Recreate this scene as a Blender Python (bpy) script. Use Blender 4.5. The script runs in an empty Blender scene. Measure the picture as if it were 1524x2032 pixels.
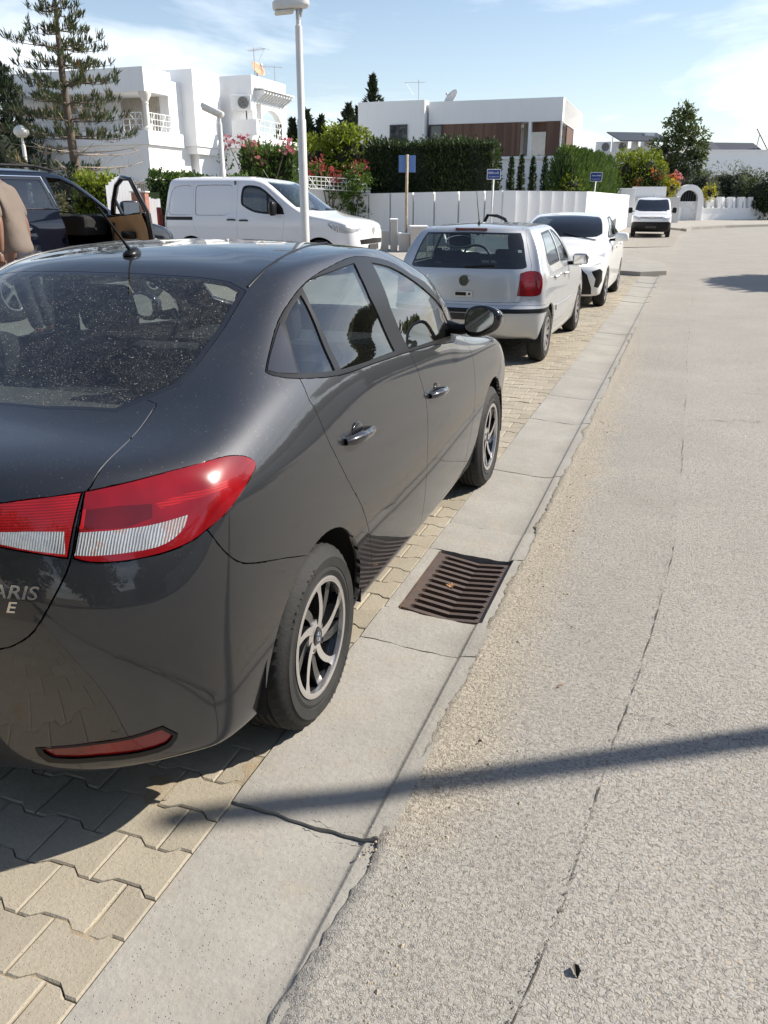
import bpy, bmesh, math, random
import numpy as np
from mathutils import Vector, Matrix
from mathutils.bvhtree import BVHTree
random.seed(7); rng = np.random.default_rng(7)
R = math.radians
SC = bpy.context.scene
COL = SC.collection

# ------------------------------------------------------------------ camera, sky, sun, exposure
# world axes: +Y runs along the street, +X to its right, the photographer stands at the origin
CAM_H, FPX = 1.60, 1620.0                 # eye height; focal length in pixels of the 1524 px wide photo
PITCH, PSI = R(20.6335), R(19.6765)       # camera looks down and to the left of the street
cam_d = bpy.data.cameras.new('camera'); cam = bpy.data.objects.new('camera', cam_d); COL.objects.link(cam)
cam.location = (0, 0, CAM_H); cam.rotation_euler = (math.pi/2 - PITCH, 0, PSI)
cam_d.sensor_fit = 'VERTICAL'; cam_d.sensor_height = 32.0; cam_d.lens = 32.0*FPX/2032.0
cam_d.clip_start = 0.05; cam_d.clip_end = 2000
SC.camera = cam

SUN_EL, SUN_AZ = R(39), R(58.6)           # azimuth measured from the street (+Y) towards +X
sun_d = bpy.data.lights.new('sun', 'SUN'); sun_d.energy = 4.9; sun_d.angle = R(0.53); sun_d.color = (1.0, 0.935, 0.83)
sun = bpy.data.objects.new('sun', sun_d); COL.objects.link(sun)
sdir = Vector((math.sin(SUN_AZ)*math.cos(SUN_EL), math.cos(SUN_AZ)*math.cos(SUN_EL), math.sin(SUN_EL)))
sun.rotation_euler = (-sdir).to_track_quat('-Z', 'Y').to_euler()
sun.location = sdir*60

world = bpy.data.worlds.new('World'); SC.world = world; world.use_nodes = True
def build_world():
    nt = world.node_tree; nt.nodes.clear()
    N = nt.nodes.new; L = nt.links.new
    out = N('ShaderNodeOutputWorld'); bg = N('ShaderNodeBackground'); bg.inputs[1].default_value = 0.094
    sky = N('ShaderNodeTexSky'); sky.sky_type = 'NISHITA'; sky.sun_disc = False
    sky.sun_elevation = SUN_EL; sky.sun_rotation = SUN_AZ
    sky.air_density = 1.0; sky.dust_density = 0.6; sky.ozone_density = 1.3
    # thin white clouds: noise over the sky dome, stretched along the horizon
    tc = N('ShaderNodeTexCoord'); sep = N('ShaderNodeSeparateXYZ'); L(tc.outputs['Generated'], sep.inputs[0])
    mp = N('ShaderNodeMapping'); mp.inputs['Scale'].default_value = (1.0, 1.0, 4.6); mp.inputs['Location'].default_value = (0.3, 0.1, 0.35)
    L(tc.outputs['Generated'], mp.inputs[0])
    n1 = N('ShaderNodeTexNoise'); n1.inputs['Scale'].default_value = 2.6; n1.inputs['Detail'].default_value = 9; n1.inputs['Roughness'].default_value = 0.55; n1.inputs['Distortion'].default_value = 0.35
    L(mp.outputs[0], n1.inputs[0])
    cr = N('ShaderNodeValToRGB'); cr.color_ramp.elements[0].position = 0.43; cr.color_ramp.elements[1].position = 0.66
    L(n1.outputs[0], cr.inputs[0])
    # more cloud low down
    mr = N('ShaderNodeMapRange'); mr.inputs[1].default_value = 0.08; mr.inputs[2].default_value = 0.50; mr.inputs[3].default_value = 1.0; mr.inputs[4].default_value = 0.03
    L(sep.outputs[2], mr.inputs[0])
    mu = N('ShaderNodeMath'); mu.operation = 'MULTIPLY'; L(cr.outputs[0], mu.inputs[0]); L(mr.outputs[0], mu.inputs[1])
    ad = N('ShaderNodeMath'); ad.operation = 'ADD'; ad.use_clamp = True; L(mu.outputs[0], ad.inputs[0])
    mr2 = N('ShaderNodeMapRange'); mr2.inputs[1].default_value = 0.0; mr2.inputs[2].default_value = 0.25; mr2.inputs[3].default_value = 0.22; mr2.inputs[4].default_value = 0.03
    L(sep.outputs[2], mr2.inputs[0]); L(mr2.outputs[0], ad.inputs[1])
    mix = N('ShaderNodeMix'); mix.data_type = 'RGBA'; L(ad.outputs[0], mix.inputs[0]); L(sky.outputs[0], mix.inputs[6]); mix.inputs[7].default_value = (9.6, 10.0, 10.6, 1)
    L(mix.outputs[2], bg.inputs[0]); L(bg.outputs[0], out.inputs[0])
build_world()
SC.view_settings.view_transform = 'Standard'; SC.view_settings.look = 'None'
SC.view_settings.exposure = 0.70; SC.view_settings.gamma = 1.0; SC.view_settings.use_curve_mapping = False
SC.render.engine = 'CYCLES'
SC.cycles.max_bounces = 10; SC.cycles.transparent_max_bounces = 24; SC.cycles.caustics_reflective = False; SC.cycles.caustics_refractive = False
SC.cycles.use_denoising = True

# ------------------------------------------------------------------ points on the ground and in space
_c, _s, _cp, _sp = math.cos(PITCH), math.sin(PITCH), math.cos(PSI), math.sin(PSI)
def ray(u, v):
    x = (u-762)/FPX; y = (1016-v)/FPX; f = _c + y*_s
    return Vector((x*_cp - f*_sp, x*_sp + f*_cp, y*_c - _s))
def fwd(x, y): return -x*_sp + y*_cp
def smooth(a, b, t): t = min(1, max(0, (t-a)/(b-a))); return t*t*(3-2*t)
def terrain(x, y):
    d = fwd(x, y)
    z = 0.0187*max(0, d-35) if d < 75 else 0.0187*40
    if y < 34: z = max(z, 0.33*smooth(-3.3, -5.0, x)*(1-smooth(26, 34, y)) )
    return z
def on_z(u, v, z=0.0): r = ray(u, v); t = (z-CAM_H)/r.z; return Vector((r.x*t, r.y*t, z))
def on_y(u, v, y): r = ray(u, v); t = y/r.y; return Vector((r.x*t, y, CAM_H + r.z*t))
def on_x(u, v, x): r = ray(u, v); t = x/r.x; return Vector((x, r.y*t, CAM_H + r.z*t))
def on_ground(u, v):
    z = 0.0
    for i in range(30):
        p = on_z(u, v, z); z = 0.5*z + 0.5*terrain(p.x, p.y)
    return p
def at_depth(u, v, d):                      # the point of that ray whose horizontal distance ahead of the camera is d
    r = ray(u, v); t = d/fwd(r.x, r.y); return Vector((r.x*t, r.y*t, CAM_H + r.z*t))

# ------------------------------------------------------------------ naming helpers
def link(o, parent=None):
    COL.objects.link(o)
    if parent is not None: o.parent = parent
    return o
def tag(o, label=None, cat=None, group=None, kind=None):
    if label: o['label'] = label
    if cat: o['category'] = cat
    if group: o['group'] = group
    if kind: o['kind'] = kind
    return o
def thing(name, label, cat, loc=(0, 0, 0), rz=0.0, group=None):
    o = bpy.data.objects.new(name, None); o.empty_display_size = 0.2; COL.objects.link(o)
    o.location = loc; o.rotation_euler = (0, 0, rz)
    return tag(o, label, cat, group)
def mesh_obj(name, verts, faces, mats, parent=None, mi=None, smooth_=False, auto=None):
    me = bpy.data.meshes.new(name); me.from_pydata([tuple(v) for v in verts], [], [tuple(f) for f in faces])
    for m in (mats if isinstance(mats, (list, tuple)) else [mats]): me.materials.append(m)
    if mi is not None: me.polygons.foreach_set('material_index', np.array(mi, dtype=np.int32))
    if smooth_ or auto: me.polygons.foreach_set('use_smooth', np.ones(len(me.polygons), dtype=bool))
    if auto: me.set_sharp_from_angle(angle=R(auto))
    me.update()
    return link(bpy.data.objects.new(name, me), parent)
class MB:
    """collects shapes for ONE mesh object"""
    def __init__(s): s.v = []; s.f = []; s.m = []; s.cur = 0
    def add(s, v, f):
        b = len(s.v); s.v += [tuple(p) for p in v]; s.f += [tuple(b+i for i in q) for q in f]; s.m += [s.cur]*len(f); return s
    def box(s, x0, x1, y0, y1, z0, z1, mat=None):
        v = [(x, y, z) for z in (z0, z1) for y in (y0, y1) for x in (x0, x1)]
        if mat is not None: v = [mat @ Vector(p) for p in v]
        return s.add(v, [(0, 2, 3, 1), (4, 5, 7, 6), (0, 1, 5, 4), (2, 6, 7, 3), (0, 4, 6, 2), (1, 3, 7, 5)])
    def bbox(s, x0, x1, y0, y1, z0, z1, b=0.01, mat=None):
        """a box with chamfered edges"""
        bm = bmesh.new(); bmesh.ops.create_cube(bm, size=1)
        for q in bm.verts: q.co = Vector(((x0+x1)/2 + q.co.x*(x1-x0), (y0+y1)/2 + q.co.y*(y1-y0), (z0+z1)/2 + q.co.z*(z1-z0)))
        bmesh.ops.bevel(bm, geom=list(bm.edges), offset=b, segments=2, affect='EDGES', profile=0.5)
        return s.bm(bm, mat)
    def bm(s, bm, mat=None):
        bm.verts.index_update()
        s.add([(mat @ q.co if mat is not None else q.co) for q in bm.verts], [[q.index for q in f.verts] for f in bm.faces]); bm.free(); return s
    def tube(s, pts, rad, n=8, caps=True):
        pts = [Vector(p) for p in pts]; rr = rad if isinstance(rad, (list, tuple)) else [rad]*len(pts)
        t0 = (pts[1]-pts[0]).normalized(); up = Vector((0, 0, 1)) if abs(t0.z) < 0.9 else Vector((1, 0, 0))
        a = t0.cross(up).normalized(); b0 = len(s.v); vs = []
        for i, p in enumerate(pts):
            t = (pts[min(i+1, len(pts)-1)] - pts[max(i-1, 0)]).normalized()
            a = (a - t*a.dot(t)).normalized(); b = t.cross(a)
            for j in range(n):
                q = 2*math.pi*j/n; vs.append(p + (a*math.cos(q) + b*math.sin(q))*rr[i])
        fs = [(i*n+j, i*n+(j+1) % n, (i+1)*n+(j+1) % n, (i+1)*n+j) for i in range(len(pts)-1) for j in range(n)]
        if caps: fs += [tuple(range(n-1, -1, -1)), tuple((len(pts)-1)*n+j for j in range(n))]
        return s.add(vs, fs)
    def lathe(s, prof, n=32, axis='z', o=(0, 0, 0), close=False):
        """prof: list of (radius, height)"""
        vs = []; o = Vector(o)
        for r_, h in prof:
            for j in range(n):
                q = 2*math.pi*j/n; x, y = r_*math.cos(q), r_*math.sin(q)
                vs.append(o + (Vector((x, y, h)) if axis == 'z' else Vector((h, x, y)) if axis == 'x' else Vector((x, h, y))))
        m = len(prof); rng_ = range(m if close else m-1)
        fs = [(i*n+j, i*n+(j+1) % n, ((i+1) % m)*n+(j+1) % n, ((i+1) % m)*n+j) for i in rng_ for j in range(n)]
        return s.add(vs, fs)
    def prism(s, poly, d0, d1, plane='xz', mat=None):
        """extrude a 2-D outline between two depths"""
        def mk(a, b, d): return {'xz': (a, d, b), 'yz': (d, a, b), 'xy': (a, b, d)}[plane]
        n = len(poly); v = [mk(a, b, d0) for a, b in poly] + [mk(a, b, d1) for a, b in poly]
        if mat is not None: v = [mat @ Vector(p) for p in v]
        return s.add(v, [tuple(range(n)), tuple(range(2*n-1, n-1, -1))] + [(i, n+i, n+(i+1) % n, (i+1) % n) for i in range(n)])
    def build(s, name, mats, parent=None, smooth_=False, auto=None, fix=True):
        o = mesh_obj(name, s.v, s.f, mats, parent, s.m, smooth_, None)
        if fix:
            bm = bmesh.new(); bm.from_mesh(o.data); bmesh.ops.recalc_face_normals(bm, faces=bm.faces); bm.to_mesh(o.data); bm.free()
        if auto:
            o.data.polygons.foreach_set('use_smooth', np.ones(len(o.data.polygons), dtype=bool)); o.data.set_sharp_from_angle(angle=R(auto))
        return o

# ------------------------------------------------------------------ material helpers
class NT:
    def __init__(s, name):
        s.mat = bpy.data.materials.new(name); s.mat.use_nodes = True; s.nt = s.mat.node_tree; s.nt.nodes.clear()
        s.out = s.nt.nodes.new('ShaderNodeOutputMaterial')
    def n(s, t, **kw):
        o = s.nt.nodes.new('ShaderNode'+t)
        for k, v in kw.items():
            if k.startswith('i_'):
                key = k[2:]; key = int(key) if key.isdigit() else key.replace('_', ' ')
                o.inputs[key].default_value = v
            else: setattr(o, k, v)
        return o
    def l(s, a, b): s.nt.links.new(a, b); return b
    def co(s, which='Object', scale=(1, 1, 1), rot=(0, 0, 0)):
        t = s.n('TexCoord'); m = s.n('Mapping'); m.inputs['Scale'].default_value = scale; m.inputs['Rotation'].default_value = rot
        s.l(t.outputs[which], m.inputs[0]); return m.outputs[0]
    def noise(s, vec, scale, detail=4, rough=0.5, dist=0.0):
        o = s.n('TexNoise'); o.inputs['Scale'].default_value = scale; o.inputs['Detail'].default_value = detail; o.inputs['Roughness'].default_value = rough; o.inputs['Distortion'].default_value = dist
        if vec is not None: s.l(vec, o.inputs['Vector'])
        return o.outputs[0]
    def vor(s, vec, scale, feature='F1', out='Distance', rnd=1.0):
        o = s.n('TexVoronoi'); o.feature = feature; o.inputs['Scale'].default_value = scale; o.inputs['Randomness'].default_value = rnd
        if vec is not None: s.l(vec, o.inputs['Vector'])
        return o.outputs[out]
    def ramp(s, fac, stops, interp='LINEAR'):
        o = s.n('ValToRGB'); o.color_ramp.interpolation = interp; e = o.color_ramp.elements
        while len(e) < len(stops): e.new(0.5)
        for q, (p, c) in zip(e, stops):
            q.position = p; q.color = (c, c, c, 1) if isinstance(c, (int, float)) else (c[0], c[1], c[2], 1)
        s.l(fac, o.inputs[0]); return o.outputs[0]
    def mix(s, fac, a, b, mode='MIX'):
        o = s.n('Mix', data_type='RGBA', blend_type=mode)
        for sock, val in ((o.inputs[0], fac), (o.inputs[6], a), (o.inputs[7], b)):
            if isinstance(val, (int, float)): sock.default_value = val
            elif isinstance(val, tuple): sock.default_value = (*val[:3], 1)
            else: s.l(val, sock)
        return o.outputs[2]
    def math(s, op, a, b=0.0, clamp=False):
        o = s.n('Math', operation=op, use_clamp=clamp)
        for sock, val in ((o.inputs[0], a), (o.inputs[1], b)):
            if isinstance(val, (int, float)): sock.default_value = val
            else: s.l(val, sock)
        return o.outputs[0]
    def sep(s, vec): o = s.n('SeparateXYZ'); s.l(vec, o.inputs[0]); return o.outputs
    def bump(s, h, strength=0.3, dist=0.01, normal=None):
        o = s.n('Bump'); o.inputs['Strength'].default_value = strength; o.inputs['Distance'].default_value = dist; s.l(h, o.inputs['Height'])
        if normal is not None: s.l(normal, o.inputs['Normal'])
        return o.outputs[0]
    def bsdf(s, color=None, rough=0.6, metal=0.0, normal=None, coat=0.0, coat_r=0.03, spec=0.5, **kw):
        p = s.n('BsdfPrincipled')
        for key, val in (('Base Color', color), ('Roughness', rough), ('Metallic', metal), ('Normal', normal), ('Coat Weight', coat), ('Coat Roughness', coat_r), ('Specular IOR Level', spec)):
            if val is None: continue
            if isinstance(val, (int, float)): p.inputs[key].default_value = val
            elif isinstance(val, tuple): p.inputs[key].default_value = (*val[:3], 1)
            else: s.l(val, p.inputs[key])
        for k, v in kw.items(): p.inputs[k.replace('_', ' ')].default_value = v
        s.l(p.outputs[0], s.out.inputs[0]); s.p = p; return s.mat
def plain(name, color, rough=0.6, metal=0.0, var=0.12, scale=6.0, bump=0.0, bscale=60.0, **kw):
    t = NT(name); v = t.co(); n = t.noise(v, scale, 5, 0.6)
    c = t.mix(t.ramp(n, [(0.3, 0.0), (0.7, 1.0)]), tuple(x*(1-var) for x in color), tuple(min(1, x*(1+var)) for x in color))
    nor = t.bump(t.noise(v, bscale, 3), bump, 0.005) if bump else None
    return t.bsdf(c, rough, metal, nor, **kw)
M = {}

# ------------------------------------------------------------------ car materials
def paint_dust(name, base, metal, rough, dust=0.35, dustcol=(0.33, 0.30, 0.26), speck=0.0, flake=True, haze=0.0, lowdust=0.5):
    """car paint under a clear coat, with settled dust on faces that look up"""
    t = NT(name); v = t.co('Object'); g = t.n('NewGeometry'); nz = t.sep(g.outputs['Normal'])[2]
    up = t.ramp(nz, [(0.15, 0.0), (0.95, 1.0)])
    blot = t.ramp(t.noise(v, 3.0, 6, 0.65), [(0.35, 0.25), (0.75, 1.0)])
    film = t.math('MULTIPLY', t.math('MULTIPLY', up, blot), dust)
    low = t.ramp(t.sep(v)[2], [(0.18, 0.45), (0.62, 0.0)])
    film = t.math('ADD', film, t.math('MULTIPLY', t.math('MULTIPLY', low, blot), lowdust), True)
    if speck:
        sp = t.ramp(t.vor(v, 95.0), [(0.10, 1.0), (0.22, 0.0)]); spm = t.ramp(t.noise(v, 40.0, 3, 0.7), [(0.47, 0.0), (0.60, 1.0)])
        film = t.math('ADD', film, t.math('MULTIPLY', t.math('MULTIPLY', sp, spm), t.math('MULTIPLY', t.ramp(nz, [(0.1, 0.0), (0.5, 1.0)]), speck)), True)
    if haze: film = t.math('ADD', film, t.math('MULTIPLY', t.ramp(t.noise(v, 5.0, 7, 0.7), [(0.3, 0.4), (0.7, 1.3)]), haze), True)
    col = t.mix(film, base, dustcol)
    met = t.math('MULTIPLY', t.math('SUBTRACT', 1.0, film), metal)
    ro = t.math('ADD', t.math('MULTIPLY', film, 0.4), rough)
    coat = t.math('SUBTRACT', 1.0, t.math('MULTIPLY', film, 1.2), True)
    nor = t.bump(t.noise(v, 900.0, 2), 0.06, 0.001) if flake else None
    return t.bsdf(col, ro, met, nor, coat=coat, coat_r=0.03, spec=0.05)
def glass_mat(name, tint, rough=0.0, dust=0.0, speck=0.0, refl=0.06):
    t = NT(name); tr = t.n('BsdfTransparent'); tr.inputs[0].default_value = (*tint, 1)
    gl = t.n('BsdfGlossy'); gl.inputs['Roughness'].default_value = rough; gl.inputs[0].default_value = (1, 1, 1, 1)
    fr = t.n('Fresnel'); bf = t.n('NewGeometry').outputs['Backfacing']; t.l(t.math('ADD', 1.52, t.math('MULTIPLY', bf, 1/1.52-1.52)), fr.inputs[0])
    fac = t.math('ADD', t.math('MULTIPLY', fr.outputs[0], 1.0), refl, True)
    m = t.n('MixShader'); t.l(fac, m.inputs[0]); t.l(tr.outputs[0], m.inputs[1]); t.l(gl.outputs[0], m.inputs[2])
    last = m.outputs[0]
    if dust or speck:
        v = t.co('Object'); d = t.n('BsdfDiffuse'); d.inputs[0].default_value = (0.50, 0.47, 0.42, 1)
        film = t.math('MULTIPLY', t.ramp(t.noise(v, 4.0, 6, 0.6), [(0.3, 0.3), (0.7, 1.0)]), dust)
        if speck:
            s1 = t.math('MULTIPLY', t.ramp(t.vor(v, 105.0), [(0.13, 1.0), (0.22, 0.0)]), t.ramp(t.noise(v, 45.0, 3, 0.7), [(0.43, 0.0), (0.60, 1.0)]))
            s2 = t.math('MULTIPLY', t.ramp(t.vor(v, 290.0), [(0.16, 0.7), (0.34, 0.0)]), t.ramp(t.noise(v, 22.0, 3, 0.75), [(0.36, 0.0), (0.62, 1.0)]))
            film = t.math('ADD', film, t.math('MULTIPLY', t.math('MAXIMUM', s1, s2), speck), True)
        m2 = t.n('MixShader'); t.l(film, m2.inputs[0]); t.l(last, m2.inputs[1]); t.l(d.outputs[0], m2.inputs[2]); last = m2.outputs[0]
    t.l(last, t.out.inputs[0]); return t.mat
def lens_red(name, col=(0.27, 0.003, 0.007), stripes=0.0):
    t = NT(name); v = t.co('Object'); w = t.n('TexWave', wave_type='BANDS', bands_direction='Z'); w.inputs['Scale'].default_value = 55.0; t.l(v, w.inputs[0])
    n = t.noise(v, 9.0, 2)
    c = t.mix(t.ramp(n, [(0.3, 0.0), (0.7, 1.0)]), tuple(x*0.55 for x in col), col)
    if stripes: c = t.mix(t.math('MULTIPLY', w.outputs[0], stripes), c, tuple(x*0.25 for x in col))
    return t.bsdf(c, 0.22, 0.0, None, coat=0.75, coat_r=0.02, spec=0.3)
def lens_white(name):
    t = NT(name); v = t.co('Object'); w = t.n('TexWave', wave_type='BANDS', bands_direction='X'); w.inputs['Scale'].default_value = 62.0; w.inputs['Distortion'].default_value = 2.2; w.inputs['Detail Scale'].default_value = 0.6; t.l(v, w.inputs[0])
    big = t.noise(v, 14.0, 3, 0.6); c = t.mix(t.math('MULTIPLY', w.outputs[0], t.ramp(big, [(0.3, 0.45), (0.7, 1.0)])), (0.30, 0.305, 0.32), (0.92, 0.92, 0.91)); c = t.mix(t.math('MULTIPLY', t.math('GREATER_THAN', big, 0.62), 0.35), c, (0.55, 0.20, 0.08))
    return t.bsdf(c, 0.15, 0.45, t.bump(w.outputs[0], 0.5, 0.004), coat=1.0, coat_r=0.02)
M['sedan_paint'] = paint_dust('dark_grey_metallic_paint', (0.050, 0.052, 0.058), 0.97, 0.45, dust=0.06, speck=0.32, haze=0.008, lowdust=0.04)
M['black_plastic'] = plain('black_plastic', (0.010, 0.010, 0.011), 0.34, bump=0.05, bscale=300, spec=0.25)
M['gloss_black'] = plain('gloss_black', (0.010, 0.010, 0.012), 0.16, coat=0.6)
M['rubber'] = plain('tyre_rubber', (0.015, 0.0145, 0.014), 0.78, var=0.35, scale=14, bump=0.25, bscale=120)
M['rubber_mark'] = plain('tyre_lettering', (0.035, 0.034, 0.032), 0.7)
M['dark_inside'] = plain('dark_inside', (0.010, 0.010, 0.011), 0.9)
M['seat_cloth'] = plain('seat_cloth', (0.035, 0.036, 0.040), 0.9, bump=0.3, bscale=200)
M['trim_grey'] = plain('shelf_felt', (0.10, 0.10, 0.10), 0.95)
M['tan_trim'] = plain('tan_trim', (0.36, 0.22, 0.11), 0.7)
M['alloy'] = plain('machined_alloy', (0.72, 0.70, 0.69), 0.27, 0.9, var=0.06)
M['alloy_dark'] = plain('gloss_black_alloy', (0.016, 0.016, 0.018), 0.25, 0.3, coat=0.7)
M['steel_wheel'] = plain('worn_wheel_cover', (0.30, 0.29, 0.28), 0.45, 0.5)
M['chrome'] = plain('chrome', (0.85, 0.85, 0.86), 0.08, 1.0, var=0.03)
M['brake'] = plain('brake_disc', (0.30, 0.28, 0.26), 0.4, 0.9)
M['lens_red'] = lens_red('red_lens'); M['lens_stripe'] = lens_red('red_lens_ribbed', (0.55, 0.012, 0.014), 0.75); M['lens_dark'] = lens_red('dark_red_lens', (0.13, 0.004, 0.006))
M['lens_bright'] = lens_red('bright_red_lens', (0.62, 0.010, 0.012)); M['lens_white'] = lens_white('clear_lamp_lens')
M['glass_rear'] = glass_mat('dusty_rear_glass', (0.54, 0.58, 0.57), 0.0, 0.018, 0.55, 0.0)
M['glass_side'] = glass_mat('tinted_side_glass', (0.50, 0.56, 0.57), 0.0, 0.010, 0.05, 0.05)
M['glass_clear'] = glass_mat('car_glass', (0.74, 0.80, 0.78), 0.0, 0.01, 0.0, 0.05)
M['glass_dark'] = glass_mat('privacy_glass', (0.16, 0.18, 0.20), 0.0, 0.0, 0.0, 0.06)
M['mirror'] = plain('mirror_glass', (0.85, 0.87, 0.88), 0.02, 1.0, var=0.02)
M['plate_white'] = plain('plate_white', (0.7, 0.7, 0.68), 0.5)

# ------------------------------------------------------------------ car bodies: nested loops of control points lofted with B-splines
U15 = [0, 3, 4, 5, 7, 9, 10, 12, 14]
def lower_loop(S, w, yr, yf, zs, rear=(0.03, 0.10, 0.25), front=(0.03, 0.13, 0.34), tail=0.98, wf=1.0):
    """one loop round the lower body; S gives the y of the side stations u4..u10"""
    xs = [0, .42*w, .70*w, .90*w, tail*w, w, w, w, w, .995*w*wf, .985*w*wf, .955*w*wf, .85*w*wf, .52*w*wf, 0]
    ys = [yr, yr+rear[0], yr+rear[1], yr+rear[2]] + list(S) + [yf-front[2], yf-front[1], yf-front[0], yf]
    z = np.interp(range(15), U15, zs)
    return [(x, y, q) for x, y, q in zip(xs, ys, z)]
def bspl(P, n, ghost0, ghost1):
    """quasi-interpolating uniform cubic B-spline along axis 0"""
    P = np.concatenate([ghost0[None], P, ghost1[None]])
    C = P.copy(); C[1:-1] = (-P[:-2] + 8*P[1:-1] - P[2:])/6
    return C
def loft(net, nu=8, nv=6):
    net = np.array(net, float)                   # K x U x 3
    K, U, _ = net.shape
    flip = np.array([-1, 1, 1.0])
    def eval_axis(P, n, g0, g1, fix):
        P = np.concatenate([g0[None], P, g1[None]]); C = P.copy()
        C[1:-1] = (-P[:-2] + 8*P[1:-1] - P[2:])/6
        C[0] = g0 if fix is None else fix(C, 0); C[-1] = g1 if fix is None else fix(C, 1)
        out = []
        for i in range(1, len(P)-2):
            for t in np.linspace(0, 1, n, endpoint=False):
                b = ((1-t)**3/6, (3*t**3-6*t*t+4)/6, (-3*t**3+3*t*t+3*t+1)/6, t**3/6)
                out.append(b[0]*C[i-1]+b[1]*C[i]+b[2]*C[i+1]+b[3]*C[i+2])
        out.append((C[-3]+4*C[-2]+C[-1])/6)
        return np.array(out)
    A = net.transpose(1, 0, 2)                   # U x K x 3, along u first
    A = eval_axis(A, nu, A[1]*flip, A[-2]*flip, lambda C, e: C[2]*flip if e == 0 else C[-3]*flip)
    A = A.transpose(1, 0, 2)                     # K x u x 3
    B = eval_axis(A, nv, 2*A[0]-A[1], A[-2]*flip, lambda C, e: 2*C[1]-C[2] if e == 0 else C[-3]*flip)
    B[:, 0, 0] = 0; B[:, -1, 0] = 0; B[-1, :, 0] = 0
    return B                                     # (v, u, 3)
def grid_bm(G):
    V, U, _ = G.shape; bm = bmesh.new(); vs = [[bm.verts.new(G[i, j]) for j in range(U)] for i in range(V)]
    for i in range(V-1):
        for j in range(U-1): bm.faces.new((vs[i][j], vs[i+1][j], vs[i+1][j+1], vs[i][j+1]))
    bm.normal_update()
    # outward = +x on the side of the car
    f = max(bm.faces, key=lambda q: q.calc_center_median().x)
    if f.normal.x < 0: bmesh.ops.reverse_faces(bm, faces=bm.faces); bm.normal_update()
    lay = bm.verts.layers.float_vector.new('nrm')
    for q in bm.verts:
        n = q.normal.copy()
        if q.co.x < 1e-6: n.x = 0; n.normalize()
        q[lay] = n
    bm.verts.ensure_lookup_table()                # roof panel: keep its normals upright where the grid closes up
    for k in range((V-4)*U, V*U):
        q = bm.verts[k]; n = Vector(q[lay])
        if n.z < .6 or k >= (V-1)*U: n = Vector((.25*q.co.x, 0, 1)).normalized()
        q[lay] = n
    bm.faces.layers.int.new('part')
    return bm
AX = {'x': (1, 2), 'y': (0, 2), 'z': (0, 1)}
def in_poly(p, poly):
    x, y = p; c = False; n = len(poly); j = n-1
    for i in range(n):
        xi, yi = poly[i]; xj, yj = poly[j]
        if (yi > y) != (yj > y) and x < (xj-xi)*(y-yi)/(yj-yi)+xi: c = not c
        j = i
    return c
def smooth_poly(pts, n=4, corners=(), closed=True):
    """Catmull-Rom through the points; indices in corners stay sharp"""
    P = [np.array(p, float) for p in pts]; m = len(P); out = []
    for i in range(m if closed else m-1):
        p1, p2 = P[i], P[(i+1) % m]
        p0 = P[i-1] if (closed or i > 0) and i not in corners else p1
        p3 = P[(i+2) % m] if (closed or i+2 < m) and (i+1) % m not in corners else p2
        for t in np.arange(n)/n:
            out.append(tuple(0.5*(2*p1+(p2-p0)*t+(2*p0-5*p1+4*p2-p3)*t*t+(-p0+3*p1-3*p2+p3)*t**3)))
    if not closed: out.append(tuple(P[-1]))
    return out
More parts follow.
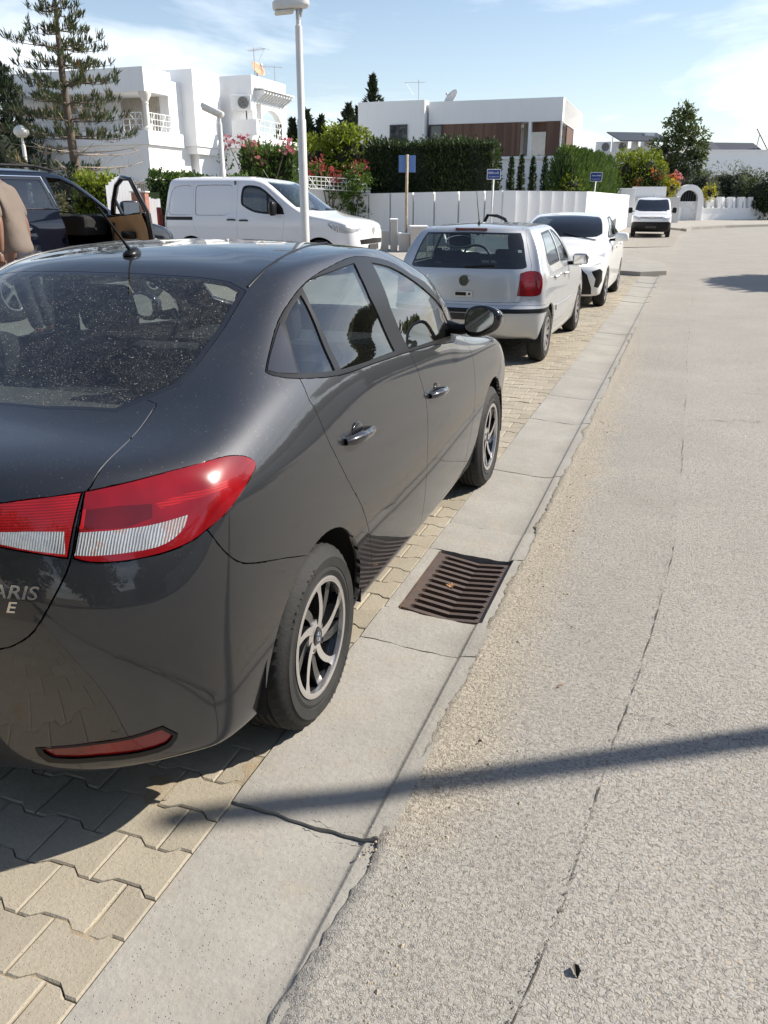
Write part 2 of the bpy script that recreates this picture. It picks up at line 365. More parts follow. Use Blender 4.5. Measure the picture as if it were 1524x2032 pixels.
class Body:
    def __init__(s, net, nu=8, nv=6):
        s.G = loft(net, nu, nv); s.bm = grid_bm(s.G); s.lay = s.bm.faces.layers.int['part']; s.nl = s.bm.verts.layers.float_vector['nrm']
        s.bvh = BVHTree.FromBMesh(s.bm)
    def cut(s, line, axis, filt=None, closed=True):
        """imprint a polyline, projected along axis, into the surface"""
        a, b = AX[axis]; line = [tuple(p) for p in line]
        lo = [min(p[k] for p in line)-.03 for k in (0, 1)]; hi = [max(p[k] for p in line)+.03 for k in (0, 1)]
        reg = []
        for f in s.bm.faces:
            c = f.calc_center_median()
            if lo[0]-.1 < c[a] < hi[0]+.1 and lo[1]-.1 < c[b] < hi[1]+.1 and (filt is None or filt(c, f.normal)): reg.append(f)
        segs = list(zip(line, line[1:]+line[:1])) if closed else list(zip(line, line[1:]))
        ax = Vector([1.0 if 'xyz'[i] == axis else 0.0 for i in range(3)])
        for p, q in segs:
            if (p[0]-q[0])**2+(p[1]-q[1])**2 < 1e-8: continue
            co = Vector((0, 0, 0)); co[a], co[b] = p; d = Vector((0, 0, 0)); d[a], d[b] = q[0]-p[0], q[1]-p[1]
            no = d.cross(ax).normalized()
            x0, x1 = min(p[0], q[0])-1e-5, max(p[0], q[0])+1e-5; y0, y1 = min(p[1], q[1])-1e-5, max(p[1], q[1])+1e-5
            sel = []
            for f in reg:
                vs = [v.co for v in f.verts]; A = [v[a] for v in vs]
                if max(A) < x0 or min(A) > x1: continue
                Bv = [v[b] for v in vs]
                if max(Bv) < y0 or min(Bv) > y1: continue
                dd = [(v-co).dot(no) for v in vs]
                if min(dd) < -1e-6 and max(dd) > 1e-6: sel.append(f)
            if not sel: continue
            geom = list({e for f in sel for e in f.edges}) + list({v for f in sel for v in f.verts}) + sel
            r = bmesh.ops.bisect_plane(s.bm, geom=geom, dist=2e-5, plane_co=co, plane_no=no)
            old = set(f for f in reg if f.is_valid)
            new = [g for g in r['geom'] if isinstance(g, bmesh.types.BMFace) and g.is_valid and g not in old]
            reg = list(old)+new
    def mark(s, pid, poly, axis, filt=None, only=None):
        a, b = AX[axis]
        lo = [min(p[k] for p in poly) for k in (0, 1)]; hi = [max(p[k] for p in poly) for k in (0, 1)]
        for f in s.bm.faces:
            if only is not None and f[s.lay] not in only: continue
            c = f.calc_center_median()
            if lo[0] <= c[a] <= hi[0] and lo[1] <= c[b] <= hi[1] and (filt is None or filt(c, f.normal)) and in_poly((c[a], c[b]), poly): f[s.lay] = pid
    def stamp(s, pid, poly, axis, filt=None, only=None):
        s.cut(poly, axis, filt); s.mark(pid, poly, axis, filt, only)
    def remove(s, pid):
        bmesh.ops.delete(s.bm, geom=[f for f in s.bm.faces if f[s.lay] == pid], context='FACES')
    def clean(s):
        bmesh.ops.remove_doubles(s.bm, verts=s.bm.verts, dist=0.0006)
    def part(s, pids, name, mats, parent, both='mirror', gap=0.0, depth=0.014, off=0.0, mi=None, label=None, sides=(1,), thick=0.0):
        """a mesh object from the faces of the given part ids. both: 'mirror' = one mesh with both halves; 'sides' = one object per side in sides"""
        pids = pids if isinstance(pids, (list, tuple)) else [pids]
        fs = [f for f in s.bm.faces if f[s.lay] in pids]
        if not fs: return None
        idx = {}; V = []; Nn = []; F = []; FM = []
        for f in fs:
            row = []
            for v in f.verts:
                if v not in idx: idx[v] = len(V); V.append(v.co.copy()); Nn.append(Vector(v[s.nl]).normalized() if v[s.nl].length > 0.1 else v.normal.copy())
                row.append(idx[v])
            F.append(row); FM.append(0 if mi is None else mi.get(f[s.lay], 0))
        fset = set(fs); bnd = []
        for f in fs:
            for l in f.loops:
                if sum(1 for g in l.edge.link_faces if g in fset) == 1:
                    if l.vert.co.x < 1e-5 and l.link_loop_next.vert.co.x < 1e-5: continue
                    bnd.append((idx[l.vert], idx[l.link_loop_next.vert], f))
        if off:
            V = [p + n*off for p, n in zip(V, Nn)]
        if gap:
            mv = {}
            for i, j, f in bnd:
                e = (V[j]-V[i]); n = (Nn[i]+Nn[j]); d = n.cross(e)
                if d.length < 1e-9: continue
                d.normalize()
                for q in (i, j): mv.setdefault(q, []).append(d)
            for q, ds in mv.items():
                m = sum(ds, Vector())
                if m.length < 1e-6: continue
                m.normalize(); c = max(0.45, m.dot(ds[0])); x0 = V[q].x
                V[q] = V[q] + m*(gap/c)
                if x0 < 1e-5: V[q].x = 0
        nf0 = len(F); zero = set()
        if depth and (gap or thick):
            low = {}
            def lowv(q):
                if q not in low: low[q] = len(V); V.append(V[q]-Nn[q]*depth); Nn.append(Nn[q])
                return low[q]
            for i, j, f in bnd:
                F.append([j, i, lowv(i), lowv(j)]); FM.append(0 if mi is None else mi.get(f[s.lay], 0))
        def emit(sign_list, suffix=None):
            vv = []; ff = []; nn = []; mm = []
            for sg in sign_list:
                b = len(vv); vv += [(p.x*sg, p.y, p.z) for p in V]
                for k, row in enumerate(F):
                    r = [b+q for q in row]; ns = [(Nn[q].x*sg, Nn[q].y, Nn[q].z) for q in row] if k < nf0 else [(0, 0, 0)]*len(row)
                    if sg < 0: r = r[::-1]; ns = ns[::-1]
                    ff.append(r); nn += ns; mm.append(FM[k])
            me = bpy.data.meshes.new(name); me.from_pydata(vv, [], ff)
            for m in (mats if isinstance(mats, (list, tuple)) else [mats]): me.materials.append(m)
            me.polygons.foreach_set('material_index', np.array(mm, dtype=np.int32))
            me.polygons.foreach_set('use_smooth', np.ones(len(ff), dtype=bool))
            if len(me.loops) == len(nn): me.normals_split_custom_set(nn)
            o = link(bpy.data.objects.new(name, me), parent)
            if label: o['label'] = label
            return o
        if both == 'mirror': return emit((1, -1))
        return [emit((sg,)) for sg in sides]
def wheel(parent, x, y, r, w, rim_r, style, side, rubber='rubber', steer=0.0, detail=True):
    """a wheel as a part named wheel: tyre, rim, hub_cap and brake disc are its sub-parts; x is the outer face"""
    h = bpy.data.objects.new('wheel', None); link(h, parent); h.location = (x, y, r); h.rotation_euler = (0, 0, steer)
    s = side                                                    # +1: outer face points to +x
    m = MB(); n = 96 if detail else 40
    prof = [(rim_r-.004, -.012), (rim_r+.012, -.004), (rim_r+.020, 0.0), (rim_r+.032, -.0035), (rim_r+.034, -.0015), ((r+rim_r)/2+.012, 0.003), (r-.036, -.002), (r-.030, -.006), (r-.018, -.012), (r-.006, -.022), (r-.001, -.034)]
    g = 0.008 if detail else 0.0
    tread = [(r, -.045)]
    for k in range(4):
        c = -.045 - (w-.09)*(k+.5)/4
        tread += [(r, c+.006), (r-g, c+.0045), (r-g, c-.0045), (r, c-.006)]
    tread += [(r, -w+.045), (r-.001, -w+.034), (r-.012, -w+.015), (r-.03, -w), (rim_r, -w+.01), (rim_r-.012, -w+.03)]
    P = prof+tread
    P = [(a, b*s) for a, b in P]
    vs = []
    for i, (rr, hh) in enumerate(P):
        for j in range(n):
            q = 2*math.pi*j/n; k = rr
            if detail and 8 <= i <= 11 and j % 2 == 0: k = rr-.007      # shoulder blocks
            vs.append((hh, k*math.cos(q), k*math.sin(q)))
    fs = [(i*n+j, i*n+(j+1) % n, (i+1)*n+(j+1) % n, (i+1)*n+j) for i in range(len(P)-1) for j in range(n)]
    m.add(vs, fs); m.build('tyre', M[rubber], h, auto=35)
    # rim barrel and spokes
    rm = MB(); rm.cur = 1
    rm.lathe([(rim_r, -.010*s), (rim_r-.006, -.016*s), (rim_r-.020, -.05*s), (rim_r-.028, -.12*s), (rim_r-.03, -w*.9*s)], 48, 'x')
    rm.lathe([(rim_r-.03, -.115*s), (0.0, -.115*s)], 48, 'x')
    rm.cur = 0
    rm.lathe([(rim_r+.001, -.010*s), (rim_r+.002, -.004*s), (rim_r-.009, -.0015*s), (rim_r-.016, -.004*s), (rim_r-.018, -.02*s)], 64, 'x')
    if style == 'turbine':                                      # five swept twin spokes, machined faces, black flanks
        for k in range(10):
            big = k % 2 == 0; a0 = 2*math.pi*k/10 + 0.35
            n_ = 9; L_, R_ = [], []
            for i in range(n_):
                t = i/(n_-1); rad = .030+(rim_r-.036)*t; sweep = (-0.62*(1-t)**1.2 if big else (0.05-0.5*(1-t)**1.1)) * s
                ang = a0+sweep; wd = (.0155-.005*t+.055*max(0, t-.75)) if big else (.012+.007*t)
                px, py = rad*math.cos(ang), rad*math.sin(ang)
                ta = ang+math.pi/2; ox, oy = math.cos(ta)*wd, math.sin(ta)*wd
                L_.append((px+ox, py+oy)); R_.append((px-ox, py-oy))
            xf = (-.012 if big else -.020)*s; xb = -.06*s
            for i in range(n_-1):
                dz = -.010*s*(1-i/(n_-1)) if big else -.012*s*(1-i/(n_-1))
                dz2 = -.010*s*(1-(i+1)/(n_-1)) if big else -.012*s*(1-(i+1)/(n_-1))
                q = [(xf+dz, *L_[i]), (xf+dz, *R_[i]), (xf+dz2, *R_[i+1]), (xf+dz2, *L_[i+1])]
                b = [(xb, *L_[i]), (xb, *R_[i]), (xb, *R_[i+1]), (xb, *L_[i+1])]
                rm.cur = 0 if big else 1
                rm.add(q, [(0, 1, 2, 3)])
                rm.cur = 1
                rm.add([q[0], q[3], b[3], b[0]], [(0, 1, 2, 3)]); rm.add([q[1], b[1], b[2], q[2]], [(0, 1, 2, 3)])
        rm.cur = 0; rm.lathe([(.058, -.06*s), (.056, -.026*s), (.034, -.021*s), (.030, -.024*s)], 32, 'x')
        rm.cur = 1
        for k in range(4):
            a = 2*math.pi*(k+.5)/4; c, sn = math.cos(a)*.048, math.sin(a)*.048
            b = MB(); b.lathe([(.0115, -.03*s), (.0115, -.022*s)], 12, 'x', (0, c, sn)); rm.add(b.v, b.f)
    else:
        nsp = {'steel': 8, 'cover': 9, 'alloy5': 5}[style]; rm.cur = 0
        for k in range(nsp):
            a0 = 2*math.pi*k/nsp; q = []
            for rad, wd in ((.035, .022), (rim_r*.6, .020), (rim_r-.008, .030)):
                ta = a0+math.pi/2
                q += [(rad*math.cos(a0)+math.cos(ta)*wd, rad*math.sin(a0)+math.sin(ta)*wd), (rad*math.cos(a0)-math.cos(ta)*wd, rad*math.sin(a0)-math.sin(ta)*wd)]
            xs = [-.022*s, -.014*s, -.008*s]
            for i in (0, 2):
                f4 = [(xs[i//2], *q[i]), (xs[i//2], *q[i+1]), (xs[i//2+1], *q[i+3]), (xs[i//2+1], *q[i+2])]
                rm.add(f4, [(0, 1, 2, 3)]); bk = [(-.05*s, p[1], p[2]) for p in f4]
                rm.add([f4[0], f4[3], bk[3], bk[0]], [(0, 1, 2, 3)]); rm.add([f4[1], bk[1], bk[2], f4[2]], [(0, 1, 2, 3)])
        rm.lathe([(.060, -.05*s), (.058, -.020*s), (.0, -.016*s)], 24, 'x')
    fin = {'turbine': ('alloy', 'alloy_dark'), 'steel': ('steel_wheel', 'dark_inside'), 'cover': ('steel_wheel', 'dark_inside'), 'alloy5': ('alloy', 'dark_inside')}[style]
    rm.build('rim', [M[fin[0]], M[fin[1]]], h, auto=35, fix=False)
    if detail:
        lv, lf = [], []
        for start, word in ((2.55, '185/60 R15'), (5.6, '185/60 R15')):
            for k, ch in enumerate(word):
                if ch == ' ': continue
                me = text_mesh(ch, .026, .0006); ang = start-s*k*.085; c_, s_ = math.cos(ang), math.sin(ang); rr = (r+rim_r)/2+.008; b = len(lv)
                for q in me.vertices:
                    tx, ty = q.co.x*s, q.co.y; rad = rr+ty; a2 = ang-tx/rr; lv.append((s*(.0026+q.co.z), rad*math.cos(a2), rad*math.sin(a2)))
                lf += [[b+i for i in p.vertices] for p in me.polygons]; bpy.data.meshes.remove(me)
        mesh_obj('sidewall_lettering', lv, lf, M['rubber_mark'], h)
        c = MB(); c.lathe([(.028, -.023*s), (.027, -.017*s), (.020, -.0155*s), (.019, -.017*s), (.0, -.017*s)], 28, 'x'); c.build('hub_cap', M['alloy_dark'], h, auto=40)
        c = MB(); c.lathe([(.0135, -.0164*s), (.0145, -.0150*s), (.0155, -.0164*s)], 28, 'x')
        for v_ in c.v: pass
        c.lathe([(.006, -.0164*s), (.007, -.0150*s), (.008, -.0164*s)], 20, 'x'); c.build('emblem', M['chrome'], h, auto=40)
        b = MB(); b.lathe([(rim_r-.045, -.085*s), (rim_r-.045, -.095*s), (.03, -.095*s)], 40, 'x'); b.lathe([(rim_r-.045, -.085*s), (.03, -.085*s)], 40, 'x'); b.build('brake_disc', M['brake'], h, auto=35)
    return h
def text_mesh(body, size, depth=0.002, shear=0.0, bold=0.0):
    c = bpy.data.curves.new('txt', 'FONT'); c.body = body; c.size = size; c.extrude = depth; c.shear = shear; c.offset = bold; c.align_x = 'CENTER'; c.align_y = 'CENTER'; c.resolution_u = 3
    o = bpy.data.objects.new('txt', c); COL.objects.link(o)
    dg = bpy.context.evaluated_depsgraph_get(); me = bpy.data.meshes.new_from_object(o.evaluated_get(dg))
    bpy.data.objects.remove(o); bpy.data.curves.remove(c)
    return me
def text_obj(name, body, size, mat, parent, matrix, depth=0.002, shear=0.0, xscale=1.0, bold=0.0):
    me = text_mesh(body, size, depth, shear, bold); me.name = name
    me.transform(Matrix.Diagonal((xscale, 1, 1, 1))); me.transform(matrix); me.materials.clear(); me.materials.append(mat)
    return link(bpy.data.objects.new(name, me), parent)
def seat(mb, x, y, z, w=0.48, lean=0.28, head=True):
    """one seat with backrest and headrest added to a mesh builder; faces +y"""
    T = Matrix.Translation((x, y, z))
    mb.bbox(-w/2, w/2, -.02, .50, .0, .16, .05, T)
    Rm = T @ Matrix.Translation((0, 0, .10)) @ Matrix.Rotation(lean, 4, 'X')
    mb.bbox(-w/2, w/2, -.13, .02, 0, .60, .05, Rm)
    if head:
        mb.bbox(-.125, .125, -.10, -.005, .64, .83, .04, Rm)
        for q in (-.05, .05): mb.tube([Rm @ Vector((q, -.05, .56)), Rm @ Vector((q, -.05, .70))], .007, 6)
def make_paint(name, col, metal=0.0, rough=0.3, dust=0.08): return paint_dust(name, col, metal, rough, dust=dust, flake=metal > 0.3)

# ------------------------------------------------------------------ the dark saloon in front
M['sedan_gloss'] = paint_dust('dark_handle_paint', (0.06, 0.058, 0.062), 0.7, 0.25, dust=0.0)
def make_sedan():
    LOC = Vector((-1.815, 2.10, 0)); RZ = R(0.6)
    root = thing('parked_car', 'dark grey metallic saloon with dusty rear window, the nearest and largest car', 'car', LOC, RZ, 'cars parked along the gutter')
    S = [-.46, 0, .55, .95, 1.45, 1.95, 2.52]
    net = []
    net.append(lower_loop(S, .60, -.66, 3.00, [.25, .23, .215, .20, .19, .19, .20, .20, .20]))
    net.append(lower_loop(S, .78, -.80, 3.18, [.255, .245, .235, .22, .21, .21, .21, .20, .20]))
    net.append(lower_loop(S, .822, -.845, 3.24, [.28, .27, .26, .245, .235, .235, .24, .23, .23]))
    net.append(lower_loop(S, .845, -.875, 3.32, [.43, .41, .38, .345, .32, .32, .34, .36, .36]))
    net.append(lower_loop(S, .862, -.915, 3.36, [.63, .60, .57, .53, .50, .50, .52, .52, .52]))
    net.append(lower_loop(S, .866, -.925, 3.35, [.77, .745, .735, .72, .68, .67, .67, .62, .60], rear=(.035, .12, .28)))
    net.append(lower_loop(S, .858, -.905, 3.28, [.90, .875, .865, .855, .82, .80, .79, .71, .69], rear=(.04, .14, .31)))
    net.append(lower_loop(S, .842, -.875, 3.16, [.985, .965, .955, .945, .91, .89, .875, .79, .78], rear=(.045, .15, .33)))
    # top of the shoulder: trunk lip, window sill, wing top and bonnet front
    ys = [-.84, -.79, -.68, -.56, -.38, 0, .55, .95, 1.45, 1.95, 2.48, 2.80, 2.96, 3.05, 3.07]
    xs = [0, .33, .56, .70, .775, .812, .822, .824, .822, .808, .765, .70, .60, .34, 0]
    zs = [1.045, 1.040, 1.033, 1.03, 1.035, 1.045, 1.025, 1.00, .985, .965, .925, .88, .865, .865, .87]
    net.append(list(zip(xs, ys, zs)))
    ys = [-.62, -.61, -.54, -.44, -.28, .04, .55, .95, 1.45, 1.93, 2.30, 2.48, 2.58, 2.62, 2.62]
    xs = [0, .30, .50, .63, .715, .775, .797, .800, .797, .765, .66, .56, .44, .24, 0]
    zs = [1.078, 1.073, 1.062, 1.06, 1.085, 1.115, 1.095, 1.065, 1.045, 1.025, .985, .965, .96, .965, .97]
    net.append(list(zip(xs, ys, zs)))
    # foot of the rear window, window band, foot of the windscreen
    ys = [-.43, -.42, -.365, -.26, -.09, .14, .57, .95, 1.46, 1.93, 2.09, 2.17, 2.23, 2.27, 2.28]
    xs = [0, .27, .46, .575, .655, .722, .766, .774, .774, .738, .67, .57, .43, .22, 0]
    zs = [1.10, 1.10, 1.10, 1.115, 1.16, 1.18, 1.155, 1.125, 1.11, 1.095, 1.07, 1.05, 1.045, 1.045, 1.05]
    net.append(list(zip(xs, ys, zs)))
    ys = [-.07, -.065, -.04, .03, .13, .27, .60, .95, 1.42, 1.74, 1.84, 1.91, 1.97, 2.01, 2.02]
    xs = [0, .25, .42, .515, .585, .655, .710, .721, .720, .696, .625, .53, .39, .20, 0]
    zs = [1.265, 1.262, 1.252, 1.25, 1.27, 1.29, 1.29, 1.283, 1.282, 1.270, 1.255, 1.245, 1.245, 1.25, 1.255]
    net.append(list(zip(xs, ys, zs)))
    ys = [.22, .225, .24, .28, .34, .44, .66, .95, 1.29, 1.45, 1.51, 1.55, 1.59, 1.62, 1.63]
    xs = [0, .23, .39, .485, .545, .592, .624, .632, .622, .594, .54, .46, .34, .17, 0]
    zs = [1.392, 1.389, 1.378, 1.372, 1.376, 1.388, 1.405, 1.411, 1.402, 1.390, 1.386, 1.386, 1.39, 1.397, 1.40]
    net.append(list(zip(xs, ys, zs)))
    ys = [.33, .335, .36, .40, .45, .53, .71, .95, 1.19, 1.29, 1.33, 1.36, 1.39, 1.41, 1.42]
    xs = [0, .22, .37, .455, .505, .54, .567, .573, .562, .53, .48, .40, .30, .15, 0]
    zs = [1.425, 1.422, 1.413, 1.408, 1.412, 1.420, 1.434, 1.440, 1.434, 1.426, 1.424, 1.424, 1.427, 1.432, 1.433]
    net.append(list(zip(xs, ys, zs)))
    ys = [.47, .475, .49, .52, .56, .62, .77, .95, 1.06, 1.09, 1.11, 1.12, 1.13, 1.13, 1.13]
    xs = [0, .13, .22, .27, .30, .315, .325, .325, .32, .30, .27, .22, .16, .08, 0]
    zs = [1.447, 1.446, 1.444, 1.445, 1.448, 1.453, 1.460, 1.463, 1.460, 1.458, 1.457, 1.456, 1.455, 1.454, 1.454]
    net.append(list(zip(xs, ys, zs)))
    ys = [.62, .63, .64, .65, .67, .70, .82, .93, 1.0, 1.01, 1.02, 1.02, 1.03, 1.03, 1.03]
    net.append([(0, y, 1.459+.012*min(1, (y-.62)/.25)) for y in ys])
    global SB_NET
    SB_NET = net
    B = Body(net, 8, 6)
    inv = Matrix.Rotation(-RZ, 4, 'Z') @ Matrix.Translation(-LOC)
    o0 = inv @ Vector((0, 0, CAM_H))
    def hit(u, v):
        d = (inv.to_3x3() @ ray(u, v)).normalized(); h = B.bvh.ray_cast(o0, d)
        return h[0]
    def tr(pts, axis):
        out = []
        for u, v in pts:
            h = hit(u, v)
            if h is None: print('MISS', u, v); continue
            out.append((h[AX[axis][0]], h[AX[axis][1]]))
        return out
    side = lambda c, n: n.x > 0.25
    # --- wheel openings
    WR = .3015; WY = (0.0, 2.55)
    def arch(y0): 
        q = [(y0+.352*math.cos(a), .305+.352*math.sin(a)) for a in np.linspace(-.12, math.pi+.12, 34)]
        return q + [(y0-.36, .05), (y0+.36, .05)]
    for k, y0 in enumerate(WY):
        B.stamp(90, arch(y0), 'x', lambda c, n: c.x > .45)
    # --- side windows: black frame outline, then the panes
    dlo = [(527, 738), (536, 694), (551, 640), (574, 600), (607, 560), (655, 529), (706, 509), (770, 518), (818, 546), (858, 576), (896, 612), (923, 648), (905, 668), (862, 684), (805, 700), (740, 722), (672, 745), (592, 751), (545, 746)]
    dlo_p = smooth_poly(tr(dlo, 'x'), 3, (0, 11, 12))
    B.stamp(20, dlo_p, 'x', side)
    tri = tr([(530, 736), (540, 690), (555, 642), (563, 652), (577, 692), (590, 742), (550, 741)], 'x')
    B.stamp(21, tri, 'x', side, (20,))
    qg = tr([(566, 641), (577, 616), (597, 586), (630, 655), (664, 735), (630, 738), (595, 740), (580, 692)], 'x')
    B.stamp(22, qg, 'x', side, (20,))
    rg = tr([(601, 573), (640, 545), (703, 522), (733, 588), (783, 696), (730, 716), (676, 733), (640, 655)], 'x')
    B.stamp(23, smooth_poly(rg, 2, (2, 4, 6)), 'x', side, (20,))
    fg = tr([(737, 521), (775, 530), (815, 553), (850, 581), (880, 612), (899, 640), (903, 660), (860, 676), (811, 692), (775, 612)], 'x')
    B.stamp(24, smooth_poly(fg, 2, (0, 8)), 'x', side, (20,))
    # --- doors
    rdoor = tr([(594, 750), (612, 790), (625, 812), (655, 882), (690, 952), (718, 1005), (733, 1058), (737, 1112)], 'x')
    bl = tr([(812, 698), (832, 745), (846, 800), (849, 870), (847, 930), (841, 1003)], 'x')
    zb = .262
    y_rb = rdoor[-1][0]; yb = bl[-1][0]
    fd = [(1.93, 1.03), (2.00, .93), (2.035, .80), (2.04, .62), (2.00, .45), (1.95, .34), (1.93, zb)]
    front_line = smooth_poly(fd, 3, (), False); B_line = smooth_poly(bl, 3, (), False); R_line = smooth_poly(rdoor, 3, (), False)
    top_f = [(B_line[0][0], B_line[0][1]+.02)]
    fdoor_poly = [(bl[0][0], bl[0][1]+.05)] + B_line + [(yb, zb)] + front_line[::-1] + [(1.93, 1.12)]
    rdoor_poly = [(rdoor[0][0], rdoor[0][1]+.03)] + R_line + [(y_rb+.01, zb)] + [(yb, zb)] + B_line[::-1] + [(bl[0][0], bl[0][1]+.05)]
    B.stamp(31, fdoor_poly, 'x', side, (0,)); B.stamp(30, rdoor_poly, 'x', side, (0,))
    # --- rear bumper: line from the lamp down round to the wheel opening, then the corner
    bump = tr([(411, 1051), (440, 1088), (470, 1113), (500, 1118), (560, 1109), (612, 1102)], 'x')
    yl = bump[0][0]
    cut = smooth_poly(bump, 3, (), False)
    # --- tail lamp traced on the rear quarter (seen from behind and the side at once: project along the bisector as two pieces)
    lamp_px = [(168, 976), (260, 956), (350, 932), (430, 910), (470, 904), (497, 910), (507, 924), (495, 950), (470, 990), (440, 1026), (409, 1052), (380, 1074), (340, 1092), (290, 1106), (235, 1115), (180, 1116), (146, 1108)]
    L3 = [hit(u, v) for u, v in lamp_px]
    rearf = lambda c, n: n.y < -.02 and c.y < .1 and c.z > .5
    # use a rotated frame so that both faces of the corner project well
    ca, sa = math.cos(R(40)), math.sin(R(40))
    def rotbm(a):
        bmesh.ops.rotate(B.bm, verts=B.bm.verts, cent=(0, 0, 0), matrix=Matrix.Rotation(a, 3, 'Z'))
        Rm = Matrix.Rotation(a, 3, 'Z')
        for q in B.bm.verts: q[B.nl] = Rm @ Vector(q[B.nl])
    A = R(-42)
    Rm = Matrix.Rotation(A, 3, 'Z')
    def rp(pts): return [((Rm @ h).x, (Rm @ h).z) for h in pts if h is not None]
    rear2 = lambda c, n: n.y < -.15 and c.z > .5
    rotbm(A)
    lamp = smooth_poly(rp(L3), 3, (0, 16, 10))
    B.stamp(40, lamp, 'y', rear2, (0,))
    def rps(px): return rp([hit(u, v) for u, v in px])
    white = rps([(150, 1057), (230, 1052), (300, 1042), (345, 1030), (372, 1022), (366, 1044), (345, 1068), (310, 1086), (250, 1097), (190, 1103), (148, 1102)])
    B.stamp(41, smooth_poly(white, 2, (0, 4, 10)), 'y', rear2, (40,))
    dark = rps([(170, 1012), (235, 1004), (302, 1000), (302, 1028), (250, 1048), (165, 1052)])
    B.stamp(42, dark, 'y', rear2, (40,))
    rib = rps([(309, 999), (380, 977), (449, 952), (452, 966), (385, 990), (318, 1010)]); B.stamp(47, rib, 'y', rear2, (40,))
    bar = rps([(160, 1012), (171, 1010), (166, 1049), (152, 1051)]); B.stamp(48, bar, 'y', rear2, (40, 42))
    fog = rps([(84, 1486), (180, 1478), (260, 1466), (320, 1447), (343, 1459), (330, 1476), (280, 1492), (200, 1501), (108, 1504)])
    B.stamp(44, smooth_poly(fog, 2, (0, 3, 4)), 'y', lambda c, n: n.y < -.1 and c.z < .75, (0,))
    fogt = rps([(70, 1484), (180, 1474), (258, 1462), (322, 1441), (352, 1456), (338, 1482), (284, 1500), (200, 1510), (96, 1512)])
    B.stamp(45, smooth_poly(fogt, 2, (0, 3, 4)), 'y', lambda c, n: n.y < -.1 and c.z < .75, (0,))
    rotbm(-A)
    # --- trunk lid: shut line from rear window corner to the lamp, down the rear face
    tl = [hit(u, v) for u, v in [(311, 801), (262, 868), (192, 944), (170, 975), (150, 1060), (138, 1120), (110, 1180), (70, 1250), (30, 1280), (0, 1288)]]
    top = [(h.x, h.y) for h in tl[:4]]
    xl = tl[3].x; zl = tl[3].z
    # deck part seen from above
    deck = [(-.01, -.30), (.40, -.30)] + smooth_poly(top, 3, (), False) + [(top[3][0], -1.1), (-.01, -1.1)]
    B.cut(deck, 'z', lambda c, n: n.z > .02 and c.z > .9)
    B.mark(50, deck, 'z', lambda c, n: n.z > .02 and c.z > .9, (0,))
    rear_line = [(h.x, h.z) for h in tl[3:]]
    rl = smooth_poly(rear_line, 3, (), False)
    rpoly = [(-.01, zl)] + rl + [(-.01, rl[-1][1])]
    rf = lambda c, n: n.y < -.2 and c.y < -.3 and c.z > .5
    B.cut(rpoly, 'y', rf); B.mark(50, rpoly, 'y', rf, (0,))
    # inner half of the lamp, on the lid
    lin = [(h.x, h.z) for h in [hit(u, v) for u, v in [(163, 977), (80, 988), (2, 998)]]]
    lin2 = [(h.x, h.z) for h in [hit(u, v) for u, v in [(2, 1086), (80, 1100), (134, 1108)]]]
    xin = .30
    inner = lin + [(xin, lin[-1][1]-.035), (xin, lin[-1][1]-.06)] + lin2
    B.stamp(43, inner, 'y', rf, (50,))
    w2 = [(h.x, h.z) for h in [hit(u, v) for u, v in [(128, 1055), (60, 1055), (2, 1056), (2, 1080), (60, 1092), (130, 1100)]]]
    B.stamp(46, w2, 'y', rf, (43,))
    print('lamp seam', [round(q, 3) for q in tl[3]], 'lid bottom', [round(q, 3) for q in tl[-1]])
    # --- rear bumper
    zlid = tl[-1].z
    bpoly = [(yl, bump[0][1])] + cut + [(cut[-1][0]+.02, cut[-1][1]), (cut[-1][0]+.05, .40), (-.05, .05), (-1.2, .05), (-1.2, bump[0][1]+.0)]
    B.cut(cut, 'x', lambda c, n: c.x > .3 and n.x > .15, False)
    # everything behind and below that line, outside lid and lamps
    for f in B.bm.faces:
        if f[B.lay] == 0:
            c = f.calc_center_median()
            if c.y < .2 and in_poly((c.y, c.z), bpoly): f[B.lay] = 60
            elif c.y < yl+.001 and c.z < .90 and c.y < -.3: f[B.lay] = 60
    # --- rear window and windscreen, seen from above
    rwb = [hit(u, v) for u, v in [(310, 806), (352, 768), (400, 712), (445, 650), (488, 577)]]
    rw = [(-.01, -.445), (.28, -.43), (.46, -.385)] + [(h.x, h.y) for h in rwb[0:]]
    rw_top = [(rwb[-1].x-.06, rwb[-1].y+.012), (.25, .225), (-.01, .217)]
    rwp = rw[:3] + [(h.x, h.y) for h in rwb[1:]] + rw_top
    rzf = lambda c, n: n.z > .2 and c.z > 1.05 and c.y < .8
    B.stamp(70, rwp, 'z', rzf, (0, 50))
    ctr = np.mean(rwp, axis=0); ins = []
    for p in rwp:
        x, y = p; ins.append((x-.016 if x > .05 else x, y+.012 if y < -.2 else (y-.012 if y > .18 else y)))
    B.stamp(71, ins, 'z', rzf, (70,))
    ws = [(-.01, 2.26), (.22, 2.25), (.42, 2.21), (.57, 2.14), (.655, 2.03), (.615, 1.78), (.56, 1.56), (.51, 1.48), (.33, 1.50), (-.01, 1.53)]
    B.stamp(72, smooth_poly(ws, 2, (0, 4, 7, 9)), 'z', lambda c, n: n.z > .15 and c.z > .98 and c.y > 1.1 and c.y < 2.4, (0,))
    # --- bonnet, wing, front bumper, headlamp
    hood = [(-.01, 2.29), (.24, 2.28), (.45, 2.24), (.63, 2.16), (.70, 2.20), (.695, 2.5), (.65, 2.80), (.57, 2.98), (.30, 3.07), (-.01, 3.09)]
    B.stamp(80, hood, 'z', lambda c, n: n.z > .2 and c.z > .8 and c.y > 2.0, (0,))
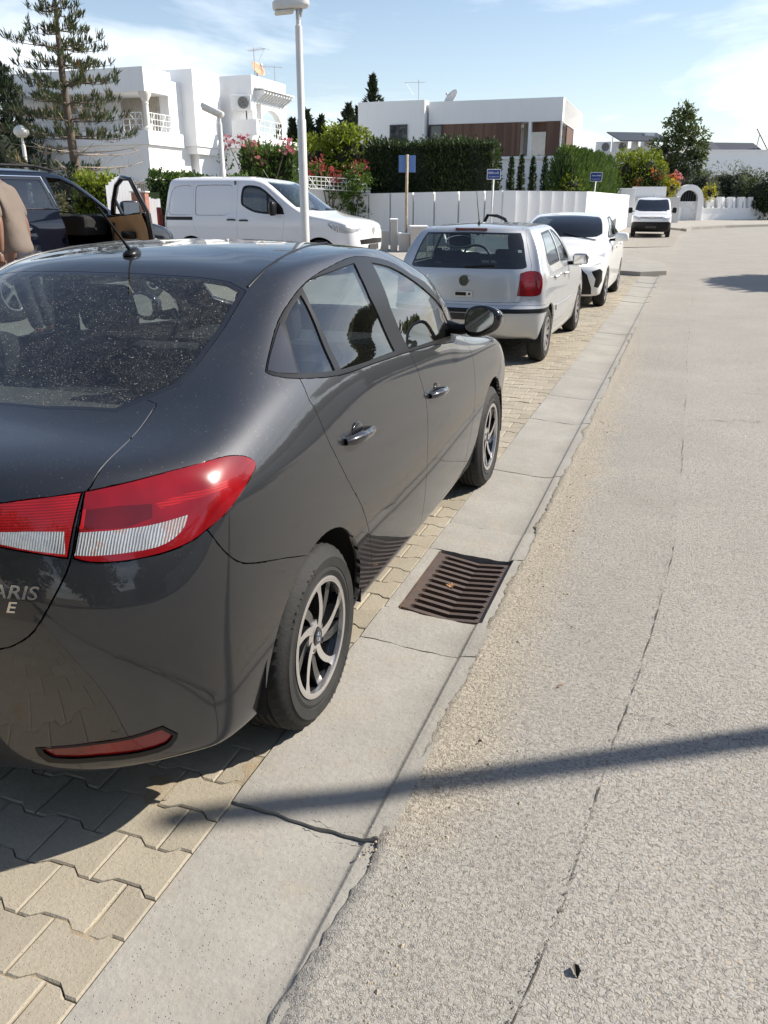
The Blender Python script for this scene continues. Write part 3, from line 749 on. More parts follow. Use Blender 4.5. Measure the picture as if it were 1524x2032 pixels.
    hl = [(2.78, .80), (2.90, .835), (3.08, .80), (3.25, .74), (3.28, .66), (3.15, .655), (2.95, .70)]
    B.stamp(83, hl, 'x', lambda c, n: c.y > 2.6 and n.x > .05, (0,))
    wing_rear = [(front_line[0][0], 1.04)] + front_line
    for f in B.bm.faces:
        if f[B.lay] == 0:
            c = f.calc_center_median()
            if c.y > 2.93+.1*(c.z-.5) and c.z < .80 or c.y > 3.0 and c.z < .86: f[B.lay] = 82
            elif c.y > 1.9 and c.z < 1.03 and c.z > .25 and c.x > .6: f[B.lay] = 81
            elif c.z < zb and c.y > .2 and c.y < 2.3: f[B.lay] = 61
    B.remove(90); B.clean()
    P = M['sedan_paint']
    g = .0022
    B.part(0, 'body_shell', P, root, gap=g, depth=.02)
    B.part(61, 'side_skirt', P, root, both='sides', sides=(1, -1), gap=.001, depth=.02)
    B.part(60, 'rear_bumper', P, root, gap=g, depth=.03)
    B.part(50, 'boot_lid', P, root, gap=g, depth=.02)
    B.part(80, 'bonnet', P, root, gap=g, depth=.02); B.part(82, 'front_bumper', P, root, gap=g, depth=.03)
    B.part(81, 'front_wing', P, root, both='sides', sides=(1, -1), gap=g, depth=.02)
    B.part(83, 'headlight', M['lens_white'], root, both='sides', sides=(1, -1), gap=g, depth=.02)
    fds = B.part(31, 'front_door', P, root, both='sides', sides=(1, -1), gap=g, depth=.02)
    rds = B.part(30, 'rear_door', P, root, both='sides', sides=(1, -1), gap=g, depth=.02)
    B.part(20, 'window_frame', M['black_plastic'], root, both='sides', sides=(1, -1), gap=.0012, depth=.012, off=.001)
    B.part(21, 'pillar_trim', M['sedan_gloss'], root, both='sides', sides=(1, -1), gap=.001, depth=.01, off=.003)
    for pid in (22, 23, 24):
        B.part(pid, 'window', M['glass_side'], root, both='sides', sides=(1, -1), gap=0, depth=0, off=-.004)
    B.part(70, 'window_seal', M['gloss_black'], root, gap=.001, depth=.01, off=-.001)
    B.part(71, 'rear_window', M['glass_rear'], root, off=-.001)
    B.part(72, 'windscreen', M['glass_clear'], root, off=-.001)
    B.part([40, 41, 42, 47, 48], 'tail_lamp', [M['lens_red'], M['lens_white'], M['lens_dark'], M['lens_stripe'], M['lens_bright']], root, both='sides', sides=(1, -1), gap=g, depth=.03, off=.003, mi={40: 0, 41: 1, 42: 2, 47: 3, 48: 4})
    B.part([43, 46], 'boot_lamp', [M['lens_stripe'], M['lens_white']], root, both='sides', sides=(1, -1), gap=g, depth=.03, off=.003, mi={43: 0, 46: 1})
    B.part(44, 'reflector', M['lens_red'], root, both='sides', sides=(1, -1), gap=.001, depth=.02, off=-.004)
    B.part(45, 'reflector_bezel', M['black_plastic'], root, both='sides', sides=(1, -1), gap=.0, depth=.0, off=.002)
    # dark lining just under the panels (closes the shut lines)
    ln = B.part([0, 30, 31, 60, 50, 81, 82, 40, 41, 42, 47, 48, 43, 46, 44, 45, 80, 20, 21, 61, 83], 'inner_lining', M['dark_inside'], root, off=-.022, gap=.007, depth=0)
    # --- wheel houses
    for y0 in WY:
        for sx in (1, -1):
            m = MB(); n = 26; prof = [(.378, .842), (.382, .80), (.385, .52), (.0, .52)]
            vs = [(sx*x, y0+r_*math.cos(a), .305+r_*math.sin(a)) for r_, x in prof for a in np.linspace(-.16, math.pi+.16, n)]
            m.add(vs, [(i*n+j, i*n+j+1, (i+1)*n+j+1, (i+1)*n+j) for i in range(len(prof)-1) for j in range(n-1)])
            m.build('wheel_arch', M['dark_inside'], root, smooth_=True)
    m = MB(); m.box(-.58, .58, -.40, 2.95, .21, .25); m.build('underbody', M['dark_inside'], root)
    for y0 in WY:
        for sx in (1, -1):
            wheel(root, sx*.855, y0, WR, .195, .197, 'turbine', sx)
    # --- door handles: bowl and grip
    for (ua, va), (ub, vb), name in [((680, 880), (738, 847), 'r'), ((849, 788), (884, 769), 'f')]:
        a, b = hit(ua, va), hit(ub, vb)
        for sx in (1, -1):
            par = (rds if name == 'r' else fds)[0 if sx == 1 else 1]
            mid = (a+b)/2; d = (b-a); d.normalize(); L = .118; nrm = Vector((1, 0, .16)).normalized()
            bm = bmesh.new(); bmesh.ops.create_uvsphere(bm, u_segments=24, v_segments=12, radius=1)
            for q in bm.verts: q.co = Vector((q.co.x*.006, q.co.y*.050, q.co.z*.037))
            o = MB().bm(bm, Matrix.Translation(mid+Vector((-.002, 0, .006))))
            o.v = [(x*sx, y, z) for x, y, z in o.v]; o.build('handle_cup', M['gloss_black'], par, auto=60)
            k = MB(); pts = []; rads = []
            for t in np.linspace(0, 1, 15):
                bow = .030*math.sin(math.pi*min(1, max(0, t)))**.6 + .004
                pts.append(mid + d*(t-.5)*2*L + nrm*bow); rads.append(.0145*(.55+.45*math.sin(math.pi*t)**.5) + (.004 if t < .42 else 0))
            k.tube(pts, rads, 12); k.v = [(x*sx, y, z) for x, y, z in k.v]
            k.build('door_handle', M['sedan_gloss'] if 'sedan_gloss' in M else P, par, auto=60)
    # --- wing mirrors
    for sx in (1, -1):
        body = bmesh.new(); bmesh.ops.create_cube(body, size=2); bmesh.ops.subdivide_edges(body, edges=body.edges[:], cuts=6, use_grid_fill=True)
        for q in body.verts:
            p = q.co.copy(); l6 = (abs(p.x)**3.2+abs(p.y)**3.2+abs(p.z)**3.2)**(1/3.2); p /= l6
            yy = p.y; tz = 1.0 - .30*max(0, p.x)
            q.co = Vector((p.x*.090, (yy*.095 if yy > 0 else yy*.03), p.z*.076*tz*(1-.35*max(0, yy))+.010*p.x))
        c0 = Vector((.945, 1.77, 1.083))
        Rr = Matrix.Rotation(-.12, 4, 'Z')
        mm = MB().bm(body, Matrix.Translation(c0) @ Rr); mm.v = [(x*sx, y, z) for x, y, z in mm.v]
        mo = mm.build('wing_mirror', M['gloss_black'], root, auto=60)
        g_ = MB(); gp = []
        for t in np.linspace(0, 2*math.pi, 28, endpoint=False):
            cx, cz = math.cos(t), math.sin(t); l_ = (abs(cx)**3+abs(cz)**3)**(1/3)
            gp.append((cx/l_*.070-.010, cz/l_*.056*(1-.28*max(0, cx/l_))+.010*cx/l_+.008))
        g_.prism(gp, -.0335, -.031, 'xz', Matrix.Translation(c0) @ Rr @ Matrix.Rotation(.10, 4, 'Z')); g_.v = [(x*sx, y, z) for x, y, z in g_.v]
        g_.build('mirror_glass', M['mirror'], mo)
        st = MB(); st.tube([(.765, 1.80, 1.045), (.83, 1.795, 1.035), (.91, 1.79, 1.045)], [.032, .026, .024], 10)
        st.v = [(x*sx, y, z) for x, y, z in st.v]; st.build('mirror_foot', M['black_plastic'], mo, auto=60)
    # --- roof aerial
    ap = hit(233, 522)
    zr = 1.425
    m = MB()
    bm = bmesh.new(); bmesh.ops.create_uvsphere(bm, u_segments=20, v_segments=10, radius=1)
    for q in bm.verts: q.co = Vector((q.co.x*.024*(1-.35*q.co.y), q.co.y*.045, max(-.2, q.co.z)*.024*(1+.3*q.co.y)))
    ab = Vector((0, .40, 1.437))
    m.bm(bm, Matrix.Translation(ab)); base = m.build('aerial', M['black_plastic'], root, auto=50)
    m = MB(); tip = ab+Vector((-.02, -.135, .155)); st = ab+Vector((0, -.01, .012))
    m.tube([st, st+(tip-st)*.12, st+(tip-st)*.14, st+(tip-st)*.5, st+(tip-st)*.98, tip], [.0065, .0065, .0048, .0042, .0042, .0045], 10); m.build('aerial_rod', M['black_plastic'], base, auto=50)
    # --- roof drip moulding
    for sx in (1, -1):
        pts = []
        for u, v in [(492, 570), (505, 556), (525, 536), (550, 517), (582, 499), (620, 486), (660, 479), (705, 478)]:
            h = hit(u, v)
            if h: pts.append((h.x*sx, h.y, h.z+.0006))
        pts += [(pts[-1][0]*.995, y, pts[-1][2]+.001) for y in (pts[-1][1]+.15,)]
        m = MB(); m.tube(pts, .0045, 6); m.build('drip_moulding', M['black_plastic'], root, auto=60)
    # --- badge letters on the boot lid
    h1, h2 = hit(4, 1180), hit(78, 1168)
    def on_lid(x, z):
        q = B.bvh.ray_cast(Vector((x, -2, z)), Vector((0, 1, 0))); return q[0], q[1]
    for word, (u0, v0), (u1, v1), size in [('YARIS', (4, 1176), (82, 1172), .044), ('E', (6, 1206), (36, 1205), .036)]:
        a, b = hit(u0, v0), hit(u1, v1)
        if word == 'YARIS':
            wid = .150; xr = b.x+.006; cx = xr - wid/2
        else: cx = (a.x+b.x)/2
        p, n = on_lid(cx, (a.z+b.z)/2)
        if n.y > 0: n = -n
        xax = Vector((1, 0, 0)); xax = (xax - n*xax.dot(n)).normalized(); yax = n.cross(xax)
        mtx = Matrix((xax, yax, n)).transposed().to_4x4(); mtx.translation = p + n*.002
        o = text_obj('badge', word, size, M['chrome'], root, mtx, .0018, .24, 1.18, .0005)
        if word == 'YARIS':
            w_ = max(v.co.x for v in o.data.vertices)-min(v.co.x for v in o.data.vertices); print('badge width', w_)
    # --- cabin: seats, shelf, dashboard, wheel, floor
    m = MB(); m.bbox(-.66, .66, -.30, 2.0, .24, .34, .04); m.build('cabin_floor', M['dark_inside'], root)
    m = MB(); m.bbox(-.60, .60, -.40, .04, 1.00, 1.04, .01); m.build('parcel_shelf', M['trim_grey'], root)
    m = MB()
    for x in (-.36, .36): seat(m, x, .95, .42)
    m.build('front_seat', M['seat_cloth'], root, auto=40)
    m = MB(); m.bbox(-.62, .62, .10, .60, .42, .58, .05); m.bbox(-.62, .62, -.03, .12, .50, 1.05, .05, Matrix.Translation((0, 0, 0)))
    for x in (-.36, .36): m.bbox(x-.13, x+.13, -.02, .07, 1.07, 1.21, .03)
    m.build('rear_seat', M['seat_cloth'], root, auto=40)
    m = MB(); m.bbox(-.66, .66, 1.50, 1.95, .78, .98, .05); m.build('dashboard', M['dark_inside'], root)
    m = MB(); m.lathe([(.185+.012*math.cos(a), .012*math.sin(a)) for a in np.linspace(0, 2*math.pi, 10)], 32, 'y', (-.36, 1.42, .95)); m.build('steering_wheel', M['black_plastic'], root, auto=60)
    m = MB(); m.lathe([(.60, 0)], 4)
    return root, B
sedan, SB = make_sedan()

# ------------------------------------------------------------------ ground, road, gutter, paving
def W(lat, fw): return Vector((lat*_cp - fw*_sp, lat*_sp + fw*_cp, 0))
def asphalt_mat():
    t = NT('worn_asphalt'); v = t.co('Object'); x, y, z = t.sep(v)
    big = t.noise(v, 0.9, 6, 0.6); mid = t.noise(v, 7.0, 5, 0.6)
    wv = t.n('VectorMath', operation='ADD'); t.l(v, wv.inputs[0]); nn = t.n('TexNoise'); nn.inputs['Scale'].default_value = 70; t.l(v, nn.inputs['Vector'])
    sc = t.n('VectorMath', operation='SCALE'); sc.inputs['Scale'].default_value = 0.022; t.l(nn.outputs['Color'], sc.inputs[0]); t.l(sc.outputs[0], wv.inputs[1]); vv = wv.outputs[0]
    seam = t.n('MapRange'); seam.inputs[1].default_value = 0.8; seam.inputs[2].default_value = 4.2; seam.inputs[3].default_value = -0.20; seam.inputs[4].default_value = 0.09; t.l(y, seam.inputs[0])
    rt = t.ramp(t.math('MULTIPLY', t.math('ADD', t.math('SUBTRACT', x, seam.outputs[0]), t.math('MULTIPLY', t.math('SUBTRACT', t.noise(v, 12.0, 4, 0.6), 0.5), 0.12)), 12.0), [(0.0, 0.0), (0.5, 1.0)])
    def stones(sc):
        e = t.vor(vv, sc, 'DISTANCE_TO_EDGE'); cl = t.n('SeparateColor'); t.l(t.vor(vv, sc, out='Color'), cl.inputs[0])
        dome = t.ramp(e, [(0.0, 0.0), (0.16, 0.7), (0.40, 1.0)])
        return dome, cl.outputs[0], cl.outputs[1]
    A_, B_ = stones(170.0), stones(104.0)
    mixf = lambda i: t.math('ADD', t.math('MULTIPLY', A_[i], t.math('SUBTRACT', 1.0, rt)), t.math('MULTIPLY', B_[i], rt))
    dome, c0, c1 = mixf(0), mixf(1), mixf(2)
    fine = t.noise(v, 420.0, 3, 0.6); gap = t.ramp(t.noise(vv, 85.0, 3, 0.6), [(0.42, 0.0), (0.66, 1.0)])
    stone = t.math('SUBTRACT', 1.0, t.math('MULTIPLY', t.math('SUBTRACT', 1.0, dome), t.math('ADD', 0.15, t.math('MULTIPLY', gap, 0.85))), True)
    near = t.ramp(t.math('ADD', x, t.math('MULTIPLY', mid, 0.2)), [(0.0, 1.0), (1.0, 0.0)])
    wear = t.ramp(big, [(0.30, 0.0), (0.72, 1.0)])
    base = t.mix(wear, (0.290, 0.273, 0.247), (0.372, 0.351, 0.319))
    base = t.mix(t.math('MULTIPLY', t.ramp(c0, [(0.0, 0.0), (1.0, 1.0)]), 0.55), base, (0.42, 0.395, 0.355))
    base = t.mix(t.math('MULTIPLY', t.math('GREATER_THAN', c1, 0.955), 0.4), base, (0.42, 0.34, 0.24))
    base = t.mix(t.math('MULTIPLY', t.math('LESS_THAN', c1, 0.05), 0.45), base, (0.17, 0.165, 0.16))
    base = t.mix(t.math('MULTIPLY', t.math('SUBTRACT', 1.0, stone), 0.85), base, (0.105, 0.096, 0.085))
    # sandy ravelled strip along the gutter
    lim = t.math('ADD', -0.33, t.math('MULTIPLY', t.math('SUBTRACT', t.noise(v, 2.6, 8, 0.7), 0.5), 0.42))
    ymask = t.ramp(t.math('MULTIPLY', t.math('SUBTRACT', y, 1.55), 0.05), [(0.0, 0.0), (0.012, 1.0), (0.26, 1.0), (0.55, 0.25)])
    sand = t.math('MULTIPLY', t.ramp(t.math('ADD', t.math('MULTIPLY', t.math('SUBTRACT', lim, x), 4.0), t.math('MULTIPLY', t.math('SUBTRACT', stone, 0.5), 0.5)), [(0.0, 0.0), (0.75, 0.68)]), ymask)
    sandc = t.mix(stone, (0.27, 0.215, 0.15), t.mix(c0, (0.40, 0.345, 0.265), (0.52, 0.46, 0.365)))
    col = t.mix(sand, base, sandc)
    col = t.mix(t.math('MULTIPLY', t.ramp(t.noise(v, 26.0, 4, 0.65), [(0.52, 0.0), (0.68, 1.0)]), 0.22), col, (0.16, 0.15, 0.135))
    stain = t.ramp(t.noise(v, 3.3, 4, 0.6, 0.6), [(0.62, 0.0), (0.78, 1.0)])
    col = t.mix(t.math('MULTIPLY', stain, 0.28), col, (0.14, 0.13, 0.12))
    h = t.math('ADD', t.math('MULTIPLY', stone, t.math('ADD', 0.55, t.math('MULTIPLY', c1, 0.45))), t.math('MULTIPLY', fine, 0.12))
    strong = t.math('ADD', 0.6, t.math('MULTIPLY', sand, 0.4), True)
    b = t.n('Bump'); b.inputs['Distance'].default_value = 0.0065; t.l(h, b.inputs['Height']); t.l(strong, b.inputs['Strength'])
    b2 = t.bump(t.noise(v, 2.2, 4, 0.55), 0.35, 0.03, b.outputs[0])
    return t.bsdf(col, 0.92, 0.0, b2, spec=0.25)
def concrete_mat(name, col, dark, tint=(0.40, 0.35, 0.27), scale=1.0, rnd=0.18):
    t = NT(name); v = t.co('Object'); g = t.n('NewGeometry'); r = g.outputs['Random Per Island']
    n = t.noise(v, 2.6*scale, 8, 0.68); f = t.noise(v, 60.0*scale, 5, 0.7)
    c = t.mix(t.ramp(n, [(0.32, 0.0), (0.68, 1.0)]), dark, col)
    c = t.mix(t.math('MULTIPLY', t.ramp(t.noise(v, 6.0*scale, 6, 0.7, 0.5), [(0.52, 0.0), (0.70, 1.0)]), 0.45), c, tint)
    c = t.mix(t.math('MULTIPLY', r, rnd), c, tuple(q*0.70 for q in dark))
    pits = t.ramp(t.vor(v, 105.0*scale), [(0.04, 0.0), (0.20, 1.0)]); pm = t.ramp(t.noise(v, 22.0*scale, 5, 0.75), [(0.44, 0.0), (0.60, 1.0)])
    pit = t.math('MULTIPLY', t.math('SUBTRACT', 1.0, pits), pm)
    c = t.mix(t.math('MULTIPLY', pit, 0.6), c, tuple(q*0.35 for q in dark))
    c = t.mix(t.math('MULTIPLY', t.ramp(f, [(0.35, 1.0), (0.6, 0.0)]), 0.35), c, tuple(q*0.72 for q in dark))
    h = t.math('SUBTRACT', t.math('ADD', t.math('MULTIPLY', n, 1.0), t.math('MULTIPLY', f, 0.5)), pit)
    return t.bsdf(c, 0.9, 0.0, t.bump(h, 0.8, 0.006), spec=0.25)
M['asphalt'] = asphalt_mat()
M['gutter'] = concrete_mat('gutter_concrete', (0.375, 0.355, 0.320), (0.285, 0.268, 0.24), (0.36, 0.31, 0.235))
M['paver'] = concrete_mat('paver_concrete', (0.42, 0.375, 0.30), (0.33, 0.29, 0.225), (0.43, 0.36, 0.25), 1.3, 0.45)
M['sand'] = concrete_mat('joint_sand', (0.38, 0.31, 0.215), (0.27, 0.215, 0.145), (0.36, 0.28, 0.18), 2.0, 0.0)
M['earth'] = plain('earth', (0.20, 0.165, 0.12), 0.95, var=0.3, scale=0.7)
M['pavement'] = concrete_mat('pavement_concrete', (0.43, 0.405, 0.365), (0.34, 0.315, 0.275), (0.40, 0.35, 0.28), 0.5, 0.1)
M['crack'] = plain('crack_dirt', (0.085, 0.075, 0.062), 0.95, var=0.4, scale=40)
M['rust'] = None
t_ = NT('rusty_iron'); v_ = t_.co(); M['rust'] = t_.bsdf(t_.mix(t_.ramp(t_.noise(v_, 26, 6, 0.7), [(0.36, 0.0), (0.62, 1.0)]), (0.085, 0.066, 0.058), (0.185, 0.110, 0.070)), 0.62, 0.45, t_.bump(t_.noise(v_, 130, 3), 0.4, 0.003))
t_ = NT('grate_iron'); v_ = t_.co(); M['iron'] = t_.bsdf(t_.mix(t_.ramp(t_.noise(v_, 22, 6, 0.7), [(0.36, 0.0), (0.66, 1.0)]), (0.125, 0.100, 0.090), (0.165, 0.115, 0.088)), 0.45, 0.5, t_.bump(t_.noise(v_, 130, 3), 0.3, 0.003))

def sheet(name, xs, ys, mat, zf, keep=None):
    vs = [(x, y, zf(x, y)) for y in ys for x in xs]; n = len(xs); fs = []
    for j in range(len(ys)-1):
        for i in range(n-1):
            if keep is None or keep((xs[i]+xs[i+1])/2, (ys[j]+ys[j+1])/2): fs.append((j*n+i, j*n+i+1, (j+1)*n+i+1, (j+1)*n+i))
    return tag(mesh_obj(name, vs, fs, mat, smooth_=True), kind='structure')
GL, GR = -1.045, -0.575
sheet('ground', [-600, -60, 60, 600], [-600, -60, 120, 600], M['earth'], lambda x, y: -.16)
xs = [-45, -30, -20, -14, -9, -6, -4, -2.5, -1.5, -1.0, GR, 0, 2, 5, 9, 14, 22, 40]
ys = [-12, -6, 0, 6, 12, 18, 22.4] + list(np.arange(24, 110, 2.0))
sheet('road', xs, ys, M['asphalt'], terrain, lambda x, y: x > GR or y > 22.4)
xs = [-40, -20, -12, -9, -7, -6, -5.4, -5.0, -4.6, -4.2, -3.8, -3.5, -3.3, -3.1]
sheet('forecourt', xs, [-8, 0, 8, 16, 20, 24, 26, 28, 30, 32, 34], M['pavement'], lambda x, y: terrain(x, y)+.006)

# cracks in the road: narrow dark seams
def crack(pts, w0, w1, seed, n=60, jag=.014):
    rg = np.random.default_rng(seed); P = np.array(pts, float)
    d = np.r_[0, np.cumsum(np.hypot(*np.diff(P, axis=0).T))]; s = np.linspace(0, d[-1], n)
    X = np.interp(s, d, P[:, 0]); Y = np.interp(s, d, P[:, 1])
    j = np.cumsum(rg.normal(0, jag*.6, n)); j -= np.linspace(j[0], j[-1], n); j += rg.normal(0, jag*.35, n)
    T = np.gradient(np.c_[X, Y], axis=0); T /= np.linalg.norm(T, axis=1)[:, None]; Nn = np.c_[-T[:, 1], T[:, 0]]
    C = np.c_[X, Y]+Nn*j[:, None]; w = (w0+(w1-w0)*rg.random(n)**2)*np.clip(np.convolve(rg.random(n+8), np.ones(9)/9, 'valid')*7-2.9, .04, 1.3)*(.25+.75*np.sin(np.linspace(.15, 3.0, n))**.5)
    vs = []; fs = []
    for i in range(n):
        vs += [(*(C[i]+Nn[i]*w[i]), .0035), (*(C[i]-Nn[i]*w[i]*rg.uniform(.4, 1)), .0035)]
    fs = [(2*i, 2*i+1, 2*i+3, 2*i+2) for i in range(n-1)]
    o = mesh_obj('road_crack', vs, fs, M['crack']); return tag(o, kind='structure')
crack([(-.27, .70), (-.164, 1.234), (-.11, 1.575), (-.035, 2.388), (.035, 3.1), (.083, 3.985), (.10, 5.759), (.11, 8.5), (.097, 12.276), (.13, 16), (.10, 20)], .0003, .0032, 3, 420, .0025)
pm = MB(); rgq = np.random.default_rng(55)
SX = [(-.27, .70), (-.164, 1.234), (-.11, 1.575), (-.035, 2.388), (.035, 3.1), (.083, 3.985), (.10, 5.759), (.11, 8.5)]
for k in range(520):
    y = .75+7.5*rgq.random()**1.6; x = float(np.interp(y, [p[1] for p in SX], [p[0] for p in SX]))+rgq.normal(scale=.007)
    r_ = rgq.uniform(.0008, .0030); q = rgq.random()*6.28
    pm.add([(x+r_*math.cos(q+a*1.047)*rgq.uniform(.4, 1.3), y+1.5*r_*math.sin(q+a*1.047)*rgq.uniform(.4, 1.3), .0032) for a in range(6)], [tuple(range(6))])
tag(pm.build('road_crack', M['crack']), kind='structure')
crack([on_z(1236, 1412).to_2d(), on_z(1300, 1432).to_2d(), on_z(1350, 1446).to_2d(), on_z(1440, 1458).to_2d(), on_z(1524, 1462).to_2d(), on_z(1640, 1472).to_2d()], .001, .004, 5, 90, .008)
crack([on_z(1382, 835).to_2d(), on_z(1450, 838).to_2d(), on_z(1524, 839).to_2d(), on_z(1640, 845).to_2d()], .002, .008, 6, 60, .02)
crack([on_z(1285, 470+120).to_2d(), on_z(1330, 592).to_2d(), on_z(1420, 600).to_2d()], .003, .01, 9, 40, .02)

# gutter: precast concrete channel units with open joints
def gz(x):
    u = (x-GL)/(GR-GL)
    return float(np.interp(u, [0, .05, .12, .35, .60, .72, .80, .845, .875, .90, 1.0], [.004, .003, .001, -.007, -.015, -.0175, -.0165, -.0140, -.0035, -.001, .001]))
GX = sorted(list(np.linspace(GL, GR, 25))+[GL+(GR-GL)*q for q in (.845, .86, .875, .90)])
cuts = [-2.4, -1.4, -.40, .62, 1.64, 2.65, 2.93, 3.60, 3.97, 4.98, 6.39, 7.30, 8.25, 9.12, 10.4, 11.4, 12.4, 13.4, 14.4, 15.4, 16.4, 17.4, 18.4, 19.4, 20.4, 21.4, 22.4]
gm = MB(); rg = np.random.default_rng(11)
def gseg(x0, x1, y0, y1, dz=0.0, tilt=0.0, gap=.0025):
    xs = [x for x in GX if x0-1e-6 <= x <= x1+1e-6]; xs = sorted(set([x0]+xs+[x1])); ny = max(2, int((y1-y0)/.06)+1)
    yy = np.linspace(y0+gap, y1-gap, ny); vs = []; n = len(xs)
    for k, y in enumerate(yy):
        for x in xs:
            e = -.004 if k in (0, ny-1) else 0
            jag = .003*math.sin(31*x+7*y0)+.002*math.sin(77*x+y0*13) if k in (0, ny-1) else 0
            vs.append((x, y+jag, gz(x)+dz+tilt*(y-y0)+e+.0012*math.sin(5*x+3.1*y)))
    fs = [(j*n+i, j*n+i+1, (j+1)*n+i+1, (j+1)*n+i) for j in range(ny-1) for i in range(n-1)]
    b = len(vs)
    # skirts on all four sides
    ring = [i for i in range(n)] + [j*n+n-1 for j in range(1, ny)] + [(ny-1)*n+i for i in range(n-2, -1, -1)] + [j*n for j in range(ny-2, 0, -1)]
    vs += [(vs[q][0], vs[q][1], vs[q][2]-.09) for q in ring]; L_ = len(ring)
    fs += [(ring[i], b+i, b+(i+1) % L_, ring[(i+1) % L_]) for i in range(L_)]
    gm.add(vs, fs)
for a, b_ in zip(cuts[:-1], cuts[1:]):
    if abs(a-2.93) < .01:
        gseg(GL, -.985, a, b_); gseg(-.622, GR, a, b_)          # strips beside the drain
    else:
        gseg(GL, GR, a, b_, rg.uniform(-.004, .004) + (.006 if abs(a-2.65) < .01 else 0), rg.uniform(-.004, .004))
go = gm.build('gutter', M['gutter'], auto=40, fix=True); tag(go, kind='structure')
m = MB(); m.box(GL-.02, GR+.01, -3, 2.90, -.14, -.062); m.box(GL-.02, GR+.01, 3.63, 22.4, -.14, -.062); tag(m.build('gutter_bed', M['sand']), kind='structure')
crack([(-.80, 1.643), (-.70, 1.636), (-.60, 1.642)], .001, .005, 21, 30, .004)

# ragged skirt of asphalt that laps over the lip of the gutter
ry = np.arange(-.6, 12, .02); rge = np.random.default_rng(91)
kk = np.exp(-.5*(np.arange(-9, 10)/3.0)**2); kk /= kk.sum(); w1 = np.convolve(rge.normal(size=len(ry)+18), kk, 'valid')*.030; w2 = rge.normal(size=len(ry))*.0035
lap = np.clip(.016+w1+w2+.050*np.clip((1.75-ry)/.8, 0, 1), .002, .12)
vs = []; fs = []
for i, y in enumerate(ry):
    x1 = GR-lap[i]; vs += [(GR+.05, y, .0022), (GR+.01, y, .0045), (x1+.008, y, gz(max(GL, x1))+.0042), (x1, y, gz(max(GL, x1))-.004)]
for i in range(len(ry)-1):
    for k in range(3): fs.append((4*i+k, 4*i+4+k, 4*i+5+k, 4*i+1+k))
o_ = mesh_obj('road_edge', vs, fs, M['asphalt'], smooth_=True); tag(o_, kind='structure')
# drain grate in the channel: V-shaped rusty iron with eleven slots
dr = thing('drain_grate', 'rusty V shaped iron storm drain grate with long slots set in the concrete gutter', 'drain grate', (-.804, 3.265, 0))
X0, X1, Y0, Y1 = -.176, .176, -.305, .305; VX = .02
def vz(x): return float(np.interp(x, [X0, VX, X1], [-.004, -.034, -.020]))
m = MB(); nb = 12; pitch = (Y1-Y0-.02)/(nb-1); th = .022
def slab(x0, x1, y0, y1, dep=.03, dz=0):
    xs = [x0] + ([VX] if x0 < VX < x1 else []) + [x1]
    for a, b in zip(xs[:-1], xs[1:]):
        v = [(a, y0, vz(a)+dz), (b, y0, vz(b)+dz), (b, y1, vz(b)+dz), (a, y1, vz(a)+dz)]; v += [(p[0], p[1], p[2]-dep) for p in v]
        m.add(v, [(0, 1, 2, 3), (7, 6, 5, 4), (0, 4, 5, 1), (2, 6, 7, 3), (1, 5, 6, 2), (3, 7, 4, 0)])
for k in range(nb):
    y = Y0+.01+k*pitch; slab(X0+.030, X1-.022, y-th/2, y+th/2)
slab(X0, X0+.030, Y0, Y1); slab(X1-.022, X1, Y0, Y1)
for k in range(nb-1):       # rounded slot ends
    y = Y0+.01+(k+.5)*pitch; h_ = (pitch-th)/2
    for x, s in ((X0+.030, 1), (X1-.022, -1)):
        for sg in (1, -1):
            v = [(x, y+sg*h_, vz(x)), (x+s*.016, y+sg*h_, vz(x)), (x+s*.005, y+sg*h_*.35, vz(x)), (x, y+sg*h_*.25, vz(x))]; v2 = [(p[0], p[1], p[2]-.03) for p in v]
            m.add(v+v2, [(0, 1, 2, 3), (0, 4, 5, 1), (1, 5, 6, 2), (2, 6, 7, 3)])
bars = m.build('grate_bars', M['iron'], dr)
for (a, b, c, d) in ((X0-.006, X0-.001, Y0-.012, Y1+.012), (X1+.001, X1+.006, Y0-.012, Y1+.012)):
    m = MB(); m.box(a, b, c, d, vz(a)-.045, vz(a)+.006); m.build('frame', M['rust'], dr)
m = MB(); m.box(X0-.02, X1+.02, Y0-.02, Y1+.02, -.62, -.60)
for a, b, c, d in ((X0-.03, X0-.008, Y0-.03, Y1+.03), (X1+.008, X1+.03, Y0-.03, Y1+.03), (X0-.03, X1+.03, Y0-.04, Y0-.014), (X0-.03, X1+.03, Y1+.014, Y1+.04)): m.box(a, b, c, d, -.62, -.052)
m.build('pit', M['dark_inside'], dr)
m = MB()                                                        # dead leaf caught on the bars
for k in range(9):
    a = 2*math.pi*k/9+.3; L_ = .012+.010*((k*7) % 5)/5
    m.add([(-.03, 0, -.026), (-.03+L_*math.cos(a-.3), L_*math.sin(a-.3), -.022), (-.03+L_*1.4*math.cos(a), L_*1.4*math.sin(a), -.018), (-.03+L_*math.cos(a+.3), L_*math.sin(a+.3), -.023)], [(0, 1, 2, 3)])
lf = m.build('dead_leaf', plain('dry_leaf', (.33, .17, .07), .8)); lf.location = (-.804-.01, 3.265, 0); tag(lf, 'curled brown dead leaf lying on the drain grate', 'leaf')

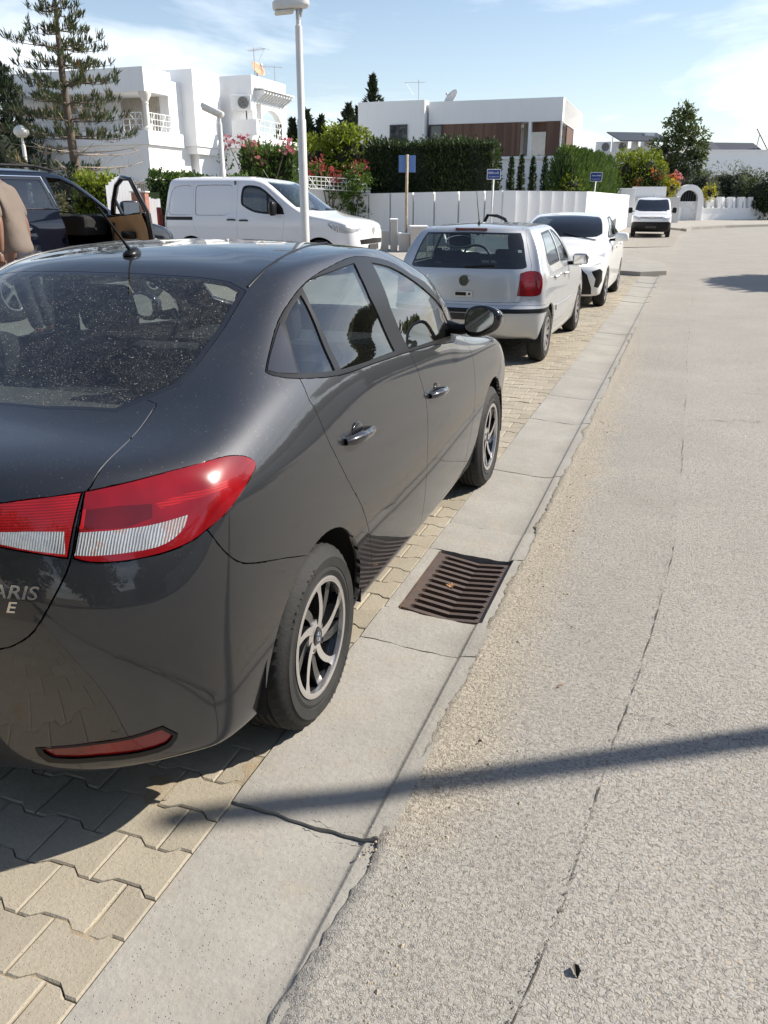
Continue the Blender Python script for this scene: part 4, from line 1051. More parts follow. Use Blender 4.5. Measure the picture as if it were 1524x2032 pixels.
# interlocking pavers: straight joints along the street, stepped joints across it
def pavers():
    vs = []; fs = []; P, Rr, g, am = .2005, .1455, .0035, .0105
    rg = np.random.default_rng(3)
    def wave(x):                                                # stepped edge, period P
        u = (x/P) % 1.0; return am*float(np.interp(u, [0, .17, .31, .69, .83, 1.0], [-1, -1, 1, 1, -1, -1]))
    nrow = int((23.2+1.2)/Rr)
    for r in range(nrow):
        y0 = -1.2+r*Rr; off = (r % 2)*P/2
        c0 = int((-3.25+1.045)/P)-1
        for c in range(c0, 1):
            xa = -1.045+c*P+off-.10; xb = xa+P
            if xa >= GL-.004: continue
            xb2 = min(xb, GL-.003); xa2 = xa
            if xb2-xa2 < .02 or y0 > 12 and xb2 < -2.6: continue
            br = [u for u in (0, .17, .31, .69, .83, 1.0)]
            offl = (r % 2)*P/2; offu = ((r+1) % 2)*P/2
            # break points of both waves (they are a half period apart)
            X = sorted(set([round(q, 5) for q in [xa2+g/2, xb2-g/2] + [xa+P*u for u in br] + [xa-P/2+P*u for u in br] + [xa+P/2+P*u for u in br]]))
            X = [q for q in X if xa2+g/2-1e-6 <= q <= xb2-g/2+1e-6]
            lo = [(q, y0+wave(q-xa)+g/2) for q in X]; hi = [(q, y0+Rr+wave(q-xa+P/2)-g/2) for q in X]
            ring = lo+hi[::-1]; n = len(ring); cx = sum(p[0] for p in ring)/n; cy = sum(p[1] for p in ring)/n
            z = rg.normal(0, .0011); tx, ty = rg.normal(0, .010), rg.normal(0, .010)
            b = len(vs); ch = .0045
            def zz(p): return z+tx*(p[0]-cx)+ty*(p[1]-cy)
            m_ = len(X)
            for p in ring: vs.append((p[0], p[1], zz(p)-.03))
            for p in ring: vs.append((p[0], p[1], zz(p)-.004))
            for p in ring:
                dx, dy = cx-p[0], cy-p[1]
                vs.append((p[0]+math.copysign(min(ch, abs(dx)), dx), p[1]+math.copysign(ch, dy), zz(p)))
            for k in range(2):
                for i in range(n): fs.append((b+k*n+i, b+k*n+(i+1) % n, b+(k+1)*n+(i+1) % n, b+(k+1)*n+i))
            for i in range(m_-1): fs.append((b+2*n+i, b+2*n+i+1, b+2*n+n-2-i, b+2*n+n-1-i))
    return tag(mesh_obj('paving', vs, fs, M['paver']), kind='structure')
pavers()
rgs = np.random.default_rng(8)
xs = list(np.linspace(-3.3, GL+.002, 46)); ys = list(np.linspace(-1.4, 6, 110)) + list(np.linspace(6.4, 22.4, 40))
sheet('paving_sand', xs, ys, M['sand'], lambda x, y: -.0085+.0075*(math.sin(9*x+2*math.sin(3*y))*math.sin(7*y+1.7*math.sin(5*x))+.5*math.sin(23*x+11*y)*math.sin(17*y-9*x)))

# corner of the side street: raised kerbed pavement and the bay of pavers beyond it
def patch(name, px, mat, dz=.008, skirt=0.0, sub=1):
    P = [on_ground(u, v) for u, v in px]; n = len(P); vs = [(p.x, p.y, p.z+dz) for p in P]; fs = [tuple(range(n))]
    if skirt:
        vs += [(p.x, p.y, p.z-.05) for p in P]; fs += [(i, n+i, n+(i+1) % n, (i+1) % n) for i in range(n)]
    o = mesh_obj(name, vs, fs, mat); bm = bmesh.new(); bm.from_mesh(o.data); bmesh.ops.recalc_face_normals(bm, faces=bm.faces)
    if max(bm.faces, key=lambda f: len(f.verts)).normal.z < 0: bmesh.ops.reverse_faces(bm, faces=bm.faces)
    bmesh.ops.triangulate(bm, faces=[f for f in bm.faces if len(f.verts) > 4]); bm.to_mesh(o.data); bm.free()
    return tag(o, kind='structure')
patch('kerb', [(1322, 546), (1321, 532), (1300, 524), (1262, 516), (1225, 511), (1150, 508), (1060, 510), (1050, 520), (1225, 545), (1270, 548)], M['gutter'], .10, 1)
t_ = NT('bay_pavers'); v_ = t_.co('Object', (1, 1, 1)); br = t_.n('TexBrick'); br.inputs['Scale'].default_value = 5.0; br.inputs['Mortar Size'].default_value = .03
br.inputs['Color1'].default_value = (.34, .31, .27, 1); br.inputs['Color2'].default_value = (.27, .25, .22, 1); br.inputs['Mortar'].default_value = (.18, .15, .11, 1); t_.l(v_, br.inputs[0]); M['bay'] = t_.bsdf(br.outputs[0], .92)
patch('parking_bay', [(1080, 494), (1330, 490), (1348, 466), (1362, 458), (1255, 448), (1180, 452), (1080, 462)], M['bay'], .012)
patch('kerb', [(1362, 459.5), (1372, 456), (1440, 452), (1560, 448.5), (1560, 447.2), (1440, 450), (1372, 453.5), (1352, 457.6)], M['gutter'], .13, 1)
def far_pavement():
    px = [(1252, 447.5), (1352, 457.8), (1372, 453.6), (1440, 450.2), (1560, 447.4), (1700, 445), (1700, 437), (1380, 437), (1250, 441)]
    return patch('pavement', px, M['pavement'], .11, 1)
far_pavement()

# ------------------------------------------------------------------ plants
def leaf_mat(name, dark, light, trans=0.35, extra=None, amount=0.0):
    t = NT(name); v = t.co('Object'); g = t.n('NewGeometry'); r = g.outputs['Random Per Island']
    n = t.noise(v, 1.1, 4, 0.6)
    c = t.mix(t.math('ADD', t.math('MULTIPLY', r, 0.6), t.math('MULTIPLY', t.ramp(n, [(0.3, 0.0), (0.7, 1.0)]), 0.45), True), dark, light)
    if extra is not None: c = t.mix(t.math('GREATER_THAN', t.math('FRACT', t.math('MULTIPLY', r, 7.31)), 1-amount), c, extra)
    d = t.n('BsdfPrincipled'); t.l(c, d.inputs['Base Color']); d.inputs['Roughness'].default_value = 0.55; d.inputs['Specular IOR Level'].default_value = 0.35
    tr = t.n('BsdfTranslucent'); t.l(t.mix(0.5, c, (1.0, 0.95, 0.35), 'MULTIPLY'), tr.inputs[0])
    m = t.n('MixShader'); m.inputs[0].default_value = trans; t.l(d.outputs[0], m.inputs[1]); t.l(tr.outputs[0], m.inputs[2]); t.l(m.outputs[0], t.out.inputs[0])
    return t.mat
M['leaf_dark'] = leaf_mat('dark_hedge_leaf', (0.016, 0.030, 0.012), (0.060, 0.095, 0.028), .25)
M['leaf_hedge'] = leaf_mat('hedge_leaf', (0.035, 0.075, 0.014), (0.13, 0.21, 0.035))
M['leaf_bright'] = leaf_mat('bright_leaf', (0.075, 0.12, 0.012), (0.28, 0.33, 0.035), .45)
M['leaf_cypress'] = leaf_mat('cypress_leaf', (0.030, 0.062, 0.018), (0.12, 0.19, 0.045))
M['leaf_olive'] = leaf_mat('olive_leaf', (0.060, 0.080, 0.050), (0.20, 0.235, 0.165))
M['leaf_tree'] = leaf_mat('tree_leaf', (0.032, 0.055, 0.022), (0.15, 0.185, 0.065))
M['leaf_pine'] = leaf_mat('araucaria_leaf', (0.026, 0.042, 0.020), (0.090, 0.115, 0.048), .2, (0.22, 0.14, 0.07), .10)
M['leaf_conifer'] = leaf_mat('conifer_leaf', (0.010, 0.020, 0.012), (0.045, 0.066, 0.030), .15)
M['leaf_red'] = leaf_mat('red_bracts', (0.26, 0.03, 0.04), (0.52, 0.10, 0.12), .4)
M['leaf_pink'] = leaf_mat('pink_bracts', (0.38, 0.09, 0.14), (0.62, 0.25, 0.31), .4)
M['leaf_orange'] = leaf_mat('orange_bracts', (0.42, 0.09, 0.02), (0.62, 0.20, 0.06), .4)
M['leaf_yellow'] = leaf_mat('yellow_leaf', (0.20, 0.20, 0.03), (0.50, 0.45, 0.06), .45)
M['leaf_grey'] = leaf_mat('dry_shrub_leaf', (0.11, 0.10, 0.055), (0.26, 0.24, 0.14), .3)
M['bark'] = plain('bark', (0.11, 0.085, 0.065), 0.9, var=0.35, scale=14, bump=0.6, bscale=40)
M['bark_grey'] = plain('dead_branch', (0.30, 0.25, 0.20), 0.9, var=0.25, scale=14)
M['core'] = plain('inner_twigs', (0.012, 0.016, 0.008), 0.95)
def leaves(P, D, L, Wd, rg, curl=0.0):
    """quads at points P along directions D; returns verts, faces"""
    n = len(P); D = D/np.linalg.norm(D, axis=1)[:, None]
    s = rg.normal(size=(n, 3)); s = np.cross(D, s); s /= np.linalg.norm(s, axis=1)[:, None]+1e-9
    L = L*(.6+.8*rg.random(n))[:, None]; w = Wd*(.6+.8*rg.random(n))[:, None]
    a = P-D*L*.5; b = P+D*L*.5; m = P+D*L*.1
    V = np.stack([a, m+s*w*.5, b, m-s*w*.5], 1).reshape(-1, 3)
    F = np.arange(4*n).reshape(-1, 4)
    return V, F
def leaf_obj(name, V, F, mat, parent):
    me = bpy.data.meshes.new(name); me.vertices.add(len(V)); me.vertices.foreach_set('co', np.asarray(V, np.float32).ravel())
    me.loops.add(F.size); me.loops.foreach_set('vertex_index', F.ravel().astype(np.int32)); me.polygons.add(len(F)); me.polygons.foreach_set('loop_start', np.arange(0, F.size, 4, dtype=np.int32))
    me.materials.append(mat); me.update(calc_edges=True); me.validate()
    return link(bpy.data.objects.new(name, me), parent)
def blob_pts(blobs, n, rg, shell=0.5):
    """points in the outer shell of a set of ellipsoids, clumped"""
    out = []; dr_ = []
    vol = np.array([b[1][0]*b[1][1]*b[1][2] for b in blobs])**(2/3); cnt = (n*vol/vol.sum()).astype(int)+1
    for (c, r_), k in zip(blobs, cnt):
        d = rg.normal(size=(k, 3)); d /= np.linalg.norm(d, axis=1)[:, None]
        ncl = max(6, k//45); cl = rg.normal(size=(ncl, 3)); cl /= np.linalg.norm(cl, axis=1)[:, None]
        pick = cl[rg.integers(0, ncl, k)]; d2 = pick+rg.normal(scale=.20, size=(k, 3)); d2 /= np.linalg.norm(d2, axis=1)[:, None]
        mixm = rg.random(k) < .62; d[mixm] = d2[mixm]
        bump_ = 1+.14*np.sin(d[:, 0]*5+c[0])*np.sin(d[:, 1]*4+c[1]*3)+.10*np.sin(d[:, 2]*7+c[2])
        rad = (shell+(1.04-shell)*rg.random(k)**.55)*bump_
        out.append(np.array(c)+d*np.array(r_)*rad[:, None]); dr_.append(d+rg.normal(scale=.55, size=(k, 3)))
    return np.concatenate(out), np.concatenate(dr_)
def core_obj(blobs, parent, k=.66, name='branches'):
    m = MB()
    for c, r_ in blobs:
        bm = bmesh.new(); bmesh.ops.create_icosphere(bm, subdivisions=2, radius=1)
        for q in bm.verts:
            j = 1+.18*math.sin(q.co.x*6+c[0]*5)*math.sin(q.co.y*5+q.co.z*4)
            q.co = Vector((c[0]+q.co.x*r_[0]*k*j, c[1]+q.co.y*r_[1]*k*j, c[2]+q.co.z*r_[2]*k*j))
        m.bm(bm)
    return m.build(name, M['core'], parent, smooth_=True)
def bush(name, label, cat, loc, blobs, n, leaf, mat, trunk=None, shell=.55, core=.6, seed=1, group=None, extra=None, up=0.0):
    """blobs are relative to loc; trunk = (height, radius)"""
    rg = np.random.default_rng(seed); t = thing(name, label, cat, loc, 0, group)
    P, D = blob_pts(blobs, n, rg, shell); D[:, 2] += up
    V, F = leaves(P, D, leaf[0], leaf[1], rg); leaf_obj('crown', V, F, M[mat], t)
    if extra:
        for (bl2, n2, lf2, m2, nm) in extra:
            P, D = blob_pts(bl2, n2, rg, .75); V, F = leaves(P, D, lf2[0], lf2[1], rg); leaf_obj(nm, V, F, M[m2], t)
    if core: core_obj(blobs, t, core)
    if trunk:
        m = MB(); h, r0 = trunk; m.tube([(0, 0, -.1), (.03*h, 0, h*.4), (-.02*h, .02*h, h)], [r0, r0*.8, r0*.55], 9)
        for c, r_ in blobs[:7]: m.tube([(0, 0, h*.7), tuple(.5*np.array(c)+.5*np.array((0, 0, h*.9))), c], [r0*.5, r0*.35, r0*.15], 6)
        m.build('trunk', M['bark'], t, smooth_=True)
    return t
def hedge(name, label, a, b, depth, h0, h1, n, leaf, mat, seed=1, group=None, up=.5, ragged=.10, cat='hedge'):
    """clipped or shaggy hedge along the line a-b (world xy), between heights h0 and h1 over the base z of a"""
    rg = np.random.default_rng(seed); A = Vector(a); Bv = Vector(b); L = (Bv-A).length; d = (Bv-A).normalized(); q = Vector((-d.y, d.x, 0))
    t = thing(name, label, cat, A, math.atan2(d.y, d.x), group); dz = Bv.z-A.z
    f = rg.choice(4, n, p=[.46, .14, .26, .14]); u = rg.random(n)*L; w = (rg.random(n)-.5)*depth; z = h0+(h1-h0)*rg.random(n)
    bump_ = .06*np.sin(u*2.1+1)+.05*np.sin(u*5.3+z*2)
    jit = np.abs(rg.normal(scale=ragged*.6, size=n))
    P = np.zeros((n, 3)); D = rg.normal(scale=.5, size=(n, 3))
    front = f == 0; back = f == 1; top = f == 2; end = f == 3
    P[:, 0] = u; P[:, 1] = w; P[:, 2] = z
    P[front, 1] = -depth/2-bump_[front]+rg.normal(scale=ragged*.5, size=front.sum()); D[front, 1] -= .8
    P[back, 1] = depth/2; D[back, 1] += .8
    P[top, 2] = h1+bump_[top]*1.2+rg.normal(scale=ragged, size=top.sum()); D[top, 2] += .8
    P[end, 0] = np.where(rg.random(end.sum()) < .5, -.02, L+.02)+rg.normal(scale=ragged*.6, size=end.sum()); D[end, 0] += np.sign(P[end, 0]-L/2)*.8
    D[:, 2] += up; P[:, 2] += dz*P[:, 0]/L
    V, F = leaves(P, D, leaf[0], leaf[1], rg); leaf_obj('foliage', V, F, M[mat], t)
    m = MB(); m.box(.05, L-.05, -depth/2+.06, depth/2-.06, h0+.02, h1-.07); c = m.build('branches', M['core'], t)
    return t
def cone_tree(name, label, cat, loc, h, r, n, leaf, mat, seed=1, group=None, h0=.0, ragged=.25, spire=1.0, up=.9):
    rg = np.random.default_rng(seed); t = thing(name, label, cat, loc, 0, group)
    k = rg.random(n)**.8; z = h0+(h-h0)*k; prof = r*np.minimum(1, (1-k)**spire*1.15+.03)*np.minimum(1, .55+k*4)
    a = rg.random(n)*2*math.pi; lob = 1+ragged*np.sin(a*3+z*4/r*.4)*np.sin(z*5+a)
    rr = prof*lob*(.55+.5*rg.random(n)**.5)
    P = np.c_[rr*np.cos(a), rr*np.sin(a), z]; D = np.c_[np.cos(a), np.sin(a), np.full(n, up)]+rg.normal(scale=.35, size=(n, 3))
    V, F = leaves(P, D, leaf[0], leaf[1], rg); leaf_obj('crown', V, F, M[mat], t)
    m = MB(); m.tube([(0, 0, -.2), (0, 0, h*.92)], [max(.03, r*.10), .012], 7); m.build('trunk', M['bark'], t, smooth_=True)
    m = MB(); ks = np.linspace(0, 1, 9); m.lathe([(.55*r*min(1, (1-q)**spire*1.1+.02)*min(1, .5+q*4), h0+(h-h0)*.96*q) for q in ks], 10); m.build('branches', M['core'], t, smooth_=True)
    return t
def araucaria(name, label, loc, h, z0, R0, whorls, per, mat, seed=1, dead_below=0.0, lean=0.0, group=None, droop=0.0, tuft=.26):
    """tiered pine: bare tapering trunk, flat whorls of branches that carry upright comb-like tufts"""
    rg = np.random.default_rng(seed); t = thing(name, label, 'tree', loc, 0, group)
    trunk = MB(); zz = np.linspace(-.2, h, 16); tx = lambda z: lean*z/h
    trunk.tube([(tx(z)+.03*math.sin(z*.9), .03*math.cos(z*.7), z) for z in zz], [max(.02, .17*(1-z/h)**.75+.02) for z in zz], 9)
    br = MB(); dead = MB(); PV, DV = [], []
    for w in range(whorls):
        k = w/(whorls-1); z = z0+(h-.3-z0)*k**1.02; Lw = R0*((1-k)**.62*.93+.10); np_ = per if k < .85 else per-1
        a0 = rg.random()*6.28
        for b in range(np_):
            a = a0+2*math.pi*b/np_+rg.normal(scale=.16); L = Lw*rg.uniform(.72, 1.12); zb = z+rg.normal(scale=.05)
            isdead = z < dead_below and rg.random() < .75
            pts = []
            for s in np.linspace(0, 1, 7):
                pts.append(Vector((tx(z)+math.cos(a+.12*s)*L*s, math.sin(a+.12*s)*L*s, zb+L*(.03*s-.10*s*s+.17*s**3)-droop*s*L)))
            (dead if isdead else br).tube(pts, [.022*(1-s*.8)*(.5+L/3) for s in np.linspace(0, 1, 7)], 5)
            if isdead:
                for _ in range(5):
                    s = rg.uniform(.4, 1); p = pts[int(s*6)]; e = p+Vector((rg.normal(scale=.25), rg.normal(scale=.25), rg.uniform(-.45, .12))); dead.tube([p, (p+e)/2+Vector((0, 0, .05)), e], [.008, .006, .003], 4)
                if rg.random() < .6: continue
            nt = max(4, int(L*5.5))
            for q in range(nt):
                s = .22+.80*(q+rg.random()*.7)/nt
                if rg.random() < .18: continue
                i = min(5, int(s*6)); p = pts[i].lerp(pts[i+1], min(1.1, s*6-i))
                side = rg.normal(scale=.10+.18*L*.25*(1-abs(s-.6)))
                c = np.array(p)+np.array((-math.sin(a)*side, math.cos(a)*side, 0))
                m_ = 13; out = np.array((math.cos(a), math.sin(a), 0))
                base = np.repeat(c[None], m_, 0)+rg.normal(scale=.035, size=(m_, 3))
                d = out*.3+np.array((0, 0, 1.0))+rg.normal(scale=.34, size=(m_, 3)); PV.append(base+d*tuft*.33); DV.append(d)
    # crown tip
    m_ = 40; d = rg.normal(scale=.4, size=(m_, 3))+np.array((0, 0, .7)); PV.append(np.array((lean, 0, h-.15))+d*.16); DV.append(d)
    P = np.concatenate(PV); D = np.concatenate(DV); V, F = leaves(P, D, tuft, .040, rg); leaf_obj('crown', V, F, M[mat], t)
    trunk.build('trunk', M['bark'], t, smooth_=True); br.build('branches', M['bark'], t, smooth_=True)
    if dead.v: dead.build('dead_branches', M['bark_grey'], t, smooth_=True)
    return t

# ------------------------------------------------------------------ buildings and walls
def wall_mat(name, col, stain=0.12, rough=0.85):
    t = NT(name); v = t.co('Object'); n = t.noise(v, 0.8, 6, 0.6); m = t.n('Mapping'); m.inputs['Scale'].default_value = (2.5, 2.5, 0.25)
    tc = t.n('TexCoord'); t.l(tc.outputs['Object'], m.inputs[0]); streak = t.noise(m.outputs[0], 3.0, 5, 0.6)
    c = t.mix(t.math('MULTIPLY', t.ramp(streak, [(0.5, 0.0), (0.75, 1.0)]), stain), col, tuple(q*0.62 for q in col))
    c = t.mix(t.math('MULTIPLY', t.ramp(n, [(0.4, 0.0), (0.7, 1.0)]), 0.08), c, tuple(q*0.8 for q in col))
    return t.bsdf(c, rough, 0.0, t.bump(t.noise(v, 40, 4), 0.15, 0.004), spec=0.2)
M['white'] = wall_mat('white_render', (0.86, 0.86, 0.86)); M['cream'] = wall_mat('cream_render', (0.74, 0.70, 0.64)); M['dirty_white'] = wall_mat('weathered_render', (0.62, 0.60, 0.57), .35)
M['beige'] = wall_mat('beige_render', (0.55, 0.51, 0.46), .2)
M['metal_white'] = plain('white_enamel', (0.75, 0.75, 0.74), 0.4); M['metal_grey'] = plain('galvanised', (0.42, 0.42, 0.43), 0.4, 0.6)
M['grille'] = plain('fan_grille', (0.06, 0.06, 0.06), 0.6); M['solar'] = plain('solar_panel', (0.035, 0.037, 0.045), 0.5)
M['win_dark'] = plain('window_glass', (0.03, 0.035, 0.045), 0.04, coat=0.6, var=.05); M['frame_dark'] = plain('dark_window_frame', (0.05, 0.05, 0.055), 0.4)
M['shutter'] = plain('beige_blind', (0.46, 0.42, 0.36), 0.8)
t_ = NT('wood_cladding'); v_ = t_.co('Object'); x_ = t_.sep(v_)[0]
m_ = t_.n('Mapping'); m_.inputs['Scale'].default_value = (7.0, 7.0, 0.35); tc_ = t_.n('TexCoord'); t_.l(tc_.outputs['Object'], m_.inputs[0])
pl_ = t_.n('TexWhiteNoise', noise_dimensions='1D'); t_.l(t_.math('FLOOR', t_.math('MULTIPLY', x_, 8.0)), pl_.inputs[1])
gr_ = t_.noise(m_.outputs[0], 4.0, 6, 0.6)
c_ = t_.mix(t_.math('ADD', t_.math('MULTIPLY', pl_.outputs[0], 0.55), t_.math('MULTIPLY', gr_, 0.5), True), (0.075, 0.036, 0.024), (0.200, 0.108, 0.070))
fr_ = t_.math('FRACT', t_.math('MULTIPLY', x_, 8.0)); c_ = t_.mix(t_.math('MULTIPLY', t_.math('LESS_THAN', fr_, 0.05), 0.7), c_, (0.02, 0.01, 0.01))
M['wood'] = t_.bsdf(c_, 0.6)
def aircon(parent_label, loc, rz, s=1.0, label='', group='air conditioner units on the white house'):
    t = thing('air_conditioner', label, 'air conditioner', loc, rz, group)
    m = MB(); m.bbox(-.42*s, .42*s, -.16*s, .16*s, 0, .58*s, .03); m.build('casing', M['metal_white'], t)
    m = MB(); m.lathe([(.23*s, 0), (.23*s, -.02*s), (.0, -.02*s)], 24, 'y', (.10*s, -.162*s, .29*s)); m.build('fan_grille', M['grille'], t)
    m = MB()
    for k in range(4): m.lathe([((.05+.05*k)*s, 0), ((.055+.05*k)*s, -.008*s), ((.06+.05*k)*s, 0)], 20, 'y', (.10*s, -.184*s, .29*s))
    m.build('fan_guard', M['metal_white'], t)
    return t
def antenna(loc, h, label, rz=0.0, n=5):
    t = thing('roof_antenna', label, 'antenna', loc, rz, None)
    m = MB(); m.tube([(0, 0, -.05), (0, 0, h)], .018, 6); m.build('mast', M['metal_grey'], t)
    m = MB(); m.tube([(-.7, 0, h*.92), (.35, 0, h*.92)], .012, 5)
    for k in range(n): x = -.65+.22*k; m.tube([(x, -.3, h*.92), (x, .3, h*.92)], .007, 4)
    m.tube([(-.65, 0, h*.92), (-.25, 0, h*.55)], .008, 4); m.build('aerial_rods', M['metal_grey'], t)
    return t
def dish(loc, r, rz, label, mat='dirty_white', tilt=.7, group=None):
    t = thing('satellite_dish', label, 'satellite dish', loc, rz, group)
    m = MB(); pr = [(r*q, .35*r*q*q) for q in np.linspace(0, 1, 8)]; m.lathe(pr+[(a, b-.012) for a, b in pr[::-1]], 24, 'z'); T = Matrix.Translation((0, 0, r*.9)) @ Matrix.Rotation(tilt+math.pi/2*0, 4, 'X')
    m.v = [tuple(T @ Vector(p)) for p in m.v]; m.build('reflector', M[mat], t, smooth_=True)
    m = MB(); m.tube([(0, 0, -.05), (0, 0, r*.9)], .03, 8); m.tube([T @ Vector((0, -r, .35*r)), T @ Vector((0, 0, r*.95))], .015, 6); m.bbox(-.05, .05, -.05, .05, -.04, .04, .01, T @ Matrix.Translation((0, 0, r*.95))); m.build('feed_arm', M['metal_grey'], t)
    return t
def railing(name, parent, a, b, h, mat, n=8, motif=True):
    m = MB(); a, b = Vector(a), Vector(b)
    for q in (0, .33, .66, 1.0): m.tube([a+Vector((0, 0, h*q)), b+Vector((0, 0, h*q))], .018 if q in (0, 1.0) else .013, 5)
    for k in range(n+1): p = a.lerp(b, k/n); m.tube([p, p+Vector((0, 0, h))], .014, 5)
    if motif:
        for k in range(0, n, 4):
            p, q = a.lerp(b, k/n), a.lerp(b, min(1, (k+2)/n)); m.tube([p, q+Vector((0, 0, h))], .016, 5); m.tube([p+Vector((0, 0, h)), q], .016, 5)
    return m.build(name, mat, parent)
# --- the older white villa on the left; its walls run along and across the street
def villa():
    c0 = at_depth(282, 131, 33.6); y1, x1 = c0.y, c0.x
    zt = c0.z
    g = .33
    t = thing('villa', 'older white two storey villa with balcony columns, stepped blocks and canopied arch balcony', 'house', (x1, y1, 0), 0)
    def Y(u, v, y): p = on_y(u, v, y); return p.x-x1, p.z
    def X(u, v, x): p = on_x(u, v, x); return p.y-y1, p.z
    wid = 7.6; dep = X(337, 147, x1)[0]
    zc = Y(287, 180, y1)[1]; zf = Y(293, 258, y1)[1]; zl = Y(296, 286, y1)[1]
    m = MB()
    m.box(-wid, 0, 0, dep, zc, zt)                              # roof slab and parapet of the first block
    m.box(-wid, 0, 0, dep+.6, zl, zf)                           # balcony parapet
    m.box(-wid+.05, -.12, .10, dep+1.2, g-.3, zl-.004)          # ground floor
    m.box(-wid, -.14, dep-.05, dep+5, zl, zt-.25)               # wall behind the balcony
    # middle block with overhanging bay
    y2 = dep+.9; p0 = on_y(380, 136, y1+y2); xb = p0.x-x1; zb = on_y(382, 290, y1+y2).z; z2 = p0.z
    d2 = on_x(434, 150, x1+xb)[1]-(y1+y2)
    m.box(-1.0, xb, y2, y2+d2, zb, z2); m.box(-1.5, xb-.25, y2+.5, y2+d2+4, g-.3, zb+.02); m.box(xb-.9, xb-.06, y2+.12, y2+d2-.3, zb-.28, zb-.004)
    # third block
    y3 = y2+d2-.02; p3 = on_y(498, 148, y1+y3+.5); x3 = p3.x-x1; z3 = p3.z; d3 = on_x(566, 166, x1+x3)[1]-(y1+y3+.5)
    yb = y3+.5; zA = on_y(500, 272, y1+yb).z; zo = on_y(498, 203, y1+yb).z   # balcony floor and head
    m.box(xb-1.5, x3, yb, yb+d3, zo, z3)                  # upper band
    m.box(xb-1.5, x3-1.5, yb+.004, yb+d3-.01, g-.3, zo+.01)
    m.box(x3-.33, x3-.003, yb+.003, yb+.32, zA, zo+.01); m.box(x3-.33, x3-.003, yb+d3-.5, yb+d3-.003, zA, zo+.01); m.box(xb-.4, x3-.28, yb+.003, yb+.2, zA, zo+.01)
    m.box(xb-.5, x3+.25, yb-.7, yb+d3+1.2, zA-.45, zA); m.box(xb-.4, x3+.1, yb-.5, yb+d3+1.0, g-.3, zA-.454)
    m.box(xb+.6, xb+1.75, yb-.7, yb-.58, zA, zA+.62)
    m.build('wall', M['white'], t)
    # arch on the balcony
    m = MB(); q = []; yc = yb+d3*.55; ra = d3*.30
    ring = [(yc+ra*math.cos(a), zo-.75+ra*math.sin(a)*.62) for a in np.linspace(0, math.pi, 16)]
    for (a, b), (c, d) in zip(ring[:-1], ring[1:]): m.prism([(a, b), (a, zo-.004), (c, zo-.004), (c, d)], x3-.30, x3-.02, 'yz')
    m.box(x3-.30, x3-.02, yc+ra, yb+d3-.5, zA, zo-.004); m.build('arch', M['white'], t)
    # pergola teeth under the roof edge
    for k in range(11):
        m = MB(); y = yb+.35+k*(d3-.6)/10; m.prism([(x3, z3-.52), (x3+.42, z3-.56), (x3+.40, z3-.66), (x3, z3-.92)], y, y+.10, 'xz'); m.build('canopy_rib', M['white'], t)
    m = MB(); m.prism([(x3, z3-.42), (x3+.48, z3-.50), (x3+.48, z3-.54), (x3, z3-.48)], yb+.2, yb+d3-.1, 'xz'); m.build('canopy', M['white'], t)
    # columns with capitals on the first balcony
    for cx in (-.20, -3.2, -6.2):
        m = MB(); m.lathe([(.17, zf), (.17, zf+.1), (.115, zf+.16), (.10, zc-.42), (.12, zc-.40), (.12, zc-.36), (.10, zc-.34), (.24, zc-.08), (.24, zc)], 16, 'z', (cx, .28, 0)); m.build('column', M['cream'], t, auto=40)
    railing('railing', t, (-wid, .12, zf), (-.3, .12, zf), .62, M['metal_white'], 26)
    railing('railing', t, (-.12, .3, zf), (-.12, dep, zf), .62, M['metal_white'], 8)
    railing('railing', t, (x3-.05, yb+.3, zA), (x3-.05, yb+d3-.4, zA), .72, M['metal_white'], 10)
    railing('railing', t, (x3-1.2, yb+.05, zA), (x3-.3, yb+.05, zA), .72, M['metal_white'], 5)
    # roof pergola slots seen as bright bars over the balcony
    # screens (slatted blinds) and windows
    def slats(name, xa, xb_, y, za, zb_, n, mat='shutter'):
        m = MB(); m.box(xa, xb_, y+.03, y+.05, za, zb_)
        for k in range(n): x = xa+(xb_-xa)*(k+.5)/n; m.box(x-.03, x+.025, y, y+.032, za, zb_)
        m.build(name, M[mat], t)
    slats('blind', -2.3, -.55, dep-.12, zf, zf+2.05, 22); slats('blind', -5.6, -3.9, dep-.12, zf, zf+2.05, 20)
    slats('window_grille', -1.15, -.35, .0, g+.1, zl-1.35, 9); slats('window_grille', -3.0, -2.0, .0, g+.1, zl-1.3, 10)
    m = MB(); m.box(-.115, -.09, dep*.35, dep*.62, g+.9, g+1.9); m.build('window', M['shutter'], t)
    m = MB(); m.box(-3.6, -.75, -.0, .11, zl-1.32, zl-1.22); m.build('lintel', M['white'], t)
    # stepped lower roof and terrace to the right of the block
    a = on_y(600, 310, y1+yb+d3+1.0)
    T = lambda lx, ly, z: Vector((x1+lx, y1+ly, z))
    aircon('', T(xb-.2, y2+d2-2.2, g+.6), R(90)*0+R(60), 1.15, 'white air conditioner on the wall under the overhanging bay of the villa')
    aircon('', T(xb+1.2, yb-.95, g+.5), R(25), 1.05, 'rusty air conditioner with a dark fan behind the clipped hedge')
    aircon('', T((xb+x3)/2+.2, yb-.18, on_y(467, 221, y1+yb).z), R(20), 1.0, 'air conditioner mounted high in the niche between two blocks of the villa')
    antenna(T(xb+.9, y3+1.5, z3-.1), 1.25, 'comb shaped television antenna on the flat roof of the older villa', R(160))
    dish(T(x3-.3, yb+d3*.35, z3), .34, R(75), 'rusty orange satellite dish on the roof edge of the older villa', 'dish_rust', .95)
    antenna(T(x3-.1, yb+d3*.75, z3-.05), .7, 'small bent antenna beside the rusty satellite dish', R(40), 3)
    return t, x1, y1
